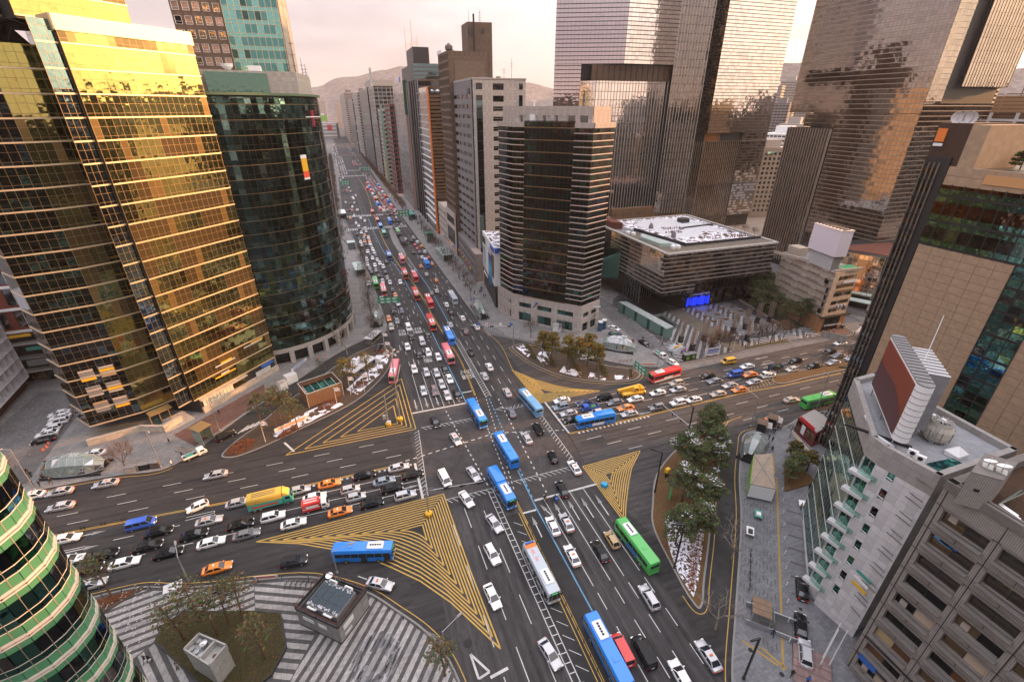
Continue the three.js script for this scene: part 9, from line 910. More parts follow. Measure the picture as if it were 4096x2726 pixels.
const ZONES=[['just before the upper stop line, left side of avenue','between the lane lettering and the corner dome, left side of avenue','in the packed lanes beside the curved dark tower, left side of avenue','near the first zebra crossing, left side of avenue','beside the median bus stop, right side of avenue','close to the black tower corner, right side of avenue','about the far zebra crossing, right side of avenue']][0];for(const line of `sedan white -62.2 -88.3 92|white sedan by the white turn arrow below the centre rail fence
van blue -49.4 -87.6 88|bright blue van beside the yellow centre line and low post fence
sedan black -45.5 -84.3 87|black sedan directly behind the bright blue van's lane, one row nearer
taxi silver -36.6 -84.1 88|silver taxi with an orange roof sign ahead of the black sedans on the left street
sedan black -38.7 -81.2 87|black sedan between the silver taxi and the white sunroof sedan
sedan white -35.0 -78.0 87|white sedan with a dark sunroof beside the start of the yellow hatching
sedan black -46.4 -81.0 87|black sedan left of the black one beneath the plaza lamp head
sedan black -42.2 -78.0 87|black sedan passing behind the plaza lamp head
sedan black -53.8 -81.6 88|black sedan behind the white sedan in the kerbside lanes by the green building
sedan white -49.2 -78.1 88|clean white sedan alone in the lane next to the plaza, near the pine top
sedan white -59.4 -82.2 88|white sedan half hidden by the curved ledges of the green building
sedan black -55.2 -78.8 88|black sedan seen through the pine crown beside the green building
sedan silver -53.3 -74.9 87|silver white sedan at the kerb under the pine beside the green building
taxi orange -32.7 -71.3 88|orange taxi alone on the slip lane beside the plaza lamp
sedan black -30.4 -81.0 87|black sedan behind the grey one left of the yellow hatching
sedan grey -28.8 -77.9 87|dark grey sedan stopped at the tail of the yellow hatching
taxi white -74.8 -104.5 272|white taxi in the kerb lane next to the green building's ledges
taxi silver -69.5 -103.9 272|silver taxi with sunlit orange tail behind the white kerb lane taxi
taxi silver -61.0 -103.6 272|silver taxi with a roof sign passing the glass dome
sedan silver -67.3 -98.7 272|plain silver sedan one lane out from the two kerb lane taxis
sedan silver -38.2 -98.7 271|silver sedan heading left in front of the white pickup
hatch white -39.8 -89.2 250|white hatchback turning across the yellow centre line
sedan silver -31.8 -87.6 88|silver sedan close behind the yellow and green truck
bigtruck teal -24.9 -85.3 88|green truck with a yellow canvas cover in the left queue
boxtruck red -16.0 -81.0 88|small red box truck with a white cab beside the green truck
sedan silver -19.8 -87.3 88|silver sedan just above the yellow canvas truck
taxi orange -13.4 -87.2 88|orange taxi behind the black sedan in the far lane of the left queue
sedan white -16.4 -84.0 88|white sedan partly hidden behind the red box truck
hatch silver -9.0 -83.8 88|silver compact between the orange taxi and the red truck's lane
hatch silver -7.9 -81.1 88|silver hatchback with a dark glass roof in the middle of the left queue
sedan black -5.8 -87.4 88|black sedan in the far lane of the left queue on the dotted line
sedan silver 1.9 -87.4 88|silver sedan at the head of the far lane by the yellow line end
sedan bluegrey -1.7 -84.0 88|blue grey sedan in the second lane of the left queue
sedan black 4.6 -84.0 88|black sedan with its nose over the left stop line
sedan black -0.3 -81.2 88|black sedan with a red tail light beside the painted arrow
suv silver 2.3 -78.0 88|silver people carrier with roof rails next to the stop line
sedan black -4.8 -78.1 88|black sedan in the nearest lane behind the silver people carrier
taxi orange -11.2 -77.9 88|orange taxi in the nearest lane along the yellow hatching
suv white -24.3 -81.0 88|white tall car with a black roof below the green truck
sedan white -20.2 -77.8 88|white sedan with a sunroof along the long yellow hatching
suv dark -19.5 -68.2 95|dark blue tall car on the slip lane behind the blue city bus
taxi silver -4.7 -58.3 122|silver taxi turning past the machine house on the slip lane
bus/plain busblue -7.0 -65.3 107|blue city bus with a strip of flags turning over the yellow hatching
sedan silver 18.4 -64.5 166|silver sedan beside the top of the white ladder marking
suv white 15.9 -57.6 172|white tall car with a sunroof in the lower left lane
sedan white 13.5 -49.6 173|white sedan nearest the bottom in the lower left lane
sedan silver 19.2 -37.7 168|pale silver sedan with a lit amber corner at the bottom of the frame
sedan black 13.3 -102.2 172|black sedan just past the upper stop line
taxi silver 16.9 -93.3 170|silver sedan in the middle of the crossing by the dotted lines
van white 11.4 -80.1 172|white van at the comb marking on the left of the crossing
sedan silver 18.0 -79.6 168|silver sedan beside the white signal arm in the crossing
sedan white 14.6 -72.7 166|white sedan above the big yellow hatching tip
bus/plain busblue 24.6 -101.0 176|blue bus entering the crossing from the upper stop line
bus/plain busblue 27.4 -84.2 -4|blue bus in the middle of the crossing heading up the avenue
bus/gas busblue 22.5 -72.6 174|blue bus with a green lit front sign in the centre of the crossing
bus/striped greyblue 22.9 -50.7 177|white bus with orange and blue roof stripes in the lower bus lane
bus/plain busblue 27.4 -34.7 -1|long blue bus cut by the bottom edge in the lower bus lane
sedan white 29.4 -60.0 2|white car with a black glass roof waiting in the lower lanes
taxi silver 32.4 -59.9 2|silver taxi with a red roof sign beside the black roofed white car
taxi white 30.1 -52.5 1|white taxi with a dark roof mark alone behind the two waiting cars
sedan black 35.5 -51.6 1|black sedan with red tail lights left of the gold people carrier
hatch gold 39.0 -53.2 2|gold people carrier beside the green bus
bus/navyad green 42.3 -50.0 -3|green bus beside the snowy point of the pine island
suv silver 39.0 -40.6 2|silver estate car with roof rails near the tip of the pine island
van red 30.0 -34.5 1|small red van close beside the long blue bus at the bottom
van black 33.0 -33.1 2|large black people carrier right of the red van
taxi silver 42.2 -29.5 2|silver taxi at the lower right beside the pavement kerb
sedan white 36.4 -28.4 3|white car cut by the bottom edge between black van and silver taxi
sedan black 35.4 -68.6 4|black sedan crossing the lower right stop line
hatch black 37.6 -79.0 6|black hatchback with bright red tail lights in the crossing
taxi white 41.0 -74.0 0|white taxi by the corner of the small yellow triangle
sedan silver 34.2 -87.8 0|silver sedan on the dotted guide line right of centre
suv black 38.2 -90.3 2|black tall car near the comb marking right of the crossing
sedan grey 34.1 -99.7 2|grey sedan just behind the right blue bus, mid crossing
sedan silver 36.2 -109.5 2|silver sedan leaving the crossing next to the upper right hatching
bus/plain paleblue 40.3 -101.1 -6|pale blue bus turning beside the upper right yellow triangle
taxi white 49.8 -100.4 272|white taxi with a green roof dot at the right stop line
suv bluegrey 48.2 -97.4 272|blue grey estate at the right stop line
sedan silver 49.0 -94.1 272|pale silver sedan behind the stop line above the blue bus
sedan black 48.6 -91.1 272|black sedan partly hidden by the front of the blue bus
bus/gas busblue 53.8 -87.8 272|blue city bus waiting at the right stop line by the thick dashes
sedan navy 55.4 -97.1 272|dark navy sedan behind the white taxi on the right street
pickup blue 55.7 -94.4 272|small blue truck with a green load in the right queue
hatch silver 56.4 -91.8 272|silver car hidden behind the roof of the waiting blue bus
suv black 62.1 -97.7 272|black jeep like car between the navy sedan and the yellow crane
sedan grey 63.9 -94.6 272|dark grey sedan next to the black jeep like car
sedan white 70.3 -94.1 272|white sedan beneath the yellow crane truck
taxi orange 65.3 -91.2 272|orange taxi behind the small blue truck with green load
taxi silver 64.7 -88.4 272|silver taxi behind the waiting blue city bus
crane yellow 71.3 -97.1 272|yellow crane truck in the right queue behind the triangle tip
sedan white 78.4 -94.8 272|white car with a black roof behind the yellow crane truck
suv beige 86.9 -97.4 272|beige estate just below the red coach
sedan silver 85.2 -94.4 272|silver sedan below the beige estate
suv grey 73.7 -88.5 272|dark grey tall car under the long signal arm
suv white 80.7 -88.4 272|white tall car behind the dark grey one near the yellow line
taxi white 86.0 -88.3 272|white taxi with a blue roof dot at the yellow centre line
sedan beige 94.9 -88.5 272|champagne sedan beside the yellow line before the median hatching
bus/coach red 85.7 -101.7 264|bright red coach leaving the green direction sign on the right street
taxi black 99.0 -97.9 272|black taxi sedan right of the red coach
sedan grey 99.0 -94.7 272|grey sedan below the black taxi sedan
van blue 107.8 -95.8 272|little blue van ahead of the orange and white taxi
taxi silver 101.6 -91.1 272|silver taxi in front of the orange taxi at the hatching
taxi orange 102.6 -88.3 272|orange taxi right at the start of the median hatching
taxi orange 112.2 -94.2 272|orange taxi with a white roof behind the little blue van
sedan silver 110.1 -90.3 272|silver sedan above the median hatching
sedan white 115.3 -98.6 272|white sedan under the yellow van
van yellow 111.8 -103.2 272|bright yellow van beside the plaza kerb
pickup white 117.4 -92.1 272|white truck with a blue load near the median tip
pickup navy 123.2 -94.9 272|dark blue truck with a green bundled load
taxi white 117.2 -91.9 272|white taxi with a green roof behind the truck with the blue load
hatch cream 127.4 -92.3 272|cream boxy compact beside the planted median
sedan black 133.5 -96.3 272|black sedan passing the middle of the planted median
sedan black 135.8 -91.7 272|black sedan close to the planted median behind the cream compact
sedan black 150.4 -97.5 272|black sedan left of the sign back in the kerb lanes
sedan grey 150.2 -94.4 272|brownish grey sedan under the sign back
sedan silver 152.8 -91.6 272|silver white sedan behind the little median trees, right one
sedan silver 144.2 -91.3 272|silver sedan behind the little median trees, left one
sedan white 159.5 -101.0 272|white sedan partly behind the sign back at the kerb
sedan silver 167.0 -98.3 272|silver sedan emerging beside the beige tower's louvred strip
sedan beige 112.7 -79.0 92|champagne sedan driving away from the crossing before the green bus
bus/plain green 118.5 -75.3 91|green bus at the stop on the right street
taxi orange 100.4 -73.5 96|orange taxi at the kerb by the dark kiosks
taxi black 173.6 -112.7 175|black taxi with a yellow roof on the side street by the beige corner building
sedan white 89.1 -138.6 150|white sedan at the inner end of the alley beside the black tower
pickup navy 86.2 -132.8 150|small navy truck parked in the alley between two white cars
sedan white 87.5 -130.1 60|white sedan with a black windscreen parked across the alley mouth corner
sedan black 92.8 -123.9 172|glossy black sedan driving down the alley
pickup white 93.0 -114.7 172|white crew cab truck with a green load at the alley mouth
hatch white 93.8 -108.6 165|white hatchback joining the right street from the alley
suv white 68.5 -120.9 100|white car on the slip lane behind the pines of the snowy island
suv black -38.9 -113.9 60|black tall car on the left slip lane beside the motorcycles
sedan white -84.3 -139.9 262|white parked car, furthest back in the row on the cobbled court
sedan white -83.2 -137.8 262|white parked car, second from the back on the cobbled court
suv white -82.6 -135.2 262|white parked tall car, third from the back on the cobbled court
hatch white -82.8 -132.3 262|white parked compact in the middle of the cobbled court row
sedan white -82.8 -130.1 262|white parked car next to the black one on the cobbled court
sedan black -82.4 -127.0 262|black parked sedan nearest in the row on the cobbled court
sedan white -67.9 -116.8 275|white sedan standing on the pavement behind the glass dome
sedan silver -68.4 -114.8 275|silver sedan half hidden by the glass dome
pickup white -44.5 -108.2 63|white flatbed truck entering the left slip lane
sedan dark -27.7 -129.9 40|dark car on the left slip lane behind the thin pines
sedan black 2.4 -151.7 20|black car parked beside the snowy roofed kiosk
bus/coach pink 5.8 -131.4 192|pink and white coach swinging into the left slip lane
sedan black 65.3 -33.2 45|black sedan parked alone against the white building court
sedan black 59.6 -28.3 46|black sedan parked nose to nose above the silver estate
suv silver 56.6 -24.9 45|silver estate parked before the pink steps
sedan white 83.5 -46.9 315|white car nose poking out beside the white building's base
sedan white 12.1 -149.1 180|white sedan ~0|=
suv black 14.7 -156.8 180|black tall car ~1
van silver 17.6 -150.9 180|silver van ~1
sedan black 20.6 -156.3 180|black sedan ~1
suv black 15.2 -142.0 180|black tall car ~0
suv white 18.3 -141.9 180|white tall car ~0
sedan white 21.0 -138.1 180|white sedan ~0|=
taxi white 12.1 -132.5 180|white taxi ~0
sedan silver 15.5 -129.2 180|silver sedan ~0|=
sedan silver 18.5 -127.8 180|silver sedan ~0|=
sedan black 21.5 -129.3 180|black sedan ~0|=
sedan white 21.6 -122.8 180|white sedan ~0|=
sedan silver 18.7 -120.6 180|silver sedan ~0|=
sedan silver 12.8 -118.7 180|silver sedan ~0|=
suv brown 15.9 -117.3 180|brown tall car ~0
sedan silver 19.0 -113.9 180|silver sedan ~0|=
sedan black 22.0 -113.6 180|black sedan ~0|=
suv beige 8.4 -167.4 180|beige tall car ~1
van white 14.6 -164.6 180|white van ~1
sedan grey 11.2 -172.7 180|grey sedan ~1
taxi orange 8.3 -176.3 180|orange taxi ~1|=
van black 11.0 -183.7 180|black van ~1
hatch navy 14.2 -182.3 180|navy compact car ~1
sedan silver 13.7 -191.3 180|silver sedan ~1
pickup white 7.5 -198.3 180|white flatbed truck ~1
taxi orange 13.7 -201.7 180|orange taxi ~1|=
sedan black 13.2 -209.7 180|black sedan ~2|=
sedan silver 9.9 -223.1 180|silver sedan ~2|=
sedan silver 13.1 -220.0 180|silver sedan ~2|=
sedan white 17.9 -219.0 180|white sedan ~2|=
sedan grey 12.6 -227.2 180|grey sedan ~2|=
sedan black 8.9 -231.8 180|black sedan ~2|=
sedan white 3.2 -221.9 180|white sedan ~2|=
sedan dark 12.5 -237.0 180|dark sedan ~2|=
sedan dark 5.8 -239.2 180|dark sedan ~2|=
sedan grey 8.2 -241.7 180|grey sedan ~2|=
sedan grey 5.3 -245.9 180|grey sedan ~2|=
suv silver 12.3 -245.8 180|silver tall car ~2|=
sedan white 8.3 -250.5 180|white sedan ~2|=
sedan white 11.1 -253.4 180|white sedan ~2|=
sedan white 4.6 -253.7 180|white sedan ~2|=
sedan black 14.7 -254.6 180|black sedan ~2|=
suv silver 4.8 -261.8 180|silver tall car ~2|=
sedan silver 10.3 -260.7 180|silver sedan ~2|=
sedan white 8.0 -264.6 180|white sedan ~2|=
sedan dark 4.7 -267.3 180|dark sedan ~2|=
sedan dark 10.1 -268.7 180|dark sedan ~2|=
sedan dark 7.4 -271.5 180|dark sedan ~2|=
sedan silver 9.8 -276.0 180|silver sedan ~2|=
sedan white 6.3 -279.1 180|white sedan ~2|=
sedan white 9.4 -283.0 180|white sedan ~2|=
sedan grey 9.2 -290.0 180|grey sedan ~2|=
sedan dark 6.2 -294.8 180|dark sedan ~2|=
sedan white 3.7 -295.6 180|white sedan ~2|=
sedan white 8.7 -296.5 180|white sedan ~2|=
taxi orange 5.8 -303.6 180|orange taxi ~3|=
taxi orange 8.8 -304.3 180|orange taxi ~3|=
sedan white 3.4 -303.1 180|white sedan ~3|=
sedan black 2.8 -310.7 180|black sedan ~3|=
sedan grey 5.9 -313.1 180|grey sedan ~3
sedan white 8.7 -313.2 180|white sedan ~3|=
taxi orange 6.7 -320.0 180|orange taxi ~3|=
sedan black 2.2 -325.2 180|black sedan ~3|=
sedan white 5.0 -328.7 180|white sedan ~3|=
sedan silver 8.3 -331.4 180|silver sedan ~3|=
sedan dark 4.3 -339.9 180|dark sedan ~3|=
sedan silver 8.0 -341.5 180|silver sedan ~3|=
sedan white 4.3 -350.3 180|white sedan ~3|=
sedan white 2.9 -360.3 180|white sedan ~3|=
sedan white 9.3 -366.3 180|white sedan ~3|=
sedan white 6.9 -376.7 180|white sedan ~3|=
suv white 2.5 -385.6 180|white tall car ~3
taxi orange -0.7 -379.3 180|orange taxi ~3|=
sedan silver 6.1 -411.1 180|silver sedan ~3|=
sedan dark 0.4 -413.1 180|dark sedan ~3|=
sedan white 2.3 -425.9 180|white sedan ~3|=
sedan white 4.8 -467.8 180|white sedan ~3|=
sedan silver 7.2 -485.6 180|silver sedan ~3|=
sedan red -0.0 -520.9 180|red sedan ~3
sedan silver 2.4 -538.0 180|silver sedan ~3|=
taxi orange 34.9 -216.1 0|orange taxi ~4|=
sedan silver 31.9 -226.4 0|silver sedan ~4|=
sedan silver 32.3 -201.0 0|silver sedan ~4|=
sedan grey 29.6 -199.0 0|grey sedan ~5
sedan white 33.2 -183.2 0|white sedan ~5|=
sedan dark 33.2 -174.7 0|dark sedan ~5
sedan white 36.4 -167.0 0|white sedan ~5|=
sedan silver 30.4 -162.3 0|silver sedan ~5|=
sedan white 39.6 -157.0 0|white sedan ~5|=
sedan brown 34.5 -154.8 0|brown sedan ~5
suv black 32.1 -137.5 0|black tall car ~5
sedan white 35.5 -125.9 0|white sedan ~5|=
sedan silver 32.4 -120.7 0|silver sedan ~5|=
taxi orange 31.3 -240.7 0|orange taxi ~4|=
taxi orange 37.7 -243.0 0|orange taxi ~4|=
sedan white 34.6 -257.3 0|white sedan ~4|=
sedan red 37.9 -255.6 0|red sedan ~4|=
sedan black 31.2 -268.3 0|black sedan ~4
suv grey 34.8 -267.9 0|grey tall car ~4
suv white 37.8 -267.2 0|white tall car ~4|=
sedan red 34.7 -276.4 0|red sedan ~4|=
sedan red 34.7 -285.3 0|red sedan ~4|=
taxi orange 38.1 -281.0 0|orange taxi ~4|=
suv dark 33.9 -294.6 0|dark tall car ~4
suv white 37.2 -290.8 0|white tall car ~4|=
sedan white 30.9 -301.0 0|white sedan ~4|=
suv silver 36.2 -302.3 0|silver tall car ~4
sedan dark 29.9 -359.2 0|dark sedan ~6|=
sedan dark 33.1 -358.1 0|dark sedan ~6|=
sedan dark 30.5 -345.1 0|dark sedan ~6|=
sedan silver 33.8 -344.4 0|silver sedan ~6
sedan red 31.1 -386.1 0|red sedan ~6|=
sedan white 32.8 -370.2 0|white sedan ~6|=
sedan dark 32.6 -379.3 0|dark sedan ~6|=
taxi orange 36.5 -389.5 0|orange taxi ~6|=
sedan dark 32.8 -390.8 0|dark sedan ~6|=
sedan white 28.2 -418.2 0|white sedan ~6|=
sedan white 29.4 -403.1 0|white sedan ~6|=
taxi orange 32.9 -406.5 0|orange taxi ~6|=
sedan white 35.8 -402.6 0|white sedan ~6|=
sedan red 29.1 -430.3 0|red sedan ~6|=
sedan red 25.6 -413.1 0|red sedan ~6|=
sedan black 29.4 -384.0 0|black sedan ~6
taxi orange 31.4 -448.1 0|orange taxi ~6|=
bus/coach pink 24.3 -137.4 180|pink coach at the front of the upper bus lane beside the white cars
bus/plain busblue 27.5 -151.1 0|blue bus heading up the avenue just left of the lone black tall car
bus/coach red 23.4 -164.9 180|red coach third from the crossing in the centre bus lane
bus/coach red 26.5 -187.3 0|red coach heading away between two approaching ones
bus/coach red 22.3 -198.0 180|red coach approaching left of the one heading away
bus/coach red 25.5 -222.6 0|red coach heading away beside the start of the wide road lettering
bus/coach red 21.4 -228.2 180|red coach approaching with lit lamps below the median hatching
bus/coach pink 23.1 -255.2 0|pale red coach leaving along the ladder hatching at the median stop
bus/plain blue 17.1 -263.8 180|dark blue bus approaching with lit lamps by the median stop
bus/plain green 6.4 -218.9 180|green bus in the kerb lanes below the curved dark tower
bus/coach pink 9.1 -207.9 180|pink and white coach behind the green direction sign
bus/plain greyblue 37.1 -188.1 0|grey and blue bus by the right kerb before the dark dome
bus/plain busblue 34.7 -242.5 0|blue bus between two orange taxis on the right lanes
bus/plain green 28.3 -319.0 0|green bus with a white roof beside the median shelters
bus/plain teal 19.2 -318.4 180|teal bus at the end of the line at the median stop
bus/plain busblue 18.7 -340.3 180|blue bus second in the line at the median stop
bus/coach red 18.1 -360.3 180|red coach first in the line by the zebra crossing
bus/plain busblue 26.5 -355.0 0|blue bus beside the median shelter nearest the zebra crossing
bus/coach red 16.8 -392.6 180|red coach passing between the zebra crossings
bus/plain beige 25.6 -390.1 0|orange white bus just beyond the first zebra crossing
bus/plain green 24.4 -454.8 0|green bus beyond the far zebra crossing
bus/coach red 20.1 -516.5 0|red coach far up the bus lane among the queue`.trim().split('\n')){const[a,l0,group]=line.split('|'),label=l0.replace(/~(\d)/,(m,k)=>ZONES[k]),[k,c,x,z,d]=a.split(' ');vehicle(k,c,+x,+z,+d,label,group==='='?label:group);}
{
const r=rng(19),cols=['white','white','white','silver','silver','grey','black','black','dark','orange','red','beige'],put=(x,z,d,g,only)=>{const c=only??cols[floor(r()*cols.length)],k=c==='orange'?'taxi':r()<.22?'suv':'sedan';vehicle(k,c,farX(z,x)+(r()- .5)*.4,z,d,`${c} ${k === 'suv' ? 'tall car' : k === 'taxi' ? 'taxi' : 'car'} ${g}`,`${c} ${k}s ${g}`);};
const far={B:{},g:nB(),t:nB()},dot=(x,z,only,tail)=>{const c=only??cols[floor(r()*cols.length)],b=far.B[c]??=nB(),X=farX(z,x)+(r()- .5)*.4;b.hex([[-.9,.25,2.4],[.9,.25,2.4],[.9,.25,-2.4],[-.9,.25,-2.4],[-.85,.95,2.3],[.85,.95,2.3],[.85,.85,-2.3],[-.85,.85,-2.3]].map((p)=>[p[0]+ X,p[1],p[2]+ z]));far.g.hex([[-.8,.9,1.8],[.8,.9,1.8],[.8,.9,-1.4],[-.8,.9,-1.4],[-.65,1.42,1],[.65,1.42,1],[.65,1.42,-.5],[-.65,1.42,-.5]].map((p)=>[p[0]+ X,p[1],p[2]+ z]));b.box(X,1.44,z + .2,1.25,.05,1.5);if(tail)for(const s of[-1,1])far.t.box(X + s*.7,.8,z + 2.4,.4,.2,.1);};
for(const x of[1.2,4.4,7.6,10.6])for(let z=-655;z>-900;z -=7.2 + r()*3)dot(x,z);for(const x of[30.8,34,37.2])for(let z=-396;z>-628;z -=6.8 + r()*2.4){const c=r()<.34?'red':null;z>-505?put(x,z,0,'in the dense queue on the right lanes beyond the far zebra crossing',c):dot(x,z,c??undefined,1);}for(const x of[1,4.6,8.2])for(let z=-410;z>-620;z -=30 + r()*40)put(x,z,180,'on the open left lanes between the two zebra crossings');for(const x of[-1,2.6,6])for(let z=-905;z>-1350;z -=13 + r()*9)dot(x,z);for(const x of[30,34])for(let z=-650;z>-1250;z -=18 + r()*24)dot(x,z,undefined,1);for(const x of[25,28])for(let z=-760;z>-830;z -=6.5)dot(x,z,'red',1);
{const o=thing('distant_traffic','far off traffic filling the avenue beyond the second junction','traffic');o.userData.kind='stuff';for(const c in far.B)mesh('car_bodies',far.B[c].geo(),paint(c),o).userData.kind='stuff';mesh('car_windows',far.g.geo(),M.carGlass,o).userData.kind='stuff';mesh('tail_lights',far.t.geo(),M.tailLamp,o).userData.kind='stuff';}
for(let k=0;k<13;k++){const c=['pink','busblue','red','greyblue','pink','busblue','red'][k % 7];vehicle('bus/coach',c,farX(-400 - k*14,k<7?26.6:38.2),-402 -(k % 7)*25 -(k>6?10:0),0,`${c === 'greyblue' ? 'grey' : c === 'busblue' ? 'blue' : c} bus in the dense right hand queue between the zebra crossings`,`${c} buses in the far right hand queue`);}
}
let riders=null;
{
const{MarchingCubes}=await import('three/addons/objects/MarchingCubes.js'),N=60,S=1.0;
const smin=(a,b,k)=>{const h=clamp(.5 + .5*(b - a)/ k,0,1);return mixf(b,a,h)- k*h*(1 - h);};
function figure(j){
const mc=new MarchingCubes(N,new THREE.MeshStandardMaterial(),false,false,60000),f=mc.field;mc.isolation=0;
for(let z=0;z<N;z++)for(let y=0;y<N;y++)for(let x=0;x<N;x++){const p=[(x - N / 2)/(N / 2),(y - N / 2)/(N / 2)+ .92,(z - N / 2)/(N / 2)];let d=9;for(const b of j){const e=[b[4]- b[0],b[5]- b[1],b[6]- b[2]],q=[p[0]- b[0],p[1]- b[1],p[2]- b[2]],l=e[0]**2 + e[1]**2 + e[2]**2||1e-9,t=clamp((e[0]*q[0]+ e[1]*q[1]+ e[2]*q[2])/ l,0,1);d=smin(d,hypot(q[0]- e[0]*t,q[1]- e[1]*t,q[2]- e[2]*t)- mixf(b[3],b[7],t),.035);}f[x + y*N + z*N*N]=-d;}
mc.update();const n=mc.count??mc.geometry.drawRange.count,P=new Float32Array(mc.positionArray.slice(0,n*3)),Q=new Float32Array(mc.normalArray.slice(0,n*3));for(let i=0;i<P.length;i +=3)P[i + 1]+=.92;return[P,Q];
}
const pose=(st,arm,lean=0)=>{const b=[];for(const s of[-1,1]){const k=s*st;b.push([s*.09,.9,0,.095,s*.1,.5,-k*.16,.065],[s*.1,.5,-k*.16,.062,s*.1,.09,-k*.2 +(k<0?.16:.02),.045],[s*.1,.05,-k*.2 +(k<0?.16:.02),.045,s*.11,.035,-k*.2 - .13 +(k<0?.16:.02),.035]);const a=-k*arm;b.push([s*.19,1.4,lean,.065,s*.25,1.12,a*.12 + lean,.052],[s*.25,1.12,a*.12 + lean,.05,s*.24,.87,a*.24 - .06,.036],[s*.24,.86,a*.24 - .07,.036,s*.235,.76,a*.25 - .09,.022]);}b.push([0,.95,0,.15,0,1.2,lean*.6,.135],[-.1,1.33,lean,.115,.1,1.33,lean,.115],[0,1.42,lean,.06,0,1.53,lean - .01,.055],[0,1.62,lean - .02,.094,0,1.68,lean - .01,.1],[0,1.6,lean - .1,.018,0,1.57,lean - .12,.014]);return b;};
const shapes=[figure(pose(1,1,-.02)),figure(pose(.15,.2)),figure(pose(-1,1,-.03))],hair=nB();hair.lathe(0,.01,[[.1,1.6],[.112,1.68],[.1,1.74],[.06,1.785],[.005,1.795]],12);
const look={black:[[.015,.015,.018],[.012,.012,.015]],navy:[[.02,.03,.09],[.02,.02,.03]],red:[[.5,.02,.03],[.015,.015,.02]],grey:[[.16,.16,.17],[.03,.03,.04]],beige:[[.36,.26,.17],[.03,.03,.03]],white:[[.62,.6,.58],[.05,.06,.09]],blue:[[.03,.12,.42],[.03,.03,.06]],brown:[[.13,.07,.04],[.02,.02,.025]]},pm=new THREE.MeshStandardMaterial({vertexColors:true,roughness:.9}),hm=mat(.02,.015,.012),made={};
const body=(i,c)=>made[i + c]??=(()=>{const[P,Q]=shapes[i],g=new THREE.BufferGeometry(),C=new Float32Array(P.length);for(let k=0;k<P.length;k +=3){const y=P[k + 1],x=abs(P[k]),t=y>1.5||(y<.82&&x>.2)?[.45,.28,.2]:y<.09?[.02,.018,.016]:y>.72?look[c][0]:look[c][1];C[k]=t[0];C[k + 1]=t[1];C[k + 2]=t[2];}g.setAttribute('position',new THREE.BufferAttribute(P,3));g.setAttribute('normal',new THREE.BufferAttribute(Q,3));g.setAttribute('color',new THREE.BufferAttribute(C,3));return g;})();
const hg=hair.geo(),bag=nB().box(.3,.72,0,.14,.3,.34).geo();let n=0;
const person=(x,z,deg,c,label,group,extra,y=.14)=>{const o=thing('person',label,'person',x,y,z,-deg*D2R,group),i=n++ % 3;mesh('body',body(i,c),pm,o);mesh('hair',hg,hm,o);if(extra)mesh(extra,bag,extra==='white_bag'?M.whitePaint:M.brownTile,o);return o;};
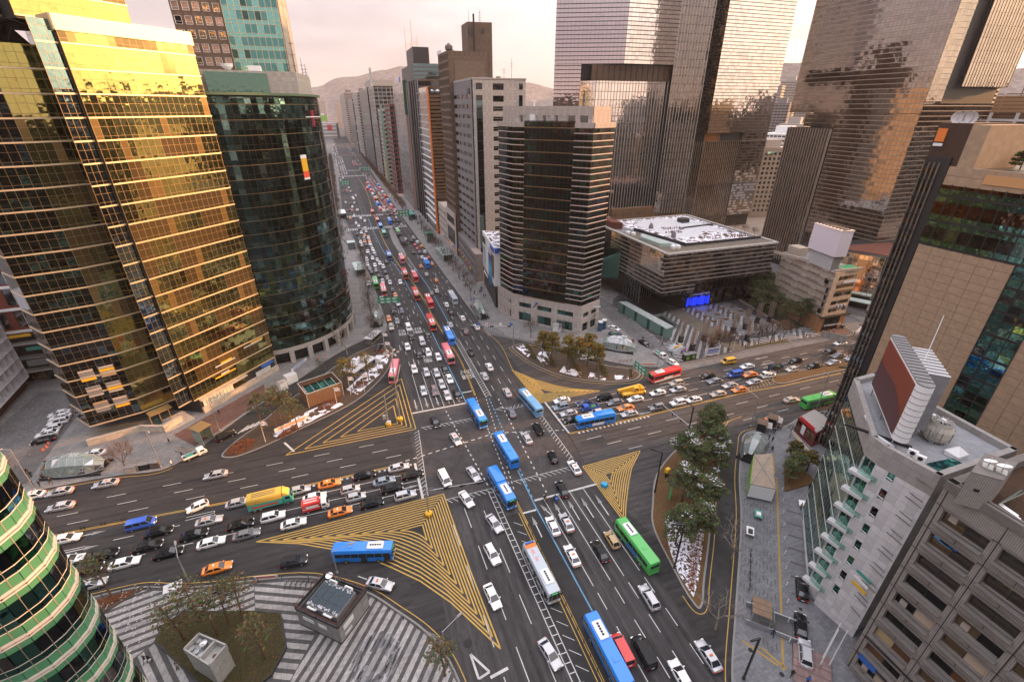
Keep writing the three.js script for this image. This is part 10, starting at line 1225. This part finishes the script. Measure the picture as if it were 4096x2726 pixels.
for(const line of `-52.0 -116.0 80 black|person in black crossing the pavement before the gold tower ramp
-80.0 -138.6 150 black|person in black beside the cobbled court at the gold tower corner
-77.1 -116.0 150 black|person in black walking close beside a red jacket near the cones
-76.5 -115.9 150 red|person in a red jacket near the parking court cones
-78.4 -112.4 120 black brown_bag|person in black with a bag left of the glass dome, further one
-79.9 -114.0 120 black|person in dark clothes at the left edge of the court entrance
-79.8 -110.2 100 black|person in black under the flags at the left edge
-75.5 -110.5 110 brown|person with a brown umbrella like shape beside the yellow kiosk post
-73.0 -108.2 100 black brown_bag|person in black standing at the near end of the glass dome
-76.5 -108.7 90 black|person in black by the red kerb stall, left street
-74.9 -108.0 90 black|second person in black by the red kerb stall, left street
-60.7 -114.2 90 white|person in white on the pavement above the utility boxes
-42.6 -125.8 60 navy|person in navy walking past the gold tower shopfront
-48.9 -106.2 90 white|person in white at the kerb near the white flatbed truck
-47.4 -108.8 20 black|driver in black standing beside the white flatbed truck
12.3 -167.3 0 black|person in black on the forecourt of the curved tower
96.5 -71.0 200 black|person in black at the head of the waiting crowd by the dark kiosk
96.0 -69.4 200 black|person in black in the middle of the crowd by the orange taxi
96.3 -69.0 200 navy|person in navy in the crowd by the orange taxi
98.2 -69.9 190 black|person in black at the kerb side of the crowd by the orange taxi
98.7 -69.6 190 grey|person in grey at the right of the crowd by the orange taxi
92.9 -67.6 200 black|person in black beside the glass dome, walking down the guide strip
93.0 -66.6 200 black|person in black on the guide strip just behind another
90.0 -63.8 20 black brown_bag|person in a long black coat with a yellow bag on the guide strip
115.3 -70.2 120 black|person in black at the bus stop railing, left one
117.5 -71.2 120 black|person in black at the bus stop railing, middle one
116.0 -69.2 120 brown|person in brown at the bus stop railing, right one
110.4 -68.5 250 black|person in black running past the red shop kiosk
111.1 -67.3 260 red|person in dark red beside the red shop kiosk
98.5 -58.3 30 white|person in white leaning at the kiosk railing
81.0 -47.4 20 beige|person in a beige coat walking into the parking court
87.6 -51.1 60 black|person in black with a yellow sign at the court barrier
54.2 -28.8 40 navy|person in navy alone on the pavement beside the guide strip
52.2 -23.2 60 black|person in black stepping onto the pink steps
53.6 -21.8 40 blue|person in blue at the bottom edge on the pink steps
-39.8 -57.0 50 black white_bag|person in black with a white bag on the striped plaza, left of a pair
-39.2 -56.9 50 black white_bag|person in black with a white bag on the striped plaza, right of a pair
-34.8 -54.2 40 beige|person in a beige coat alone on the striped plaza
114.6 -130.4 180 black|person in black beside the sunken court balustrade
124.8 -112.9 100 black|person in black at the plaza edge, leftmost of four
124.8 -111.0 100 black|person in black at the plaza edge, second of four
125.3 -110.0 280 black|person in black at the plaza edge, third of four
128.7 -111.6 280 black|person in black at the plaza edge, rightmost of four
88.4 -126.8 90 grey|person in grey in the group of four by the alley dome
89.0 -126.2 90 red|person in red in the group by the alley dome, left one
89.5 -126.1 90 black|person in black between two red coats by the alley dome
89.6 -125.5 270 red|person in red in the group by the alley dome, right one
94.2 -126.9 180 black|person in black walking behind the black alley sedan
98.2 -120.7 200 navy|person in navy beside the white plaza ticket board
95.7 -112.8 160 white|person in a white outfit before the plastic tent, left one
96.8 -113.4 160 black|person in black before the plastic tent
100.8 -113.2 120 black|person in black right of the plastic tent
162.9 -109.0 120 red|person in a red coat on the brick paving by the beige corner building
163.6 -108.9 120 black|person in black close beside the red coat by the beige corner building
165.6 -108.6 260 grey|person in grey alone on the brick paving by the beige corner building
152.8 -109.2 90 black|person in black by the grass strip near the stone wall
170.8 -104.5 90 black|person in black waiting at the side street zebra crossing
44.5 -184.6 0 blue|person in bright blue on the right pavement, left of a pair
45.8 -184.6 0 blue|person in bright blue on the right pavement, right of a pair
47.1 -210.3 0 black|person in black beside the white box stall, right pavement
48.2 -192.7 0 black|person in black near the railings before the billboard building
46.0 -227.4 0 red|person in red and orange at the green planters, right pavement`.trim().split('\n')){const[a,label,group]=line.split('|'),[x,z,d,c,e]=a.split(' ');person(+x,+z,+d,c,label,group,e);}
const r=rng(29),cs=['black','black','navy','grey','brown','black','red','beige'];const crowd=(m,fx,fz,where)=>{for(let k=0;k<m;k++){const c=cs[floor(r()*cs.length)],z=fz();person(fx(z),z,r()<.5?0:180,c,`person in ${c} clothes walking ${where}`,`people in ${c} ${where}`);}};
crowd(70,(z)=>farX(z,45.5)+ 1.5 + r()*6,()=>-186 - r()*200,'on the right pavement of the avenue');crowd(40,(z)=>farX(z,40)+ 3 + r()*6,()=>-390 - r()*170,'far up the right pavement of the avenue');crowd(34,(z)=>-9 +(z + 300)*-.03 + r()*6,()=>-180 - r()*250,'on the left pavement below the curved tower');crowd(30,(z)=>26.6 + r()*2.4,()=>-282 - r()*56,'at the median bus stop');
for(const[x,z,c,l,m2]of[[30.8,-67.4,'black','rider in black on the motorcycle with a brown delivery box',M.wood],[32.8,-66.6,'navy','rider in dark blue on the motorcycle with a blue delivery box',M.blue],[32.7,-194.3,'black','rider in black on the lone motorcycle up the avenue',M.darkSteel]]){const o=thing('person',l,'person',x,.06,z),[P,Q]=riders??=figure((()=>{const b=[];for(const s of[-1,1])b.push([s*.09,.86,.1,.1,s*.2,.78,-.28,.07],[s*.2,.78,-.28,.065,s*.2,.36,-.16,.05],[s*.2,.33,-.2,.045,s*.2,.32,-.32,.035],[s*.19,1.3,-.06,.065,s*.3,1.1,-.26,.05],[s*.3,1.1,-.26,.048,s*.3,1.02,-.44,.036]);b.push([0,.9,.1,.15,0,1.15,.03,.14],[-.1,1.26,-.03,.12,.1,1.26,-.03,.12],[0,1.36,-.05,.06,0,1.46,-.07,.06],[0,1.54,-.09,.12,0,1.58,-.09,.13]);return b;})()),g=new THREE.BufferGeometry(),C=new Float32Array(P.length);for(let k=0;k<P.length;k +=3){const t=P[k + 1]>1.44?[.05,.05,.06]:look[c][0];C[k]=t[0];C[k + 1]=t[1];C[k + 2]=t[2];}g.setAttribute('position',new THREE.BufferAttribute(P,3));g.setAttribute('normal',new THREE.BufferAttribute(Q,3));g.setAttribute('color',new THREE.BufferAttribute(C,3));mesh('body',g,pm,o);const mk=vehicle('moto','black',x,z,0,l.replace('rider in black on the ','').replace('rider in dark blue on the ','')+ ' under its rider');mesh('delivery_box',nB().box(0,1.05,.62,.5,.5,.5).geo(),m2,mk);}
}
renderer.render(scene,camera);
